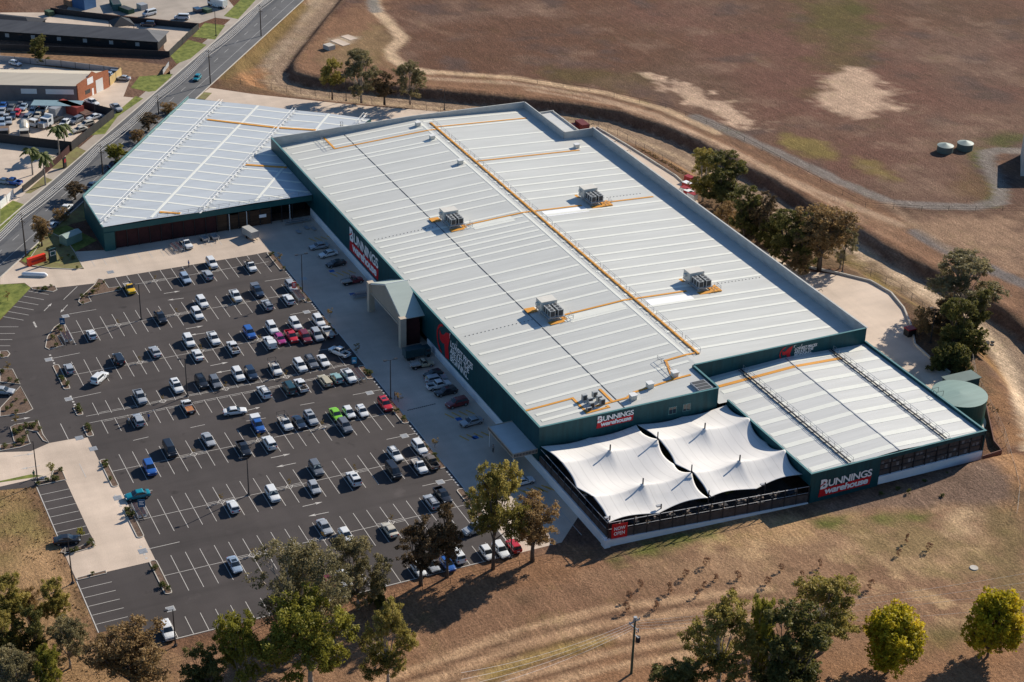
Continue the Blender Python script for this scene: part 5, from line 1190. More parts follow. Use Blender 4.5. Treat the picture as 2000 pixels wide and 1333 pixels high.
panel(nb, "cloth", [(0.4, 1.9), (3.5, 1.75), (3.5, 4.75), (0.4, 4.95)], (-226.8, 131.0, 0), (0.053, 0.9986, 0), M_RED, 0.3, 0.02)
lettering(nb, "lettering", "NOW\nOPEN", (-226.8, 131.0, 0), (0.053, 0.9986, 0), 1, 0.85, 3.1, 2.45, 4.25, M_WHITE, 0.33, bold=0.02)

# ------------------------------------------------------------------ vehicles
CARC = dict(white=(0.72, 0.73, 0.72), silver=(0.36, 0.38, 0.40), grey=(0.14, 0.15, 0.165), black=(0.012, 0.013, 0.015), navy=(0.015, 0.03, 0.06), blue=(0.02, 0.10, 0.36), lightblue=(0.28, 0.36, 0.46), red=(0.50, 0.015, 0.02), darkred=(0.17, 0.015, 0.02), magenta=(0.36, 0.03, 0.18), lime=(0.22, 0.58, 0.02), teal=(0.0, 0.20, 0.26), darkteal=(0.015, 0.055, 0.065), yellow=(0.75, 0.45, 0.01), beige=(0.48, 0.42, 0.28), paleteal=(0.26, 0.42, 0.40), cream=(0.55, 0.50, 0.40), brown=(0.16, 0.13, 0.10))
def carpaint(c):
    m = mat("paint_"+c, CARC[c], 0.35, 0.0, 0, spec=0.5); m.node_tree.nodes["Principled BSDF"].inputs["Coat Weight"].default_value = 0.8; m.node_tree.nodes["Principled BSDF"].inputs["Coat Roughness"].default_value = 0.06; return m
def loft(sections, mats=None):
    "sections: list of (x, [(y,z)...]) half profiles from bottom to the centre line; mirrored"
    mb = MB(); rows = []
    for x, pr in sections:
        full = [(x, -y, z) for y, z in pr]+[(x, y, z) for y, z in reversed(pr) if y > 1e-6]
        rows.append(full)
    n = len(rows[0]); 
    for r in rows: mb.v += r
    for i in range(len(rows)-1):
        for k in range(n): mb.f.append((i*n+k, i*n+(k+1) % n, (i+1)*n+(k+1) % n, (i+1)*n+k)); mb.m.append(0)
    mb.f.append(tuple(range(n-1, -1, -1))); mb.f.append(tuple((len(rows)-1)*n+k for k in range(n))); mb.m += [0, 0]
    return mb
SPEC = dict(
    sedan=dict(L=4.75, W=1.82, hood=0.88, belt=0.95, deck=1.0, roof=1.45, cab=(-1.75, 1.05), top=(-1.0, 0.25)),
    hatch=dict(L=4.15, W=1.76, hood=0.90, belt=0.97, deck=1.0, roof=1.50, cab=(-1.98, 0.95), top=(-1.5, 0.25)),
    wagon=dict(L=4.85, W=1.84, hood=0.90, belt=0.97, deck=1.0, roof=1.52, cab=(-2.30, 1.0), top=(-1.95, 0.25)),
    suv=dict(L=4.75, W=1.92, hood=1.08, belt=1.15, deck=1.15, roof=1.78, cab=(-2.25, 1.05), top=(-1.95, 0.40)),
    van=dict(L=4.9, W=1.9, hood=1.15, belt=1.2, deck=1.2, roof=2.0, cab=(-2.40, 1.75), top=(-2.3, 0.95)),
    ute=dict(L=5.25, W=1.88, hood=1.10, belt=1.15, deck=1.15, roof=1.80, cab=(-0.85, 1.25), top=(-0.7, 0.55)),
    trayute=dict(L=5.2, W=1.86, hood=1.08, belt=1.12, deck=1.12, roof=1.78, cab=(-0.15, 1.25), top=(0.0, 0.60)),
)
CARPROTO = {}
def car_proto(kind):
    s_ = SPEC[kind]; L, W = s_['L'], s_['W']; x0, x1 = -L/2, L/2; hw = W/2
    o = thing("car", None, None, (0, 0, -500)); P0 = []
    ute = kind in ('ute', 'trayute')
    # lower body, rounded in plan and in section
    def sec(x, w_, zb, zt, crown=0.03): return (x, [(w_*0.80, zb), (w_*0.97, zb+0.12), (w_, zb+0.32), (w_*0.985, zt-0.16), (w_*0.90, zt-0.02), (w_*0.55, zt+crown), (0, zt+crown*1.4)])
    hd, bl, dk = s_['hood'], s_['belt'], s_['deck']; c0, c1 = s_['cab']
    st = [sec(x0, hw*0.80, 0.42, dk-0.28), sec(x0+0.10, hw*0.93, 0.30, dk-0.06), sec(x0+0.45, hw*0.99, 0.26, dk)]
    if not ute:
        st += [sec(max(c0, x0+0.5), hw, 0.25, dk), sec((c0+c1)/2, hw, 0.24, bl)]
    else:
        st += [sec(c0-0.08, hw, 0.3, dk), sec((c0+c1)/2, hw, 0.28, bl)]
    st += [sec(c1-0.1, hw, 0.25, bl-0.02), sec(c1+0.35, hw*0.99, 0.25, hd+0.01), sec(x1-0.38, hw*0.95, 0.26, hd-0.07), sec(x1-0.10, hw*0.86, 0.30, hd-0.20), sec(x1, hw*0.70, 0.40, hd-0.36)]
    if kind == 'ute':
        # cut a load tub: keep deck stations low and add side walls
        st = [sec(c0-0.12, hw, 0.3, dk), sec((c0+c1)/2, hw, 0.28, bl)]+st[-5:]
    if kind == 'trayute': st = [sec(c0-0.12, hw, 0.3, dk), sec((c0+c1)/2, hw, 0.28, bl)]+st[-5:]
    mb = loft(st)
    # cabin shell
    t0, t1 = s_['top']; rz_ = s_['roof']; cw = hw*0.93; rw = hw*0.76
    def cs(x, w_, z): return (x, [(w_, bl-0.1), (w_*0.99, z-0.1), (w_*0.93, z-0.02), (w_*0.5, z+0.02), (0, z+0.03)])
    cz = bl+0.02
    cab = MB(); b0 = len(mb.v)
    ring = []
    def rim(x0_, x1_, w_, z, k=0.0): return [(x0_, -w_, z), (x1_, -w_*(1-k), z), (x1_+0.06*(1 if k else 0), 0, z), (x1_, w_*(1-k), z), (x0_, w_, z), (x0_-0.04, 0, z)]
    lo = rim(c0, c1, cw, bl-0.04, 0.06); hi = rim(t0, t1, rw, rz_-0.05, 0.04); hi2 = rim(t0+0.10, t1-0.12, rw*0.86, rz_, 0.04)
    for r in (lo, hi, hi2): mb.v += r
    for a in range(2):
        for k in range(6): mb.f.append((b0+a*6+k, b0+a*6+(k+1) % 6, b0+(a+1)*6+(k+1) % 6, b0+(a+1)*6+k)); mb.m.append(0)
    mb.f.append(tuple(b0+12+k for k in range(6))); mb.m.append(0)
    if kind == 'ute':
        mb.box(x0+0.04, c0-0.1, -hw*0.97, -hw*0.85, 0.5, 1.12).box(x0+0.04, c0-0.1, hw*0.85, hw*0.97, 0.5, 1.12).box(x0, x0+0.10, -hw*0.94, hw*0.94, 0.5, 1.10)
    body = mb.build("body", carpaint('white'), o, smooth=False, local=True)
    body.material_slots[0].link = 'OBJECT'; body.material_slots[0].material = carpaint('white')
    if kind == 'ute':
        MB().box(x0+0.1, c0-0.12, -hw*0.85, hw*0.85, 0.5, 0.66).build("tub_floor", M_TRIM, o, local=True)
    if kind == 'trayute':
        t = MB().box(x0, c0-0.2, -hw*1.0, hw*1.0, 0.86, 0.93)
        for y in (-1, 1): t.box(x0, c0-0.2, y*hw-0.03 if y > 0 else -hw, y*hw if y > 0 else -hw+0.03, 0.93, 1.15)
        t.box(x0, x0+0.03, -hw+0.03, hw-0.03, 0.93, 1.15); t.build("tray", mat("tray_alloy", (0.45, 0.42, 0.38), 0.5, 0.2, var=0.2, scale=3), o, local=True)
        MB().box(x0+0.3, c0, -0.45, 0.45, 0.42, 0.84).build("chassis", M_TRIM, o, local=True)
        r = MB()
        for y in (-hw+0.06, hw-0.06): r.tube([(c0-0.25, y, 0.9), (c0-0.25, y, 1.95)], 0.035, 4)
        r.tube([(c0-0.25, -hw+0.06, 1.95), (c0-0.25, hw-0.06, 1.95)], 0.035, 4).tube([(c0-0.25, -hw+0.06, 1.5), (c0-0.25, hw-0.06, 1.5)], 0.03, 4); r.build("head_board", M_TRIM, o, local=True)
    # glass, a touch proud of the cabin shell
    def lerp(a, b, t): return tuple(a[i]+(b[i]-a[i])*t for i in range(3))
    def pane(name, A, B, C_, D, i0=0.06, i1=0.94, j0=0.10, j1=0.92, off=(0, 0, 0)):
        q = []
        for (i, j) in ((i0, j0), (i1, j0), (i1, j1), (i0, j1)):
            p = lerp(lerp(A, B, i), lerp(D, C_, i), j); q.append(tuple(p[k]+off[k] for k in range(3)))
        MB().quad(q).build(name, M_GLASS, o, local=True)
    # windscreen follows the shallow V of the shell
    def vpane(name, pts_lo, pts_hi, off, j0=0.06, j1=0.96, in_=0.07):
        m2 = MB(); a, b, c = pts_lo; d, e, f = pts_hi
        for (p, q, r_2, s2) in ((a, b, e, d), (b, c, f, e)):
            pts = []
            for (i, j) in ((in_ if p is a else 0, j0), (1 if p is a else 1-in_, j0), (1 if p is a else 1-in_, j1), (in_ if p is a else 0, j1)):
                P_ = lerp(lerp(p, q, i), lerp(s2, r_2, i), j); pts.append(tuple(P_[k]+off[k] for k in range(3)))
            m2.quad(pts)
        m2.build(name, M_GLASS, o, local=True)
    vpane("windscreen", lo[1:4], hi[1:4], (0.015, 0, 0.015))
    vpane("rear_window", [lo[4], lo[5], lo[0]], [hi[4], hi[5], hi[0]], (-0.015, 0, 0.015), 0.16 if kind != 'van' else 0.3, 0.88)
    pane("side_window", lo[0], lo[1], hi[1], hi[0], 0.05, 0.90, 0.12, 0.86, (0, -0.012, 0.006)); pane("side_window", lo[4], lo[3], hi[3], hi[4], 0.05, 0.90, 0.12, 0.86, (0, 0.012, 0.006))
    # wheels
    R_ = 0.33 if kind in ('sedan', 'hatch', 'wagon') else 0.38
    for x in (x0+0.85, x1-0.85):
        for y in (-1, 1):
            wh = MB().tube([(x, y*(hw-0.20), R_), (x, y*(hw+0.015), R_)], R_, 14).build("wheel", M_TYRE, o, local=True)
            MB().tube([(x, y*(hw+0.016), R_), (x, y*(hw+0.03), R_)], R_*0.62, 10).build("rim", M_RIM, wh, local=True)
    for y in (-1, 1):
        MB().box(x1-0.26, x1-0.10, y*hw*0.72-0.17, y*hw*0.72+0.17, hd-0.34, hd-0.16).build("headlight", M_LAMP, o, local=True)
        MB().box(x0-0.015, x0+0.09, y*hw*0.74-0.13, y*hw*0.74+0.13, dk-0.34, dk-0.10).build("taillight", M_TAIL, o, local=True)
        MB().box(c1-0.42, c1-0.26, y*(hw+0.09)-0.09, y*(hw+0.09)+0.09, bl, bl+0.15).build("mirror", M_TRIM, o, local=True)
    MB().box(x1-0.09, x1+0.012, -0.42, 0.42, hd-0.50, hd-0.34).box(x1-0.2, x1-0.02, -hw*0.7, hw*0.7, 0.28, 0.42).build("grille", M_TRIM, o, local=True)
    MB().box(x0-0.02, x0+0.02, -0.24, 0.24, 0.60, 0.73).build("number_plate", M_WHITE, o, local=True)
    MB().box(x0+0.3, x1-0.3, -hw+0.12, hw-0.12, 0.16, 0.30).build("underbody", M_TRIM, o, local=True)
    CARPROTO[kind] = o; return o
for k in SPEC: car_proto(k)
used = set()
NUMW = ["first", "second", "third", "fourth", "fifth", "sixth", "seventh", "eighth", "ninth", "tenth", "eleventh", "twelfth", "13th", "14th", "15th", "16th", "17th", "18th", "19th", "20th", "21st", "22nd"]
NICE = dict(navy='dark blue', lightblue='pale blue', darkred='dark red', lime='lime green', teal='turquoise', darkteal='dark teal', paleteal='pale teal', magenta='magenta')
KN = dict(sedan='sedan', hatch='hatchback', wagon='station wagon', suv='SUV', van='van', ute='dual-cab ute', trayute='tray-back ute')
def add_car(kind, color, u, v, heading, label, group, extra=None, z=0.012):
    if kind in used: o = copy_tree(CARPROTO[kind])
    else: used.add(kind); o = CARPROTO[kind]
    o.name = {'ute': 'ute', 'trayute': 'tray_ute', 'suv': 'parked_suv', 'van': 'van'}.get(kind, 'parked_car')
    o.location = (u, v, z); o.rotation_euler = (0, 0, heading); o.rotation_mode = 'XYZ'
    for ch in o.children:
        if ch.name.split('.')[0] == "body": ch.material_slots[0].link = 'OBJECT'; ch.material_slots[0].material = carpaint(color)
    tag(o, label, "car" if kind not in ('ute', 'trayute', 'van') else ('ute' if kind != 'van' else 'van'), group)
    s_ = SPEC[kind]; hw = s_['W']/2; x0 = -s_['L']/2; t0, t1 = s_['top']
    def pb(mb, name, m): mb.build(name, m, o, local=True)
    if extra == 'canopy': pb(MB().box(x0+0.02, s_['cab'][0]-0.12, -hw*0.93, hw*0.93, 1.0, 1.82), "canopy", carpaint('white') if color != 'navy' else carpaint('grey'))
    if extra == 'whitebox': pb(MB().box(x0+0.02, s_['cab'][0]-0.1, -hw*0.95, hw*0.95, 0.8, 1.95), "canopy", carpaint('white'))
    if extra == 'greenbox': pb(MB().box(x0+0.02, s_['cab'][0]-0.1, -hw*0.95, hw*0.95, 0.8, 1.9), "canopy", carpaint('darkteal'))
    if extra == 'load':
        rg = random.Random(int(abs(u*10))); m2 = MB()
        for k in range(6): x = rg.uniform(x0+0.3, s_['cab'][0]-0.7); y = rg.uniform(-0.6, 0.3); m2.box(x, x+rg.uniform(.3, .6), y, y+rg.uniform(.25, .5), 0.9, rg.uniform(1.1, 1.6))
        pb(m2, "load", mat("mixed_load", (0.18, 0.14, 0.11), 0.8, var=0.6, scale=3))
    if extra == 'woodtray': pb(MB().box(x0+0.06, s_['cab'][0]-0.26, -hw+0.07, hw-0.07, 0.935, 0.99), "tray_boards", mat("orange_ply", (0.42, 0.17, 0.07), 0.8, var=0.2))
    if extra == 'rack':
        r = MB()
        for x in (t0+0.3, t1-0.3): r.box(x-0.04, x+0.04, -hw*0.72, hw*0.72, s_['roof']+0.08, s_['roof']+0.13)
        for y in (-hw*0.62, hw*0.62): r.box(t0+0.1, t1-0.1, y-0.03, y+0.03, s_['roof']+0.04, s_['roof']+0.10)
        pb(r, "roof_rack", M_TRIM)
    if extra == 'laderack':
        r = MB()
        for x in (x0+0.15, s_['cab'][0]-0.2, 0.9):
            for y in (-hw+0.08, hw-0.08): r.tube([(x, y, 1.1), (x, y, 2.05)], 0.03, 4)
            r.tube([(x, -hw+0.08, 2.05), (x, hw-0.08, 2.05)], 0.035, 4)
        for y in (-hw+0.08, hw-0.08): r.tube([(x0+0.15, y, 2.05), (0.9, y, 2.05)], 0.035, 4)
        pb(r, "ladder_rack", M_TRIM)
    if extra == 'spare': pb(MB().tube([(x0-0.22, 0, 1.0), (x0+0.02, 0, 1.0)], 0.34, 12), "spare_wheel", carpaint('white'))
    if extra == 'shade': pb(MB().quad([(s_['cab'][1]-0.08, -hw*.7, s_['belt']+0.07), (s_['cab'][1]-0.08, hw*.7, s_['belt']+0.07), (t1+0.14, hw*.58, s_['roof']-0.10), (t1+0.14, -hw*.58, s_['roof']-0.10)]), "sun_shade", mat("foil", (0.6, 0.62, 0.5), 0.3, 0.4, var=0.5, scale=3, stretch=(1, 6, 1)))
    if extra == 'sunroof': pb(MB().box((t0+t1)/2-0.2, (t0+t1)/2+0.55, -hw*0.5, hw*0.5, s_['roof']+0.001, s_['roof']+0.015), "sunroof", M_GLASS)
    if extra == 'tailgate': pb(MB().box(t0-0.95, t0+0.1, -hw*0.75, hw*0.75, s_['roof']-0.02, s_['roof']+0.06), "open_tailgate", carpaint(color))
    if extra == 'door': pb(MB().box(0.1, 0.9, hw+0.1, hw+0.16, 0.4, 1.3), "open_door", carpaint(color))
    return o
# (kind, colour, x, y of its middle in the photo, f = nose to the camera / b = tail to the camera, extra, extra words)
CARS = [
 ('trayute', 'yellow', 253, 563, 'f', None, "with a black tray"), ('wagon', 'lightblue', 361, 544, 'f', None, ''), ('suv', 'white', 412, 515, 'f', None, ''), ('wagon', 'silver', 404, 537, 'b', None, ''), ('trayute', 'white', 486, 521, 'f', 'load', "with a loaded black tray"),
 ('ute', 'white', 459, 579, 'f', None, ''), ('suv', 'white', 395, 591, 'f', None, ''), ('suv', 'white', 385, 614, 'f', None, ''), ('ute', 'black', 312, 621, 'f', 'load', "with gear in its tub"), ('ute', 'navy', 501, 570, 'f', 'canopy', "with a canopy"),
 ('wagon', 'silver', 518, 596, 'b', 'rack', ''), ('suv', 'silver', 564, 561, 'f', None, "beside the red sign"), ('wagon', 'white', 561, 585, 'b', None, ''), ('suv', 'blue', 486, 651, 'f', None, ''), ('suv', 'white', 529, 642, 'f', None, ''), ('ute', 'white', 525, 670, 'b', 'canopy', "with a canopy"),
 ('hatch', 'magenta', 545, 663, 'f', None, ''), ('ute', 'red', 568, 658, 'f', None, ''), ('suv', 'white', 576, 634, 'f', None, ''), ('suv', 'darkred', 593, 660, 'f', None, ''), ('suv', 'silver', 619, 655, 'f', None, ''), ('suv', 'white', 621, 628, 'f', None, ''), ('trayute', 'white', 641, 649, 'b', None, "with an empty tray"),
 ('ute', 'white', 415, 662, 'f', None, ''), ('ute', 'white', 456, 679, 'b', 'load', "with a loaded tub"), ('suv', 'white', 586, 715, 'f', None, ''), ('suv', 'grey', 610, 708, 'f', 'rack', ''), ('sedan', 'white', 631, 705, 'f', None, ''), ('trayute', 'white', 540, 720, 'f', 'laderack', "with a ladder rack"),
 ('suv', 'white', 466, 732, 'f', None, ''), ('suv', 'navy', 491, 730, 'f', None, ''), ('wagon', 'grey', 422, 746, 'f', None, ''), ('suv', 'black', 397, 746, 'f', 'rack', ''), ('suv', 'white', 348, 755, 'f', 'sunroof', ''), ('trayute', 'white', 361, 796, 'b', 'woodtray', "with an orange timber tray"), ('ute', 'silver', 273, 776, 'f', 'door', "with a door open"), ('wagon', 'silver', 266, 821, 'b', 'door', "with a door open"),
 ('hatch', 'silver', 136, 720, 'b', None, ''), ('hatch', 'white', 176, 654, 'b', None, ''), ('suv', 'black', 230, 702, 'b', 'tailgate', "with its tailgate raised"), ('sedan', 'silver', 302, 687, 'b', None, ''), ('suv', 'white', 371, 666, 'f', None, ''), ('sedan', 'white', 385, 693, 'b', None, ''),
 ('sedan', 'silver', 406, 859, 'f', None, ''), ('van', 'black', 329, 880, 'f', None, ''), ('suv', 'blue', 292, 915, 'f', None, ''), ('ute', 'black', 476, 877, 'f', None, ''), ('ute', 'blue', 504, 831, 'f', 'whitebox', "with a white canopy"), ('suv', 'white', 524, 866, 'b', 'spare', "with a spare wheel on its tail"), ('trayute', 'white', 556, 827, 'f', 'laderack', "with a tray frame"), ('sedan', 'navy', 584, 825, 'f', None, ''), ('suv', 'silver', 607, 818, 'f', 'sunroof', ''),
 ('sedan', 'lime', 655, 810, 'f', None, ''), ('hatch', 'white', 680, 806, 'f', None, ''), ('hatch', 'white', 704, 804, 'f', None, ''), ('suv', 'grey', 673, 833, 'f', None, ''), ('suv', 'red', 749, 791, 'f', 'sunroof', ''), ('suv', 'white', 518, 766, 'b', 'rack', ''), ('van', 'darkteal', 564, 759, 'b', None, ''), ('ute', 'white', 589, 753, 'b', 'load', "with a loaded tub"), ('wagon', 'beige', 631, 744, 'b', 'tailgate', "with its tailgate up"), ('hatch', 'paleteal', 655, 739, 'b', None, ''), ('ute', 'white', 681, 735, 'f', None, ''),
 ('wagon', 'white', 768, 888, 'f', 'rack', ''), ('suv', 'white', 817, 875, 'f', None, ''), ('trayute', 'white', 815, 911, 'f', None, "with a timber tray"), ('ute', 'brown', 839, 903, 'b', None, ''), ('van', 'black', 765, 922, 'f', None, ''), ('suv', 'grey', 615, 916, 'f', 'shade', "with a windscreen shade"), ('hatch', 'silver', 615, 952, 'f', None, ''), ('suv', 'white', 689, 936, 'b', 'sunroof', ''), ('suv', 'white', 534, 966, 'f', 'shade', "with a windscreen shade"), ('hatch', 'white', 452, 990, 'b', None, ''),
 ('wagon', 'silver', 839, 981, 'b', 'rack', ''), ('ute', 'black', 866, 968, 'f', None, ''), ('sedan', 'lightblue', 459, 1103, 'f', 'sunroof', ''), ('sedan', 'silver', 631, 1030, 'f', None, ''), ('sedan', 'cream', 756, 1036, 'b', None, ''), ('hatch', 'white', 668, 1047, 'f', None, "half hidden by a gum tree"), ('suv', 'white', 326, 1233, 'f', None, ''), ('hatch', 'white', 947, 1081, 'f', None, ''), ('wagon', 'white', 974, 1075, 'f', None, ''), ('hatch', 'red', 999, 1067, 'b', None, ''), ('suv', 'white', 891, 1085, 'b', None, ''), ('hatch', 'blue', 876, 1102, 'f', None, ''), ('hatch', 'silver', 845, 1103, 'f', None, ''), ('hatch', 'white', 817, 1112, 'f', None, ''), ('suv', 'white', 677, 1131, 'f', None, ''), ('hatch', 'darkred', 645, 1139, 'f', None, '')]
ROWS = [(-400, -362.3, 'top'), (-362.3, -353, 'second'), (-353, -344.1, 'third'), (-344.1, -334, 'fourth'), (-334, -325.6, 'fifth'), (-325.6, -316, 'sixth'), (-316, -306.5, 'seventh'), (-306.5, -295, 'eighth'), (-295, -285.8, 'ninth'), (-285.8, -277, 'tenth'), (-277, -267.8, 'eleventh'), (-267.8, -258, 'twelfth'), (-258, -249.3, '13th'), (-249.3, -240, '14th'), (-240, -200, 'bottom')]
cl_ = []
for (kind, color, x, y, fc, ex, words) in CARS:
    u, v = P(x, y, 0.65)
    v = 59.02+BP*(math.floor((v-59.02)/BP)+0.5)+0.25*(((v-59.02)/BP) % 1-0.5) if u > -300 or True else v
    rw_ = [r for r in ROWS if r[0] <= u < r[1]][0][2]; cl_.append([kind, color, u, v, fc, ex, words, rw_])
for rw_ in set(c[7] for c in cl_):
    row = sorted([c for c in cl_ if c[7] == rw_], key=lambda c: c[3])
    for i, c in enumerate(row): c.append(i)
for (kind, color, u, v, fc, ex, words, rw_, i) in cl_:
    n = len([c for c in cl_ if c[7] == rw_]); nm_ = NICE.get(color, color)
    wh = "only car in the %s bay line" % rw_ if n == 1 else "%s car from left, %s line of bays from the top" % (NUMW[i], rw_)
    lab = ("%s %s %s, %s" % (nm_, KN[kind], words, wh)).replace(" ,", ",")
    if len(lab.split()) > 16: lab = ("%s %s %s, %s from left, %s bay line down" % (nm_, KN[kind], words, NUMW[i], rw_)).replace(" ,", ",")
    add_car(kind, color, u, v, (0 if fc == 'f' else PI)+rnd.uniform(-0.03, 0.03), lab, "cars parked in the marked bays", ex)
def pxcar(kind, color, p0, p1, label, group, ex=None):
    "from tail pixel to nose pixel"
    a, b = np.array(P(*p0, 0.6)), np.array(P(*p1, 0.6)); m_ = (a+b)/2; d = b-a
    return add_car(kind, color, m_[0], m_[1], math.atan2(d[1], d[0]), label, group, ex)
G2 = "cars moving through the car park"
pxcar('sedan', 'white', (438, 806), (480, 801), "white sedan driving along the middle lane, to the right", G2)
pxcar('suv', 'white', (184, 748), (205, 730), "white SUV turning out of a bay near the left planters", G2)
pxcar('ute', 'white', (680, 696), (646, 681), "white ute with roof rack driving past the porch", G2, 'laderack')
pxcar('sedan', 'teal', (289, 963), (248, 971), "turquoise sedan driving toward the left planter gap", G2)
pxcar('sedan', 'black', (110, 1057), (152, 1052), "dark sedan alone in the left overflow bays", "cars on the left edge")
pxcar('sedan', 'silver', (-14, 763), (26, 765), "silver sedan cut off by the left edge of the photo", "cars on the left edge")
pxcar('ute', 'silver', (950, 1026), (908, 1041), "silver ute driving by the tall eucalypt, tub to the right", G2)
pxcar('hatch', 'teal', (391, 146), (379, 159), "turquoise hatchback driving on the main road", "cars on the main road")
pxcar('trayute', 'white', (355, 470), (371, 484), "white tray ute parked against the timber yard front", "cars by the timber yard")
G3 = "cars parked in the shade of the store wall"
for (k_, c_, a, b, l, e) in (('sedan', 'silver', (640, 478), (605, 484), "silver sedan in shade, farthest from the porch", None), ('sedan', 'white', (658, 492), (624, 500), "white sedan in shade, second from the far end", None), ('sedan', 'black', (675, 511), (637, 519), "black sedan in shade, between white sedan and red ute", None), ('trayute', 'darkred', (667, 553), (710, 545), "dark red ute in shade, nearest the porch column", None),
    ('trayute', 'beige', (802, 716), (846, 708), "beige tray ute in shade beside the green truck", None), ('hatch', 'black', (863, 727), (829, 735), "black hatchback in shade below the slogan", None), ('wagon', 'silver', (833, 744), (872, 736), "silver wagon in shade beside the white dual-cab", None), ('ute', 'white', (834, 758), (880, 748), "white dual-cab ute in shade below the slogan", None), ('wagon', 'black', (892, 760), (850, 770), "black wagon in shade next to the white dual-cab", None), ('suv', 'darkred', (912, 783), (873, 793), "dark red SUV in shade beside yellow hatching", None), ('sedan', 'silver', (939, 819), (902, 829), "silver sedan in shade between two yellow hatchings", None), ('sedan', 'white', (1003, 944), (1038, 936), "white sedan half behind the tall eucalypt", None)):
    pxcar(k_, c_, a, b, l, G3, e)
G4 = "cars parked along the main road"
for (k_, c_, p, l) in (('sedan', 'lightblue', (101, 441), "pale blue sedan under the roadside trees by the timber yard"), ('ute', 'white', (129, 409), "white ute parked behind the timber yard wall"), ('sedan', 'navy', (180, 362), "dark blue sedan parked behind the timber yard corner"), ('sedan', 'navy', (222, 321), "dark blue sedan parked farther up the road")):
    u, v = P(*p, 0.6); add_car(k_, c_, u, v, math.atan2(RD[1], RD[0]), l, G4)
G5 = "vehicles in the walled repair yard"
YC = [('sedan', 'silver', 4, 218, 0.4), ('sedan', 'silver', 12, 230, 0.5), ('wagon', 'lightblue', 4, 240, 0.5), ('sedan', 'silver', 17, 236, 0.5), ('sedan', 'navy', 25, 226, 0.4), ('hatch', 'red', 33, 221, 0.3), ('sedan', 'grey', 22, 211, 0.3), ('sedan', 'lightblue', 46, 209, 0.2), ('wagon', 'grey', 52, 231, 0.1), ('suv', 'white', 65, 219, 0.1), ('hatch', 'cream', 74, 226, 0.3), ('sedan', 'lightblue', 84, 214, 0.2), ('sedan', 'grey', 40, 205, 0.3), ('ute', 'white', 128, 241, 0.0), ('suv', 'grey', 149, 236, -0.2), ('sedan', 'white', 184, 229, -0.5), ('wagon', 'cream', 168, 243, -0.5), ('sedan', 'cream', 155, 254, -0.5), ('hatch', 'darkred', 71, 207, 0.3), ('sedan', 'blue', 6, 207, 0.3)]
for i, (k_, c_, x, y, a) in enumerate(YC):
    u, v = P(x, y, 0.6); nr = "beside the black road fence" if x > 120 else ("against the shed wall" if y < 215 else "in the crowded left half")
    nb_ = [q for q in YC if q[1] == c_ and KN[q[0]] == KN[k_]]
    ps = "" if len(nb_) == 1 else ", %s such from left" % NUMW[sorted(q[2]*1000+q[3] for q in nb_).index(x*1000+y)]
    add_car(k_, c_, u, v, -0.7+a, "%s %s %s of the repair yard%s" % (NICE.get(c_, c_), KN[k_], nr, ps), G5)
G6 = "vehicles on the lots across the road"
for (k_, c_, x, y, h, l) in (('van', 'white', 292, 27, -1.2, "white van with its nose down by the black fence"), ('van', 'white', 355, 35, -2.0, "white van alone beyond the black fence"), ('suv', 'navy', 289, 48, -2.0, "dark blue SUV in the motel yard"), ('sedan', 'silver', 240, 153, -2.2, "silver sedan beside the yellow timber fence"), ('ute', 'silver', 227, 211, 0.2, "silver ute on the verge outside the repair yard"), ('ute', 'white', 180, 201, 0.4, "white ute in front of the brick shed"), ('ute', 'blue', 24, 356, -2.3, "blue ute on the lowest concrete lot"), ('sedan', 'silver', 5, 354, -2.3, "silver sedan cut by the left edge, next to blue ute"), ('wagon', 'lightblue', 205, 146, -2.2, "pale blue wagon behind the brick shed"), ('hatch', 'white', 30, 124, 0.6, "white car on the brick shed's far side"), ('wagon', 'grey', 218, 142, -2.2, "grey wagon behind the yellow timber fence"), ('wagon', 'white', 428, 12, -2.5, "white wagon among the junk by the road")):
    u, v = P(x, y, 0.6); add_car(k_, c_, u, v, h, l, G6)
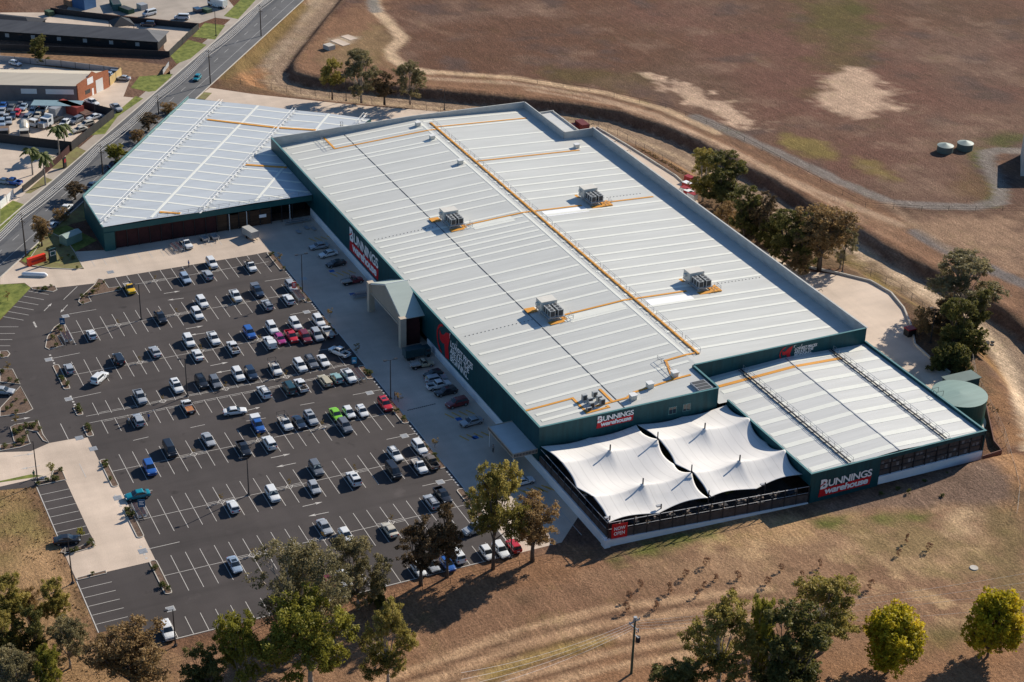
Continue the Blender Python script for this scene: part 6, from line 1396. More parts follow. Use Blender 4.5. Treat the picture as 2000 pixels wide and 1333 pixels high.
def truck(u, v, h, label, cab='white', body='flat', bodycol=None, sc=1.0, name="truck", group=G5):
    t = thing(name, label, "truck", (u, v, 0.01), h, group); t.scale = (sc, sc, sc)
    MB().box(1.7, 3.3, -1.15, 1.15, 0.6, 2.5).box(1.2 if body == 'prime' else 1.69, 1.7, -1.1, 1.1, 0.7, 3.1 if body == 'prime' else 2.3).build("cab", carpaint(cab), t, local=True)
    if body == 'prime': MB().box(3.3, 4.6, -0.85, 0.85, 0.6, 1.7).build("bonnet", carpaint(cab), t, local=True); MB().box(4.6, 4.66, -0.7, 0.7, 0.7, 1.6).build("grille", M_RIM, t, local=True)
    MB().quad([(3.31, -1.0, 1.6), (3.31, 1.0, 1.6), (3.31, 1.0, 2.35), (3.31, -1.0, 2.35)]).build("windscreen", M_GLASS, t, local=True)
    for y in (-1.16, 1.16): MB().quad([(2.0, y, 1.6), (3.0, y, 1.6), (3.0, y, 2.3), (2.0, y, 2.3)]).build("side_window", M_GLASS, t, local=True)
    MB().box(-3.5, 1.7, -0.5, 0.5, 0.55, 0.85).build("chassis", M_TRIM, t, local=True)
    bc = bodycol or mat("deck_timber", (0.20, 0.13, 0.09), 0.8, var=0.3)
    if body == 'flat': MB().box(-3.6, 1.5, -1.2, 1.2, 0.95, 1.1).box(1.4, 1.5, -1.2, 1.2, 1.1, 2.0).build("deck", bc, t, local=True)
    if body == 'box': MB().box(-3.6, 1.5, -1.2, 1.2, 0.9, 2.9).build("box_body", bc, t, local=True)
    if body == 'mixer': MB().tube([(-3.4, 0, 2.5), (-2.6, 0, 2.4), (-1.0, 0, 2.0), (0.6, 0, 1.7), (1.3, 0, 1.6)], [0.5, 1.0, 1.25, 1.0, 0.4], 12).build("drum", carpaint('cream'), t, local=True); MB().quad([(-3.4, -0.5, 2.9), (-4.2, -0.4, 1.6), (-4.2, 0.4, 1.6), (-3.4, 0.5, 2.9)]).build("chute", carpaint('cream'), t, local=True)
    for x in (2.6, -1.6, -2.7):
        for y in (-1, 1): MB().tube([(x, y*0.85, 0.5), (x, y*1.18, 0.5)], 0.5, 12).build("wheel", M_TYRE, t, local=True)
    return t
for (x, y, h, l, c_, b_, s_) in ((77, 237, -0.9, "small white truck with empty timber deck in the repair yard", 'white', 'flat', 0.95), (104, 236, -0.9, "big white prime mover with chrome grille in the repair yard", 'white', 'prime', 1.15), (48, 258, -0.2, "cream concrete mixer truck by the lower yard wall", 'cream', 'mixer', 1.1), (8, 258, -0.2, "rusty flat truck cut by the left edge, repair yard", 'brown', 'flat', 1.1)):
    u, v = P(x, y, 1.0); truck(u, v, h, l, c_, b_, None, s_)
u, v = P(424, 8, 1.0); truck(u, v, -2.6, "white tanker truck parked by the road at the photo's top", 'white', 'box', carpaint('white'), group=G6)
u, v = P(489, 457, 1.0); t = thing("box_trailer", "grey enclosed box trailer near the timber yard's right end", "trailer", (u, v, 0)); t.rotation_euler.z = 0.25
MB().box(-2.2, 2.2, -1.0, 1.0, 0.6, 2.3).build("box_body", mat("trailer_grey", (0.40, 0.39, 0.36), 0.6), t, local=True); MB().box(-2.2, 3.2, -0.05, 0.05, 0.5, 0.6).build("drawbar", M_DARKST, t, local=True)
for y in (-1.08, 1.08): MB().tube([(0, y-0.1, 0.35), (0, y+0.1, 0.35)], 0.35, 12).build("wheel", M_TYRE, t, local=True)
u, v = P(815, 690, 1.0); truck(u, v, PI/2, "dark green curtain-sided truck in shade beside the porch", 'darkteal', 'box', carpaint('darkteal'), 0.85, group=G3)
def open_trailer(x, y, label, h=0.0):
    u, v = P(x, y, 0.4); t = thing("hire_trailer", label, "trailer", (u, v, 0), h, "hire trailers by the timber yard")
    MB().box(-1.3, 1.3, -0.8, 0.8, 0.5, 0.56).box(-1.3, 1.3, -0.8, -0.76, 0.56, 0.95).box(-1.3, 1.3, 0.76, 0.8, 0.56, 0.95).box(-1.3, -1.26, -0.76, 0.76, 0.56, 0.95).box(1.26, 1.3, -0.76, 0.76, 0.56, 0.95).build("tray", M_GALV, t, local=True)
    MB().tube([(1.3, -0.5, 0.5), (2.4, 0, 0.5)], 0.05, 4).tube([(1.3, 0.5, 0.5), (2.4, 0, 0.5)], 0.05, 4).build("drawbar", M_GALV, t, local=True)
    for y_ in (-0.95, 0.95): MB().tube([(0, y_-0.1, 0.32), (0, y_+0.1, 0.32)], 0.32, 10).build("wheel", M_TYRE, t, local=True)
open_trailer(400, 467, "galvanised hire trailer, left of the pair by the timber yard", 0.1); open_trailer(419, 464, "galvanised hire trailer, right of the pair by the timber yard", 0.1)

# ------------------------------------------------------------------ trolleys and their bays
def trolley_row(x, y, n, label, h=0.0, L=None):
    u, v = P(x, y, 0.4); L = L or n*0.45
    t = thing("trolley_row", label, "trolley row", (u, v, 0.012), h, "nested shopping trolleys")
    wires = MB(); hd = MB()
    for k in range(n):
        x0 = -L/2+k*L/n
        for y_ in (-0.3, 0.3): wires.tube([(x0, y_, 0.15), (x0+0.1, y_, 0.6), (x0-0.1, y_, 1.0)], 0.03, 3)
        wires.box(x0-0.1, x0+0.35, -0.3, 0.3, 0.5, 0.53); hd.box(x0-0.14, x0-0.08, -0.32, 0.32, 0.98, 1.04)
    wires.build("baskets", M_GALV, t, local=True); hd.build("handles", M_HANDLE, t, local=True)
def trolley_bay(x, y, nrow, label, h=0.0, L=5.0):
    u, v = P(x, y, 0.3); t = thing("trolley_bay", label, "trolley bay", (u, v, 0.012), h, "trolley bays"); w_ = nrow*0.45
    r = MB()
    for y_ in (-w_, w_):
        r.tube([(-L/2, y_, 0), (-L/2, y_, 1.0), (L/2, y_, 1.0), (L/2, y_, 0)], 0.045, 4); r.tube([(-L/2, y_, 0.5), (L/2, y_, 0.5)], 0.035, 4)
    r.build("rail", M_GALV, t, local=True)
    c = MB(); hd = MB()
    for q in range(nrow):
        yy = -w_+0.45+q*0.9
        for k in range(int(L/0.42)):
            x0 = -L/2+0.3+k*0.4; c.box(x0, x0+0.32, yy-0.28, yy+0.28, 0.45, 0.48); c.box(x0, x0+0.03, yy-0.28, yy+0.28, 0.48, 0.9); hd.box(x0-0.06, x0, yy-0.3, yy+0.3, 0.92, 0.99)
    c.build("trolleys", M_GALV, t, local=True); hd.build("handles", M_HANDLE, t, local=True)
trolley_bay(131, 661, 2, "trolley bay on the left curved planter", 0, 4.5)
trolley_bay(273, 1000, 2, "trolley bay beside the blue left sign", 0, 4.8)
trolley_bay(584, 580, 2, "trolley bay beside the small red sign", 0, 5)
trolley_bay(700, 735, 2, "trolley bay at the right end of the walkway rows", 0, 5)
trolley_bay(340, 486, 1, "left trolley row in front of the timber yard", 0.1, 4.5); trolley_bay(350, 484, 1, "right trolley row in front of the timber yard", 0.1, 4.5)
trolley_bay(582, 434, 1, "long trolley rack in the dark corner by the store", PI/2, 7); trolley_bay(707, 578, 2, "trolley bay in shade left of the porch", PI/2, 5)
for (x, y, l) in ((583, 455, "left flat trolley in the shady corner of the lane"), (599, 447, "middle flat trolley in the shady corner of the lane"), (613, 449, "right flat trolley in the shady corner of the lane")):
    u, v = P(x, y); t = thing("flat_trolley", l, "flat trolley", (u, v, 0.02), 0.1, "flat trolleys in the lane corner")
    MB().box(-0.9, 0.9, -0.45, 0.45, 0.3, 0.38).build("deck", M_GALV, t, local=True); MB().tube([(-0.9, -0.4, 0.3), (-0.95, -0.4, 1.1), (-0.95, 0.4, 1.1), (-0.9, 0.4, 0.3)], 0.04, 4).build("handle", M_GALV, t, local=True)

# ------------------------------------------------------------------ lamps, poles, wires
def lamp(x, y, ty, label, arms=1, m=M_DARKST, rz=0.0):
    u, v = P(x, y); h = height_at(u, v, ty); t = thing("street_lamp", label, "street lamp", (u, v, 0), rz, "tall car park lamps")
    MB().tube([(0, 0, 0), (0, 0, h-0.1)], [0.13, 0.08], 7).build("pole", m, t, local=True); MB().cyl(0, 0, 0, 0.25, 0.32, seg=10).build("base", M_DARKST, t, local=True)
    for s_ in ((-1,) if arms == 1 else (-1, 1)): 
        MB().tube([(0, 0, h-0.15), (0, s_*1.0, h)], 0.05, 5).build("arm", m, t, local=True); MB().box(-0.2, 0.2, min(s_*0.8, s_*1.5), max(s_*0.8, s_*1.5), h-0.06, h+0.1).build("lamp_head", m, t, local=True)
lamp(276, 625, 555, "tall lamp between top rows, left half"); lamp(366, 774, 700, "tall lamp beside the walkway, left half"); lamp(486, 967, 893, "tall lamp in the eleventh bay line"); lamp(763, 780, 703, "tall twin-armed lamp beside two people", 2); lamp(591, 573, 497, "tall twin-armed lamp by the red trolley sign", 2)
lamp(74, 945, 862, "tall lamp on the left concrete entry"); lamp(142, 1140, 1052, "tall lamp at the lower left overflow bays"); lamp(998, 1090, 1004, "tall lamp between the two eucalypts"); lamp(343, 1262, 1190, "dark lamp by the lone white SUV"); lamp(618, 1165, 1090, "dark lamp hidden in the big gum tree")
lamp(1817, 670, 600, "dark lamp among trees beside the loading yard"); lamp(1645, 532, 471, "dark lamp at the loading yard's back kerb"); lamp(676, 197, 145, "dark lamp among the four back gums"); lamp(868, 215, 175, "dark lamp behind the store's back parapet"); lamp(422, 70, 22, "lamp on the grass island at the top"); lamp(186, 226, 195, "lamp pole at the brick shed corner")
def upole(x, y, ty, label, arm=2.0, name="utility_pole"):
    u, v = P(x, y); h = height_at(u, v, ty); t = thing(name, label, "utility pole", (u, v, 0), math.atan2(RD[1], RD[0]), "power poles along the road")
    MB().tube([(0, 0, 0), (0, 0, h)], [0.2, 0.13], 8).build("pole", M_POLE, t, local=True)
    MB().box(-0.08, 0.08, -arm/2, arm/2, h-0.5, h-0.35).box(-0.07, 0.07, -arm/2.4, arm/2.4, h-2.2, h-2.08).build("crossarm", M_POLE, t, local=True)
    iz = MB()
    for k in range(4): iz.cyl(0, -arm/2+0.15+k*(arm-0.3)/3, h-0.35, h-0.15, 0.06, seg=6)
    iz.build("insulators", M_WHITE, t, local=True); return (u, v, h)
UP = [upole(51, 502, 417, "timber power pole beside the timber yard, largest on the road"), upole(201, 341, 283, "timber power pole by the palm trees"), upole(310, 224, 187, "timber power pole opposite the repair yard"), upole(411, 165, 98, "slim pole with lamp arm beside the turquoise hatchback"), upole(510, 71, 10, "power pole at the top beside the road")]
ux, vx, hx = UP[0]; first = (ux-RD[0]*60, vx-RD[1]*60, hx); last = (UP[-1][0]+RD[0]*70, UP[-1][1]+RD[1]*70, UP[-1][2])
chain = [first]+UP+[last]
n2 = np.array([-RD[1], RD[0]])
for k, (off, dz) in enumerate(((-0.85, -0.15), (-0.3, -0.15), (0.3, -0.15), (0.85, -0.15), (0.4, -2.0))):
    mb = MB()
    for (a, b) in zip(chain[:-1], chain[1:]):
        pts = []
        for i in range(9):
            s_ = i/8; sag = 4*s_*(1-s_)*0.9; pts.append((a[0]+(b[0]-a[0])*s_+n2[0]*off, a[1]+(b[1]-a[1])*s_+n2[1]*off, a[2]+(b[2]-a[2])*s_+dz-sag))
        mb.tube(pts, 0.045, 3, cap=False)
    o = mb.build("power_line", M_WIRE); tag(o, "thin pale road wire, %s of five between the poles" % ("outermost toward the yards", "second from the yards", "middle one", "outermost toward the timber yard", "lowest")[k], "wire", "wires along the road")
# near pole with transformer gear
u, v = P(1233, 1316); h = height_at(u, v, 1207); t = thing("utility_pole", "green timber pole with crossarms and transformer in the near field", "utility pole", (u, v, 0), 0.2)
MB().tube([(0, 0, 0), (0, 0, h)], [0.22, 0.15], 8).build("pole", mat("green_pole", (0.055, 0.075, 0.05), 0.9), t, local=True)
MB().box(-0.08, 0.08, -1.3, 1.0, h-0.8, h-0.65).box(-1.0, 1.0, -0.08, 0.08, h-2.0, h-1.85).box(-0.1, 0.9, 0.1, 0.3, h-3.6, h-3.45).build("crossarm", M_GALV, t, local=True)
mb = MB()
for (x, y, z) in ((0, -1.2, -.65), (0, -.4, -.65), (0, .5, -.65), (0, .9, -.65), (-.9, 0, -1.85), (.9, 0, -1.85), (.3, .2, -2.9), (.6, .3, -2.6)): mb.cyl(x, y, h+z, h+z+0.35, 0.09, seg=6)
mb.cyl(0, 0, h-0.4, h+0.15, 0.3, seg=8); mb.build("insulators", M_GALV, t, local=True); MB().cyl(0.5, 0.45, h-4.6, h-3.6, 0.38, seg=10).build("transformer", M_DARKST, t, local=True)
for k in range(4):
    b = np.array(P(1233, 1316)); far_ = P(2080, 1130+k*14, 8) if k < 3 else P(2080, 1205, 6); bk = P(900, 1340+k*8, 8)
    mb = MB()
    for tgt in (far_, bk):
        pts = [(b[0]+(tgt[0]-b[0])*i/10, b[1]+(tgt[1]-b[1])*i/10, (h-0.6-k*0.5)-4*(i/10)*(1-i/10)*1.2) for i in range(11)]; mb.tube(pts, 0.02, 3, cap=False)
    o = mb.build("power_line", M_WIRE); tag(o, "thin wire from the green near pole, %s of four" % ("topmost", "second from top", "third from top", "lowest")[k], "wire", "wires of the near pole")

# ------------------------------------------------------------------ people
def person(x, y, top, legs, label, rz=0.0, hair=(0.04, 0.03, 0.02), lean=0.0, z=0.012, h=1.72):
    u, v = P(x, y); me = bpy.data.meshes.new("person"); k = h/1.72
    V = [(0, 0, .93), (0, 0, 1.15), (0, 0, 1.38), (0.01, 0, 1.50), (0.03, 0, 1.60), (0.03, 0, 1.70),
         (0, .10, .88), (0.04, .11, .48), (-0.02, .12, .08), (0.12, .13, .03), (0, -.10, .88), (-0.02, -.11, .48), (-0.1, -.12, .08), (0.04, -.13, .03),
         (0, .19, 1.40), (-0.02, .25, 1.13), (0.10, .24, .90), (0.15, .23, .82), (0, -.19, 1.40), (-0.02, -.25, 1.13), (0.12, -.22, .92), (0.17, -.21, .84)]
    E_ = [(0, 1), (1, 2), (2, 3), (3, 4), (4, 5), (0, 6), (6, 7), (7, 8), (8, 9), (0, 10), (10, 11), (11, 12), (12, 13), (2, 14), (14, 15), (15, 16), (16, 17), (2, 18), (18, 19), (19, 20), (20, 21)]
    Rr = [.15, .14, .15, .06, .10, .09, .10, .07, .05, .045, .10, .07, .05, .045, .06, .05, .035, .03, .06, .05, .035, .03]
    me.from_pydata([(a*k+lean*c*0.2, b*k, c*k) for a, b, c in V], E_, []); o = bpy.data.objects.new("person", me); COL.objects.link(o)
    md = o.modifiers.new("skin", 'SKIN'); sv = me.skin_vertices[0].data
    for i, r in enumerate(Rr): sv[i].radius = (r*k, r*k)
    sv[0].use_root = True; o.modifiers.new("sub", 'SUBSURF').levels = 1
    dg = bpy.context.evaluated_depsgraph_get(); m2 = bpy.data.meshes.new_from_object(o.evaluated_get(dg)); o.modifiers.clear(); o.data = m2
    m2.materials.clear()
    mt = [mat("cloth_"+top, dict(blue=(0.03, 0.10, 0.3), red=(0.45, 0.02, 0.02), white=(0.6, 0.6, 0.58), green=(0.06, 0.16, 0.10), dark=(0.03, 0.03, 0.04), grey=(0.2, 0.2, 0.2))[top], 0.85, var=0), mat("legs_"+legs, dict(navy=(0.02, 0.03, 0.07), dark=(0.02, 0.02, 0.02), khaki=(0.2, 0.16, 0.1))[legs], 0.85, var=0), M_SKIN]
    for m in mt: m2.materials.append(m)
    for p in m2.polygons:
        c = p.center; zz = c.z/k; p.use_smooth = True
        p.material_index = 2 if (zz > 1.47 or (abs(c.y) > 0.17*k and zz < 1.16)) else (0 if zz > 0.93 else (1 if zz > 0.09 else 1))
    o.location = (u, v, z); o.rotation_euler = (0, 0, rz); tag(o, label, "person")
    bm = bmesh.new(); bmesh.ops.create_icosphere(bm, subdivisions=2, radius=0.115*k); hm = bpy.data.meshes.new("hair")
    for vv in bm.verts: vv.co.z = vv.co.z*0.8 if vv.co.z > 0 else vv.co.z*0.4
    bm.to_mesh(hm); bm.free(); hm.materials.append(mat("hair%d" % int(hair[0]*100), hair, 0.8, var=0)); hh = bpy.data.objects.new("hair", hm); COL.objects.link(hh); hh.parent = o; hh.location = (0.015*k+lean*0.35, 0, 1.69*k)
person(369, 522, 'blue', 'navy', "person in blue shirt walking at the edge of the pale forecourt", 2.0)
person(771, 780, 'dark', 'dark', "person in dark clothes standing left of one in red", 1.4); person(777, 781, 'red', 'navy', "person in red top standing beside the twin-armed lamp", 1.6)
person(291, 822, 'blue', 'navy', "person in blue walking near the silver wagon with open door", 2.4); person(252, 829, 'white', 'khaki', "person in white top by the open door of a silver wagon", -1.0); person(258, 825, 'dark', 'dark', "person in dark clothes bending at the silver wagon", 0.4, lean=0.6)
person(67, 934, 'green', 'khaki', "person in green walking on the left entry verge", 0.2); person(534, 739, 'grey', 'navy', "person beside the white tray ute near the walkway", 1.0); person(963, 884, 'grey', 'dark', "person standing in shade beside the loading canopy", 2.0)
person(224, 714, 'white', 'dark', "person in white loading the black SUV with raised tailgate", 1.0); person(232, 712, 'dark', 'dark', "person in dark top behind the black SUV", 2.0)

# ------------------------------------------------------------------ signs, tanks and other single things
def post_sign(x, y, w_, h_, m, label, body=None, lift=1.6, dirv=(1, 0, 0), ztop=None):
    u, v = P(x, y); t = thing("sign_board", label, "sign", (u, v, 0)); d = np.array(dirv, float)
    MB().cyl(u, v+0.04, 0, lift+h_, 0.05, seg=5).build("post", M_DARKST, t)
    panel(t, "board", [(-w_/2, lift), (w_/2, lift), (w_/2, lift+h_), (-w_/2, lift+h_)], (u, v, 0), dirv, m, 0.08, 0.06)
    for q in range(body or 0): panel(t, "white_line", [(-w_*0.32, lift+h_*(0.30+0.2*q)), (w_*(0.32-0.1*(q % 2)), lift+h_*(0.30+0.2*q)), (w_*(0.32-0.1*(q % 2)), lift+h_*(0.40+0.2*q)), (-w_*0.32, lift+h_*(0.40+0.2*q))], (u, v, 0), dirv, M_WHITE, 0.1, 0.01)
fd = (0.55, 0.83, 0)
post_sign(575, 572, 1.0, 1.5, M_RED, "small red trolley sign above the second trolley bay", 3, 1.2, (0.3, 0.95, 0)); post_sign(278, 1003, 1.3, 1.6, M_BLUES, "blue trolley sign beside the lower left trolley bay", 3, 1.4, (0.3, 0.95, 0))
post_sign(692, 719, 1.0, 1.4, mat("bright_blue_sign", (0.02, 0.22, 0.42), 0.5), "bright blue trolley sign at the walkway's right end", 2, 1.1, (0.3, 0.95, 0)); post_sign(123, 642, 1.1, 1.6, M_BLUES, "dark blue trolley sign on the curved left planter", 2, 1.0, (0.3, 0.95, 0))
def slab(name, label, cat, x, y, w_, d_, h_, m, h=0.0, parts=(), group=None):
    u, v = P(x, y); t = thing(name, label, cat, (u, v, 0.0), h, group); MB().box(-w_/2, w_/2, -d_/2, d_/2, 0, h_).build(parts[0] if parts else "body", m, t, local=True); return t
rdA = math.atan2(RD[1], RD[0])
t = slab("sign_hoarding", "bright red roadside sign block at the left entrance", "sign", 72, 515, 0.9, 4.6, 1.9, mat("bright_red", (0.75, 0.05, 0.02), 0.5), 0.35, ("board",)); MB().box(0.451, 0.47, -1.6, 1.6, 0.8, 1.3).build("panel", M_DRED, t, local=True)
t = slab("totem_sign", "dark green totem sign beside the red block", "sign", 104, 513, 0.5, 1.8, 3.6, mat("totem", (0.02, 0.05, 0.055), 0.4), 0.35, ("board",)); MB().box(0.251, 0.27, -0.7, 0.7, 1.9, 3.0).build("panel", M_WHITE, t, local=True).hide_render = False; MB().box(0.271, 0.28, -0.6, 0.6, 2.0, 2.9).build("logo", M_GREEN, t, local=True)
u, v = P(127, 328); t = thing("totem_sign", "small dark totem sign on the dry verge across the road", "sign", (u, v, 0), rdA+PI/2); MB().box(-0.2, 0.2, -0.7, 0.7, 0, 2.8).build("board", M_BLACK, t, local=True); MB().box(-0.22, -0.201, -0.5, 0.5, 1.5, 2.5).build("panel", M_DRED, t, local=True)
u, v = P(139, 473); t = thing("site_cabinet", "pale green electrical kiosk in the yard's shadow", "cabinet", (u, v, 0), 0.5); MB().box(-1.3, 1.3, -2.4, 2.4, 0, 2.1).build("casing", mat("kiosk_green", (0.20, 0.30, 0.25), 0.6), t, local=True)
MB().quad([(-1.4, -2.5, 2.1), (1.4, -2.5, 2.1), (0, -2.5, 2.7)]).quad([(-1.4, 2.5, 2.1), (0, 2.5, 2.7), (1.4, 2.5, 2.1)]).quad([(-1.4, -2.5, 2.1), (0, -2.5, 2.7), (0, 2.5, 2.7), (-1.4, 2.5, 2.1)]).quad([(1.4, -2.5, 2.1), (1.4, 2.5, 2.1), (0, 2.5, 2.7), (0, -2.5, 2.7)]).build("roof", mat("kiosk_roof", (0.32, 0.40, 0.36), 0.6), t, local=True)
a, b = P(44, 538), P(92, 541); t = thing("lane_divider", "white rounded median bar lying across the left entrance", "divider", ((a[0]+b[0])/2, (a[1]+b[1])/2, 0)); MB().tube([(*a, 0.3), (a[0]+0.4, a[1]+0.4, 0.42), (b[0]-0.4, b[1]-0.4, 0.42), (*b, 0.3)], [0.35, 0.55, 0.55, 0.35], 10).build("bar", M_WHITEW, t, smooth=True)
u, v = P(86, 503); t = thing("boulder", "pale boulder on the lawn beside the red sign block", "boulder", (u, v, 0)); MB().cyl(u, v, 0, 0.9, 0.6, 0.25, 7).build("stone", M_WHITEW, t)
# big green water tank with pump shed
def tank(x, y, r, h_, label, roofm, wallm, conic=0.3, base=True, z=0):
    u, v = x, y; t = thing("water_tank", label, "water tank", (u, v, 0))
    MB().cyl(u, v, 0, h_, r, seg=48).build("wall", wallm, t, smooth=False)
    mb = MB(); n = 48; 
    for k in range(n): a0, a1 = 2*PI*k/n, 2*PI*(k+1)/n; mb.quad([(u+(r+.08)*math.cos(a0), v+(r+.08)*math.sin(a0), h_), (u+(r+.08)*math.cos(a1), v+(r+.08)*math.sin(a1), h_), (u, v, h_+conic)])
    mb.build("roof", roofm, t)
    if base: MB().cyl(u, v, -0.1, 0.12, r+0.6, seg=40).build("footing", M_KERB, t)
    return t
tt = P(1874, 763, 6.0); TKH = 6.0; 
l_, r2_ = P(1820, 763, TKH), P(1929, 775, TKH); rad = np.hypot(l_[0]-r2_[0], l_[1]-r2_[1])/2
tk = tank((l_[0]+r2_[0])/2, (l_[1]+r2_[1])/2, rad, TKH, "large round green water tank behind the annexe", corrugated("tank_roof_sheet", (0.20, 0.29, 0.25), pitch=0.6, var=0.12), mat("tank_green", (0.015, 0.075, 0.06), 0.5, var=0.1))
mb = MB(); tx, ty = (l_[0]+r2_[0])/2-1, (l_[1]+r2_[1])/2-rad+1.2
for dx in (-1.2, 0.4):
    mb.tube([(tx+dx, ty-1.1, TKH), (tx+dx, ty-1.1, TKH+1.1)], 0.05, 4).tube([(tx+dx, ty+0.6, TKH), (tx+dx, ty+0.6, TKH+1.1)], 0.05, 4).tube([(tx+dx, ty-1.1, TKH+1.1), (tx+dx, ty+0.6, TKH+1.1)], 0.04, 4)
mb.tube([(tx-1.2, ty-1.1, TKH+1.1), (tx+0.4, ty-1.1, TKH+1.1)], 0.04, 4).tube([(tx-0.4, ty-1.3, 0), (tx-0.4, ty-1.3, TKH+1.1)], 0.05, 4); mb.build("platform_rail", M_DARKST, tk)
u, v = P(1878, 738, 2.2); t = thing("pump_shed", "small flat dark green pump shed behind the big tank", "shed", (u, v, 0)); MB().box(u-1.6, u+1.6, v-3.6, v+3.6, 0, 2.2).build("wall", M_GREEN, t); MB().box(u-1.8, u+1.8, v-3.9, v+3.9, 2.2, 2.35).build("roof", mat("shed_roof", (0.10, 0.15, 0.14), 0.6), t)
u, v = P(1776, 655); t = thing("waste_bin", "red-lidded dark bin at the loading yard kerb", "bin", (u, v, 0)); MB().box(u-0.9, u+0.9, v-1.0, v+1.0, 0, 1.6).build("body", M_BLACK, t); MB().box(u-0.95, u+0.95, v-1.05, v+1.05, 1.6, 1.9).build("lid", M_DRED, t)
u, v = P(1137, 248, 1); t = thing("red_container", "dark red container behind the store's back corner", "container", (u, v, 0)); m9 = mat("maroon_steel", (0.13, 0.02, 0.02), 0.6); MB().box(u-2.2, u+2.2, v-1.2, v+1.2, 0, 2.4).build("body", m9, t); MB().box(u-2.2, u+0.2, v-2.4, v-1.21, 0, 1.7).build("side_bin", m9, t)
for k, (x, y, c_) in enumerate(((1346, 352, 'red'), (1342, 364, 'red'), (1338, 374, 'white'), (1345, 380, 'red'), (1352, 385, 'white'))):
    u, v = P(x, y, 0.6); t = thing("pallet_stack", "%s wrapped pallet stack behind the store under trees, %s from the back" % (c_, NUMW[k]), "pallet stack", (u, v, 0), 0.3, "wrapped pallets behind the store")
    MB().box(-1.2, 1.2, -0.8, 0.8, 0.15, 1.6).build("goods", M_DRED if c_ == 'red' else M_WHITEW, t, local=True); MB().box(-1.2, 1.2, -0.8, 0.8, 0, 0.14).build("pallet", M_POLE, t, local=True); MB().box(-1.22, 1.22, -0.82, 0.82, 1.601, 1.7).build("cap", M_WHITEW if k % 2 else M_DRED, t, local=True)
for (x, y, l) in ((1845, 297, "left domed green water tank in the paddock"), (1884, 292, "right domed green water tank in the paddock")):
    u, v = P(x, y, 0); tank(u, v, 2.2, 1.9, l, mat("dome_green", (0.30, 0.35, 0.31), 0.5), mat("small_tank_green", (0.12, 0.15, 0.13), 0.6), 0.7, False)
# rural shed on the right edge
q = [P(1993, 345), P(2080, 345), P(2080, 300), P(1993, 303)]
t = thing("farm_shed", "pale walled shed cut by the right edge of the photo", "shed", (q[0][0], q[0][1], 0)); MB().prism(q, 0, 6.5).build("wall", mat("pale_shed_wall", (0.52, 0.50, 0.46), 0.7), t); MB().prism([(a+(0.0), b) for a, b in q], 6.5, 6.8).build("roof", M_GALV, t)
# drain outlet structures beyond the timber yard
for (x, y, w_, d_, h_, m, l) in ((643, 96, 3.0, 2.6, 1.4, M_KERB, "small concrete pit box on the levee"), (682, 74, 5.0, 3.0, 0.12, M_CONC, "round-lidded concrete slab on the levee"), (665, 84, 6.5, 3.0, 0.16, M_CONC, "long concrete slab beside the pit box")):
    slab("concrete_pit", l, "concrete pit", x, y, w_, d_, h_, m, 0.3, ("slab",))
for (x, y, l) in ((1903, 676, "dark tyres dumped below the track, left pile"), (1933, 673, "dark tyres dumped beside the track, right pile")):
    u, v = P(x, y); t = thing("tyre_pile", l, "tyre pile", (u, v, 0))
    for k in range(4): 
        ang = k*1.6; MB().tube([(u+math.cos(ang)*0.7, v+math.sin(ang)*0.7, 0.1+0.2*(k % 2)), (u+math.cos(ang)*0.7, v+math.sin(ang)*0.7, 0.35+0.2*(k % 2))], 0.45, 10).build("tyre", M_TYRE, t)
u, v = P(1902, 1110); t = thing("dumped_ring", "pale concrete ring lying in the near field", "ring", (u, v, 0)); MB().cyl(u, v, 0, 0.15, 0.8, 0.75, 14).build("ring", M_KERB, t)
# fences round the loading yard and along the drain
def wire_fence(pts, h_, label, sp=4.0, cap=None, rr=0.05, name="fence"):
    w_ = PP(pts); t = thing(name, label, "fence", (w_[0][0], w_[0][1], 0)); r = MB(); p_ = MB(); nn = 0
    for a, b in zip(w_[:-1], w_[1:]):
        a, b = np.array(a), np.array(b); L = np.hypot(*(b-a)); n = max(1, int(L/sp))
        for i in range(n):
            q_ = a+(b-a)*i/n; p_.tube([(*q_, -0.1), (*q_, h_)], rr, 4)
        for z in (h_, h_*0.5, 0.12): r.tube([(*a, z), (*b, z)], 0.018 if z < h_ else 0.03, 3, cap=False)
    p_.build("posts", M_DARKST, t); r.build("wires", M_DARKST, t)
wire_fence([(440, 158), (500, 172), (560, 180), (700, 200), (860, 221), (960, 236), (1120, 246)], 1.9, "chain-link fence behind the timber yard and back gums")
wire_fence([(1150, 240), (1225, 275), (1275, 305), (1330, 338)], 1.9, "chain-link fence beside the narrow part of the loading yard")
wire_fence([(1560, 520), (1640, 525), (1700, 540), (1760, 570), (1800, 605), (1830, 650)], 1.9, "chain-link fence curving behind the wide loading yard")
wire_fence([(1000, 158), (1150, 178), (1300, 212), (1420, 258), (1560, 335), (1690, 405), (1800, 412), (2010, 412)], 1.3, "post and wire fence along the paddock tracks", 7)
wire_fence([(1890, 660), (1905, 740), (1960, 850), (1990, 960), (1985, 1010)], 1.5, "wire fence down the right edge beyond the tank")
wire_fence([(330, 1300), (600, 1215), (880, 1140), (1080, 1090), (1170, 1085)], 1.2, "wire fence along the near edge of the car park", 5)
wire_fence([(140, 1310), (330, 1300)], 1.2, "wire fence below the lower left bays", 5)
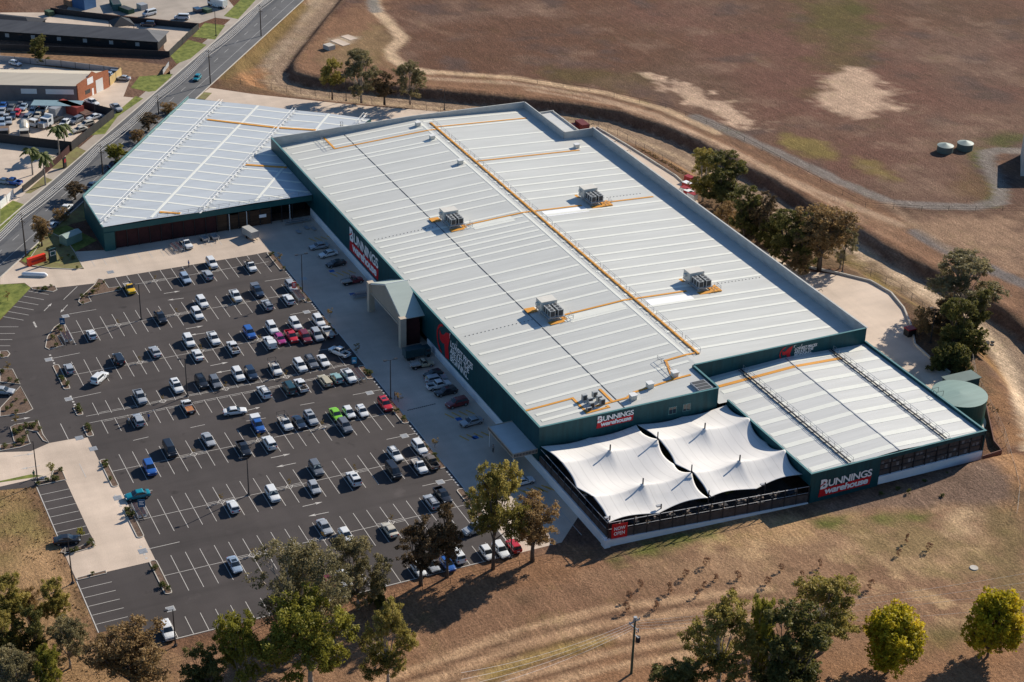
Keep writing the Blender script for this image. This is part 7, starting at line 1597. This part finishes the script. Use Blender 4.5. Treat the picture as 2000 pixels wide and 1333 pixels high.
# retaining kerb of the loading yard and the dark bracket line
w_ = PP([(1540, 516), (1640, 536), (1700, 551), (1740, 574), (1765, 604), (1780, 640), (1787, 675), (1815, 700), (1855, 730)]); t = thing("kerb_wall", "curved kerb wall round the wide loading yard", "kerb", (w_[0][0], w_[0][1], 0)); mb = MB()
for a, b in zip(w_[:-1], w_[1:]): mb.wall(a, b, 0, 0.5, 0.35)
mb.build("kerb", M_KERB, t)
w_ = PP([(1165, 250), (1220, 282), (1265, 310), (1320, 345), (1350, 372)]); t = thing("kerb_wall", "straight kerb wall beside the narrow loading yard", "kerb", (w_[0][0], w_[0][1], 0)); mb = MB()
for a, b in zip(w_[:-1], w_[1:]): mb.wall(a, b, 0, 0.4, 0.3)
mb.build("kerb", M_KERB, t)
for k, (x, y, wh) in enumerate(((1205, 276, "first"), (1228, 293, "second"), (1251, 310, "third"), (1275, 328, "fourth"), (1624, 577, "fifth"), (1656, 602, "sixth"))):
    u, v = P(x, y, 3); v = VE+0.4; t = thing("wall_light", "dark bracket light on the store's back wall, %s from the far end" % wh, "wall light", (u, VE+0.3, 7), group="bracket lights on the back wall")
    MB().tube([(u, VE+0.3, 8.6), (u, VE+2.2, 9.2), (u, VE+2.6, 8.6)], 0.07, 5).build("bracket", M_DARKST, t)
w_ = PP([(1925, 800), (1940, 870), (1955, 888), (1918, 900)]); t = thing("retaining_wall", "brown retaining wall at the annexe's far right corner", "wall", (w_[0][0], w_[0][1], 0)); mb = MB()
for a, b in zip(w_[:-1], w_[1:]): mb.wall(a, b, 0, 1.1, 0.2)
mb.build("wall", mat("rusty_wall", (0.16, 0.08, 0.06), 0.9, var=0.2), t)

# ------------------------------------------------------------------ lots across the road
shed = thing("brick_shed", "red brick fronted shed with long cream roof and grey block side", "shed", (-488, 100, 0))
c0, c1 = np.array((-483.9, 95.8)), np.array((-493.2, 107.0)); sd_ = np.array((-0.42, -0.91)); sd_ = sd_/np.hypot(*sd_)
sd_ = np.array(P(0, 197))-c0; sd_ = sd_/np.hypot(*sd_); Ls = 45
MB().wall(c0, c1, 0, 4.6, 0.35).build("front_wall", M_BRICK, shed)
m_ = (c0+c1)/2
dd = (c1-c0)/np.hypot(*(c1-c0)); nrm_ = np.array([dd[1], -dd[0]]);  nrm_ = nrm_ if nrm_ @ sd_ < 0 else -nrm_
g_b = MB()
def P3(q, z, o=0.0): q = q+nrm_*o; return (q[0], q[1], z)
g_b.quad([P3(c0, 4.6, .17), P3(c1, 4.6, .17), P3(c1, 5.2, .17), P3(c0+dd*9, 5.9, .17), P3(m_, 7.0, .17), P3(c0+dd*5, 5.9, .17), P3(c0, 5.2, .17)]).quad([P3(c0, 4.6, -.17), P3(c0, 5.2, -.17), P3(c0+dd*5, 5.9, -.17), P3(m_, 7.0, -.17), P3(c0+dd*9, 5.9, -.17), P3(c1, 5.2, -.17), P3(c1, 4.6, -.17)]); g_b.build("gable", M_BRICK, shed)
MB().wall(c0-nrm_*0.2, c0+sd_*Ls, 0, 4.6, 0.3).wall(c1-nrm_*0.2, c1+sd_*Ls, 0, 4.6, 0.3).build("side_wall", M_GREYW, shed)
rm = MB(); a0_, a1_ = c0-nrm_*0.25, c1-nrm_*0.25
rm.quad([(*a0_, 4.65), (*m_, 6.1), (*(m_+sd_*Ls), 6.1), (*(a0_+sd_*Ls), 4.65)][::-1]).quad([(*m_, 6.1), (*a1_, 4.65), (*(a1_+sd_*Ls), 4.65), (*(m_+sd_*Ls), 6.1)][::-1]); solid(rm.build("roof", M_CREAMR, shed), 0.1)
def fq(name, s0, s1, z0, z1, m, o=0.2): MB().quad([P3(c0+dd*s0, z0, o), P3(c0+dd*s1, z0, o), P3(c0+dd*s1, z1, o), P3(c0+dd*s0, z1, o)]).build(name, m, shed)
fq("roller_door", 8.3, 11.6, 0, 3.9, M_WSTEEL); fq("sign_panel", 4.5, 7.2, 3.7, 5.6, M_WHITE); fq("window", 3.2, 5.6, 1.2, 2.4, M_GLASS); fq("door", 6.3, 7.1, 0, 2.1, M_WHITE)
sn = np.array([sd_[1], -sd_[0]]); sn = sn if sn @ (c1-c0) < 0 else -sn
for (s0, s1) in ((1.0, 9.0), (11.5, 16.0)): a, b = c0+sd_*s0+sn*0.17, c0+sd_*s1+sn*0.17; MB().quad([(*a, 2.3), (*b, 2.3), (*b, 3.8), (*a, 3.8)]).build("sign_panel", M_WSTEEL, shed)
# long black motel block
mo = thing("motel_block", "long low black motel block with grey hipped roof and small windows", "building", (-530, 120, 0))
e0, e1 = np.array(P(308, 99)), np.array(P(-40, 75)); dm = (e1-e0)/np.hypot(*(e1-e0)); nm2 = np.array([-dm[1], dm[0]]); nm2 = nm2 if nm2 @ np.array((-1, 1)) > 0 else -nm2; Lm = 62; Wm = 9
def Q(s_, o, z): q = e0+dm*s_+nm2*o; return (q[0], q[1], z)
MB().wall(Q(0, 0, 0)[:2], Q(Lm, 0, 0)[:2], 0, 3.0, 0.2).wall(Q(0, 0, 0)[:2], Q(0, Wm, 0)[:2], 0, 3.0, 0.2).wall(Q(0, Wm, 0)[:2], Q(Lm, Wm, 0)[:2], 0, 3.0, 0.2).build("wall", mat("black_cladding", (0.02, 0.02, 0.022), 0.7), mo)
rm = MB(); rm.quad([Q(-.8, -1, 3), Q(Lm, -1, 3), Q(Lm, Wm/2, 5.0), Q(4.5, Wm/2, 5.0)]).quad([Q(-.8, Wm+1, 3), Q(4.5, Wm/2, 5.0), Q(Lm, Wm/2, 5.0), Q(Lm, Wm+1, 3)]).quad([Q(-.8, -1, 3), Q(4.5, Wm/2, 5), Q(-.8, Wm+1, 3)])
solid(rm.build("roof", M_GREYR, mo), 0.1)
wn = -nm2
for k in range(14):
    a, b = Q(1.5+k*4.2, -0.12, 0), Q(2.8+k*4.2, -0.12, 0); MB().quad([(a[0], a[1], 1.0), (b[0], b[1], 1.0), (b[0], b[1], 2.2), (a[0], a[1], 2.2)]).build("window", M_ACG if k % 2 else M_GLASS, mo)
u, v = P(238, 60); t = thing("gazebo", "small black pyramid-roofed shelter behind the motel roof", "shelter", (u, v, 0)); 
rm = MB(); z0 = 2.5
for k in range(4): a0, a1 = PI/4+PI/2*k, PI/4+PI/2*(k+1); rm.quad([(u+5*math.cos(a0), v+5*math.sin(a0), z0), (u+5*math.cos(a1), v+5*math.sin(a1), z0), (u, v, 4.6)])
solid(rm.build("roof", mat("black_roof", (0.025, 0.026, 0.03), 0.6), t), 0.1)
for k in range(4): MB().cyl(u+4.5*math.cos(PI/4+PI/2*k), v+4.5*math.sin(PI/4+PI/2*k), 0, 2.5, 0.1, seg=5).build("post", M_DARKST, t)
u, v = P(40, 43, 3); t = thing("motel_wing", "dark roofed wing at the top left behind the motel block", "building", (u, v, 0), 0.9); MB().box(-12, 6, -5, 5, 0, 3).build("wall", mat("black_cladding", (0, 0, 0)), t, local=True)
solid(MB().quad([(-12.5, -5.5, 3), (6.5, -5.5, 3), (2, 0, 4.6), (-8, 0, 4.6)]).quad([(6.5, 5.5, 3), (-12.5, 5.5, 3), (-8, 0, 4.6), (2, 0, 4.6)]).quad([(6.5, -5.5, 3), (6.5, 5.5, 3), (2, 0, 4.6)]).quad([(-12.5, 5.5, 3), (-12.5, -5.5, 3), (-8, 0, 4.6)]).build("roof", mat("black_roof", (0, 0, 0)), t, local=True), 0.1)
def bfence(pts, h_, label, m=M_FENCEB):
    w_ = PP(pts); t = thing("fence", label, "fence", (w_[0][0], w_[0][1], 0)); mb = MB(); ps = MB()
    for a, b in zip(w_[:-1], w_[1:]):
        mb.wall(a, b, 0, h_, 0.12); L = np.hypot(b[0]-a[0], b[1]-a[1])
        for i in range(int(L/4)+1): f_ = i/max(1, int(L/4)); ps.cyl(a[0]+(b[0]-a[0])*f_, a[1]+(b[1]-a[1])*f_, 0, h_+0.08, 0.11, seg=4)
    mb.build("panels", m, t); ps.build("posts", M_DARKST, t)
bfence([(100, 27), (230, 43), (388, 58)], 2.0, "long black fence behind the motel yard"); bfence([(388, 58), (365, 78), (331, 112)], 2.0, "black fence along the verge beside the motel")
bfence([(331, 112), (0, 98)], 1.9, "black fence below the motel's dark wall"); bfence([(-20, 277), (140, 295)], 2.6, "dark wall along the lower side of the repair yard"); bfence([(140, 295), (223, 229)], 2.4, "dark fence between repair yard and road"); bfence([(223, 229), (156, 212)], 2.4, "dark fence between repair yard and brick shed")
bfence([(140, 292), (120, 312), (85, 343)], 1.8, "dark maroon fence continuing below the palms", M_MAROON); bfence([(85, 343), (45, 375)], 1.6, "dark gate fence above the lowest lot"); bfence([(0, 410), (27, 385)], 2.0, "white barred fence on the left edge", M_WSTEEL)
bfence([(215, 168), (238, 148)], 2.6, "yellow timber fence beside the brick shed", mat("yellow_timber", (0.5, 0.36, 0.16), 0.8, var=0.15)); bfence([(0, 120), (120, 130), (232, 144)], 1.8, "pale grey fence behind the brick shed roof", M_GALV); bfence([(330, 128), (318, 146)], 1.2, "short wire gate at the creek's road end", M_GALV)
for (x, y, w_, d_, h_, m, h, l, c_) in ((115, 224, 5.5, 2.5, 2.6, M_GALV, -0.9, "grey shipping container beside the red one", "container"), (138, 220, 8.5, 2.6, 2.7, mat("container_red", (0.32, 0.06, 0.045), 0.7, var=0.2), 0.5, "rusty red shipping container beside the brick shed", "container"), (165, 226, 6, 2.6, 1.2, mat("rusty_scrap", (0.14, 0.08, 0.06), 0.9, var=0.5), 0.3, "low heap of rusty scrap frames in the repair yard", "scrap"),
    (226, 14, 9.0, 2.8, 2.2, mat("skip_teal", (0.05, 0.13, 0.13), 0.7, var=0.2), -1.0+0.9, "large teal skip at the top of the depot", "skip"), (247, 24, 5.5, 2.4, 1.5, mat("skip_green", (0.03, 0.08, 0.05), 0.7, var=0.2), 0.4, "green open skip beside the black fence", "skip"), (165, 14, 6.0, 5.0, 3.6, mat("depot_blue", (0.07, 0.16, 0.32), 0.7), 0.5, "blue container with rusty top at the top left", "container"), (97, 30, 3.0, 2.0, 1.5, mat("bin_green", (0.06, 0.10, 0.06), 0.7), 0.3, "small green bin in the motel yard corner", "bin"), (278, 18, 3.0, 2.5, 1.8, M_GALV, 0.3, "pale machinery beside the white van", "machinery"), (386, 24, 3, 2, 1.4, carpaint('navy'), 0.2, "dark blue box among junk by the top verge", "box"), (404, 24, 3, 2.2, 1.2, mat("bin_green", (0, 0, 0)), 0.4, "green crate among junk by the top verge", "crate"), (140, 10, 4, 3.5, 2.0, mat("tan_crate", (0.34, 0.2, 0.12), 0.8), 0.4, "tan timber crate left of the blue container", "crate")):
    t = slab(c_.replace(' ', '_'), l, c_, x, y, w_, d_, h_, m, h, ("body",)); r = MB()
    for k in range(int(w_/0.5)): r.box(-w_/2+0.1+k*0.5, -w_/2+0.25+k*0.5, -d_/2-0.04, -d_/2-0.001, 0.1, h_-0.1)
    r.build("ribs", m, t, local=True)
    if c_ in ("skip", "container"): MB().box(-w_/2+0.15, w_/2-0.15, -d_/2+0.15, d_/2-0.15, h_+0.001, h_+0.02).build("top", M_FAN if c_ == "skip" else m, t, local=True)
# awning in the repair yard
u, v = P(112, 203, 2.5); t = thing("awning", "blue-grey lean-to roof against the brick shed's side wall", "awning", (u, v, 0), math.atan2(sd_[1], sd_[0])); MB().box(-7, 7, -2.2, 2.2, 2.6, 2.72).build("roof", mat("awning_blue", (0.20, 0.30, 0.34), 0.6), t, local=True)
for k in (-6.5, 0, 6.5): MB().cyl(k, 2.0, 0, 2.6, 0.08, seg=5).build("post", M_DARKST, t, local=True)

# palms
def palm(x, y, ty, label, seed):
    u, v = P(x, y); h = height_at(u, v, ty)*0.93; rg = random.Random(seed); t = thing("palm_tree", label, "palm", (u, v, 0), group="palms by the road")
    MB().tube([(0, 0, 0), (0.1, 0.05, h*0.5), (0, 0, h)], [0.24, 0.17, 0.16], 7).build("trunk", M_BARK, t, local=True); fr = MB(); vals = []
    for k in range(22):
        a = k*2.4; el = rg.uniform(0.1, 1.2); L = rg.uniform(2.4, 3.2); pts = []
        for i in range(8):
            s_ = i/7; r_ = L*s_*math.cos(el*(1-s_*0.5)); z = h+L*s_*math.sin(el)-s_*s_*2.6; pts.append(Vector((math.cos(a)*r_, math.sin(a)*r_, z)))
        sd3 = Vector((-math.sin(a), math.cos(a), 0))
        for i in range(7):
            w0 = 0.5*math.sin(PI*(i+0.3)/8)+0.05
            for s2 in (-1, 1):
                fr.quad([pts[i], pts[i+1], pts[i+1]+sd3*s2*w0-Vector((0, 0, w0*0.6)), pts[i]+sd3*s2*w0*0.9-Vector((0, 0, w0*0.6))]); vals.append(rg.uniform(0, 1))
    o = fr.build("fronds", L_PALM, t, local=True); set_leaf(o.data, vals)
palm(116, 303, 247, "left palm of the upper pair by the dark wall", 1); palm(127, 292, 245, "right palm of the upper pair by the dark wall", 2); palm(64, 342, 291, "bushy palm of the lower pair on the concrete lot", 3); palm(89, 362, 300, "leaning slim palm of the lower pair on the verge", 4)

# ------------------------------------------------------------------ trees
GF = "gum trees along the near edge"
for (k_, b_, ty, w_, l, g) in (
    ('euc', (963, 1112), 900, 118, "tall eucalypt with yellow-green crown right of the lower rows", GF), ('olive', (1040, 1097), 968, 98, "olive-brown spreading tree beside the nursery's left corner", GF),
    ('rust', (874, 1128), 975, 68, "dark rusty-leaved casuarina left of the tall eucalypt", GF), ('rust', (822, 1143), 1003, 95, "dark grey-green casuarina over the lower cars", GF),
    ('grey', (585, 1270), 1065, 190, "largest grey gum spreading over the car park's lower rows", GF), ('grey2', (700, 1190), 1048, 118, "grey gum right of the largest, over the bays", GF),
    ('bright', (607, 1340), 1168, 190, "broad olive-green gum in front of the largest grey one", GF), ('euc2', (758, 1338), 1176, 105, "small bright eucalypt on a slim trunk, right of the gum clump", GF),
    ('bright', (470, 1350), 1190, 110, "bright green gum left of the broad olive one", GF), ('bush', (738, 1180), 1122, 40, "dark bush at the car park edge behind the gums", GF), ('darkt', (400, 1375), 1265, 90, "dark tree at the bottom edge between two olive trees", GF),
    ('olive', (262, 1365), 1222, 150, "olive tree below the lone white SUV", GF), ('euc', (28, 1255), 1118, 88, "olive gum on the left edge, topmost of the left clump", GF), ('euc', (115, 1240), 1126, 62, "slender upright gum in the left clump", GF), ('olive', (62, 1238), 1148, 50, "small olive gum in the middle of the left clump", GF),
    ('darkt', (68, 1292), 1188, 66, "dark fir-like tree in the left clump", GF), ('grey2', (137, 1305), 1205, 90, "grey shrubby gum on the right of the left clump", GF), ('grey2', (28, 1370), 1268, 120, "grey-green gum in the bottom left corner", GF), ('bright', (98, 1370), 1266, 72, "bright green gum beside the bottom left corner", GF), ('euc', (5, 1310), 1200, 70, "olive gum cut off by the left edge", GF), ('darkt', (20, 1300), 1230, 60, "dark tree low in the left clump", GF),
    ('euc2', (1402, 1345), 1168, 150, "mid green gum on the near field, left of the dense pair", GF), ('darkt', (1535, 1365), 1185, 150, "dense dark green tree at the bottom centre right", GF), ('euc2', (1605, 1274), 1122, 150, "wide grey-green gum behind the yellow tree", GF), ('bright', (1478, 1340), 1158, 70, "light green gum squeezed beside the dense dark tree", GF),
    ('darkt', (1316, 1385), 1290, 110, "dark green bush at the bottom edge right of the pole", GF), ('bright', (1515, 1375), 1285, 60, "bright sapling clump before the dense dark tree", GF)):
    tree_px(k_, b_, ty, w_, l, group=g)
tree_px('round', (1733, 1313), 1189, 122, "round yellow-green tree, left of the yellow pair", group="yellow trees"); tree_px('round', (1928, 1283), 1155, 112, "round yellow-green tree near the right edge", group="yellow trees", lean=None)
GB = "gums behind the timber yard"
for (k_, b_, ty, w_, l) in (('euc', (649, 194), 114, 50, "small white-trunked gum, left of the four back gums"), ('grey2', (706, 200), 94, 80, "largest of the four back gums"), ('rust', (751, 204), 136, 52, "dark low gum, third of the four back gums"), ('grey2', (801, 203), 117, 64, "right gum of the four back gums")): tree_px(k_, b_, ty, w_, l, group=GB)
GE = "trees along the loading yard"
for (k_, b_, ty, w_, l) in (('euc2', (1372, 394), 288, 74, "left gum over the red pallets behind the store"), ('darkt', (1410, 406), 296, 92, "right gum over the red pallets behind the store"), ('darkt', (1452, 462), 362, 62, "dark bush between the pallets' gums and the big clump"), ('rust', (1487, 470), 372, 66, "brown-green bush right of the dark one"), ('darkt', (1535, 510), 402, 78, "dark left tree of the clump above the apron"), ('olive', (1600, 528), 398, 110, "big olive tree of the clump above the apron"), ('grey2', (1640, 525), 440, 60, "small right tree of the clump above the apron"),
    ('grey2', (1878, 622), 500, 160, "largest spreading gum beside the curved loading yard"), ('darkt', (1862, 690), 575, 75, "dark tree low beneath the largest loading yard gum"), ('darkt', (1905, 655), 560, 60, "dark tree right beneath the largest loading yard gum"), ('bush', (1832, 720), 675, 50, "dark bush behind the big green tank"), ('rust', (1840, 660), 570, 55, "brown tree left beneath the largest loading yard gum"), ('olivebush', (1800, 655), 600, 45, "olive bush by the yard kerb and bin"), ('bush', (1875, 725), 690, 40, "low bush beside the pump shed"), ('olivebush', (1420, 440), 395, 50, "olive bush below the pallets' gums"), ('olivebush', (1560, 530), 490, 50, "olive bush at the apron's back kerb"), ('bush', (1470, 455), 410, 50, "dark low shrub filling the belt left of the big clump"), ('bush', (1502, 480), 425, 50, "dark shrub at the foot of the brown-green bush"), ('darkt', (1565, 520), 420, 80, "dark tree in the middle of the clump above the apron"), ('olivebush', (1850, 655), 600, 60, "olive undergrowth left of the largest yard gum"), ('bush', (1892, 690), 640, 60, "dark undergrowth right of the largest yard gum"), ('bush', (1858, 715), 668, 60, "dark undergrowth between yard gum and tank")): tree_px(k_, b_, ty, w_, l, group=GE)
GR = "roadside trees by the timber yard"
for (k_, b_, ty, w_, l) in (('olivebush', (330, 222), 201, 36, "small olive roadside tree, farthest up the timber yard side"), ('rust', (290, 255), 220, 52, "brown roadside tree, second from the far end"), ('olivebush', (268, 278), 252, 30, "small roadside tree, third from the far end"), ('bright', (228, 322), 280, 48, "yellow-green roadside tree overlapping the roof edge"), ('rust', (147, 390), 355, 48, "brown roadside tree near the timber yard corner"), ('olivebush', (120, 432), 407, 34, "olive roadside bush beside parked white ute"), ('olive', (82, 482), 424, 42, "olive roadside tree nearest the power pole"), ('darkt', (80, 122), 68, 42, "upright olive tree in the creek bank by the motel")): tree_px(k_, b_, ty, w_, l, group=GR)
for (x, y, l) in ((100, 925, "green sapling by the left entry lamp"), (158, 1052, "green sapling beside the dark sedan"), (15, 588, "thin sapling on the left lawn"), (697, 690, "sapling behind the bright blue sign"), (779, 786, "yellow sapling beside two people"), (546, 512, "yellow sapling at the top right planter"), (850, 875, "sapling in the planter by the white SUV"), (645, 620, "sapling at the planter by the white tray ute"), (190, 575, "brown sapling in the arrowhead planter"), (32, 830, "sapling at the stepped bed"), (16, 727, "sapling in the upper triangular bed")):
    u, v = P(x, y); tree('gsapling' if 'green' in l else 'sapling', u, v, 2.4, 1.6, l, "sapling", "sapling", "young trees in beds and lawns")
for i, (x, y) in enumerate(sorted(((1228, 1172), (1282, 1190), (1222, 1195), (1307, 1157), (1360, 1165), (1398, 1135), (1375, 1148), (1440, 1130), (1500, 1142), (1525, 1115), (1565, 1130), (1600, 1108), (1590, 1180), (1430, 1160), (1660, 1135), (1700, 1150), (1380, 1105), (1755, 1085), (1815, 1075), (1770, 1060), (1250, 1150), (1340, 1128)))):
    u, v = P(x, y); tree('weed', u, v, rnd.uniform(1.4, 2.2), rnd.uniform(1.0, 1.5), "wispy dry sapling on the near field, %s from the left" % NUMW[i], "dry_sapling", "sapling", "dry saplings on the near field")
for i, (x, y) in enumerate(sorted(((1620, 950), (1670, 945), (1755, 958), (1775, 964), (1805, 944), (1850, 930), (1720, 968), (1900, 945), (1950, 965), (1840, 972)))):
    u, v = P(x, y); tree('shrub', u, v, rnd.uniform(0.8, 1.3), rnd.uniform(0.9, 1.4), "young shrub in the mulch before the annexe, %s from the left" % NUMW[i], "shrub", "shrub", "shrubs in the annexe mulch")

# dry grass and litter as uncountable stuff
def tufts(name, regions, n, size, cols, kind="stuff", z=0.0):
    rg = np.random.default_rng(len(name)); vs, vals = [], []
    for poly, share in regions:
        pl = PP(poly); mn = np.min(pl, 0); mx = np.max(pl, 0); k = int(n*share); X = rg.uniform(mn[0], mx[0], k*3); Y = rg.uniform(mn[1], mx[1], k*3)
        ok = inside(X, Y, pl) & (fbm(X, Y, 8, 77) > 0.45); X, Y = X[ok][:k], Y[ok][:k]
        dd_, ss_ = seg_dist(X, Y, FOOT); keep = (dd_ > 15) | (ss_ > 0) & (dd_ > 5); X, Y = X[keep], Y[keep]
        a = rg.uniform(0, 2*PI, len(X)); s_ = size*rg.uniform(0.5, 1.4, len(X)); lean = rg.uniform(-.5, .5, (len(X), 2))*s_[:, None]
        p0 = np.stack([X-np.cos(a)*s_*0.5, Y-np.sin(a)*s_*0.5, X*0-0.02], 1); p1 = np.stack([X+np.cos(a)*s_*0.5, Y+np.sin(a)*s_*0.5, X*0-0.02], 1); tp = np.stack([X+lean[:, 0], Y+lean[:, 1], s_*0.9], 1)
        vs.append(np.stack([p0, p1, tp], 1).reshape(-1, 3)); vals.append(rg.random(len(X)))
    v_ = np.concatenate(vs); n_ = len(v_)//3; me = bpy.data.meshes.new(name); me.vertices.add(n_*3); me.vertices.foreach_set("co", v_.ravel()); me.loops.add(n_*3); me.loops.foreach_set("vertex_index", np.arange(n_*3, dtype=np.int32)); me.polygons.add(n_)
    me.polygons.foreach_set("loop_start", np.arange(0, n_*3, 3, dtype=np.int32)); me.polygons.foreach_set("loop_total", np.full(n_, 3, np.int32)); me.update(calc_edges=True); set_leaf(me, np.concatenate(vals))
    me.materials.append(leaf_mat(name+"_blades", *cols)); o = bpy.data.objects.new(name, me); COL.objects.link(o); tag(o, kind=kind); return o
o = tufts("dry_grass", [([(1150, 240), (1380, 340), (1480, 420), (1420, 400), (1340, 345), (1230, 280)], 0.25), ([(1640, 480), (1800, 580), (1860, 640), (1800, 620), (1700, 550), (1600, 500)], 0.2), ([(1880, 700), (1960, 760), (2000, 1000), (1950, 900), (1930, 800)], 0.15), ([(0, 960), (70, 950), (190, 1240), (330, 1330), (0, 1333)], 0.03)], 26000, 0.30, ((0.11, 0.065, 0.03), (0.33, 0.22, 0.11)))
o["label"] = "dry grass tufts scattered over banks and fields"; o["category"] = "grass"
for k in list(CARPROTO):
    if k not in used: 
        o = CARPROTO[k]
        for c in list(o.children_recursive): bpy.data.objects.remove(c)
        bpy.data.objects.remove(o)
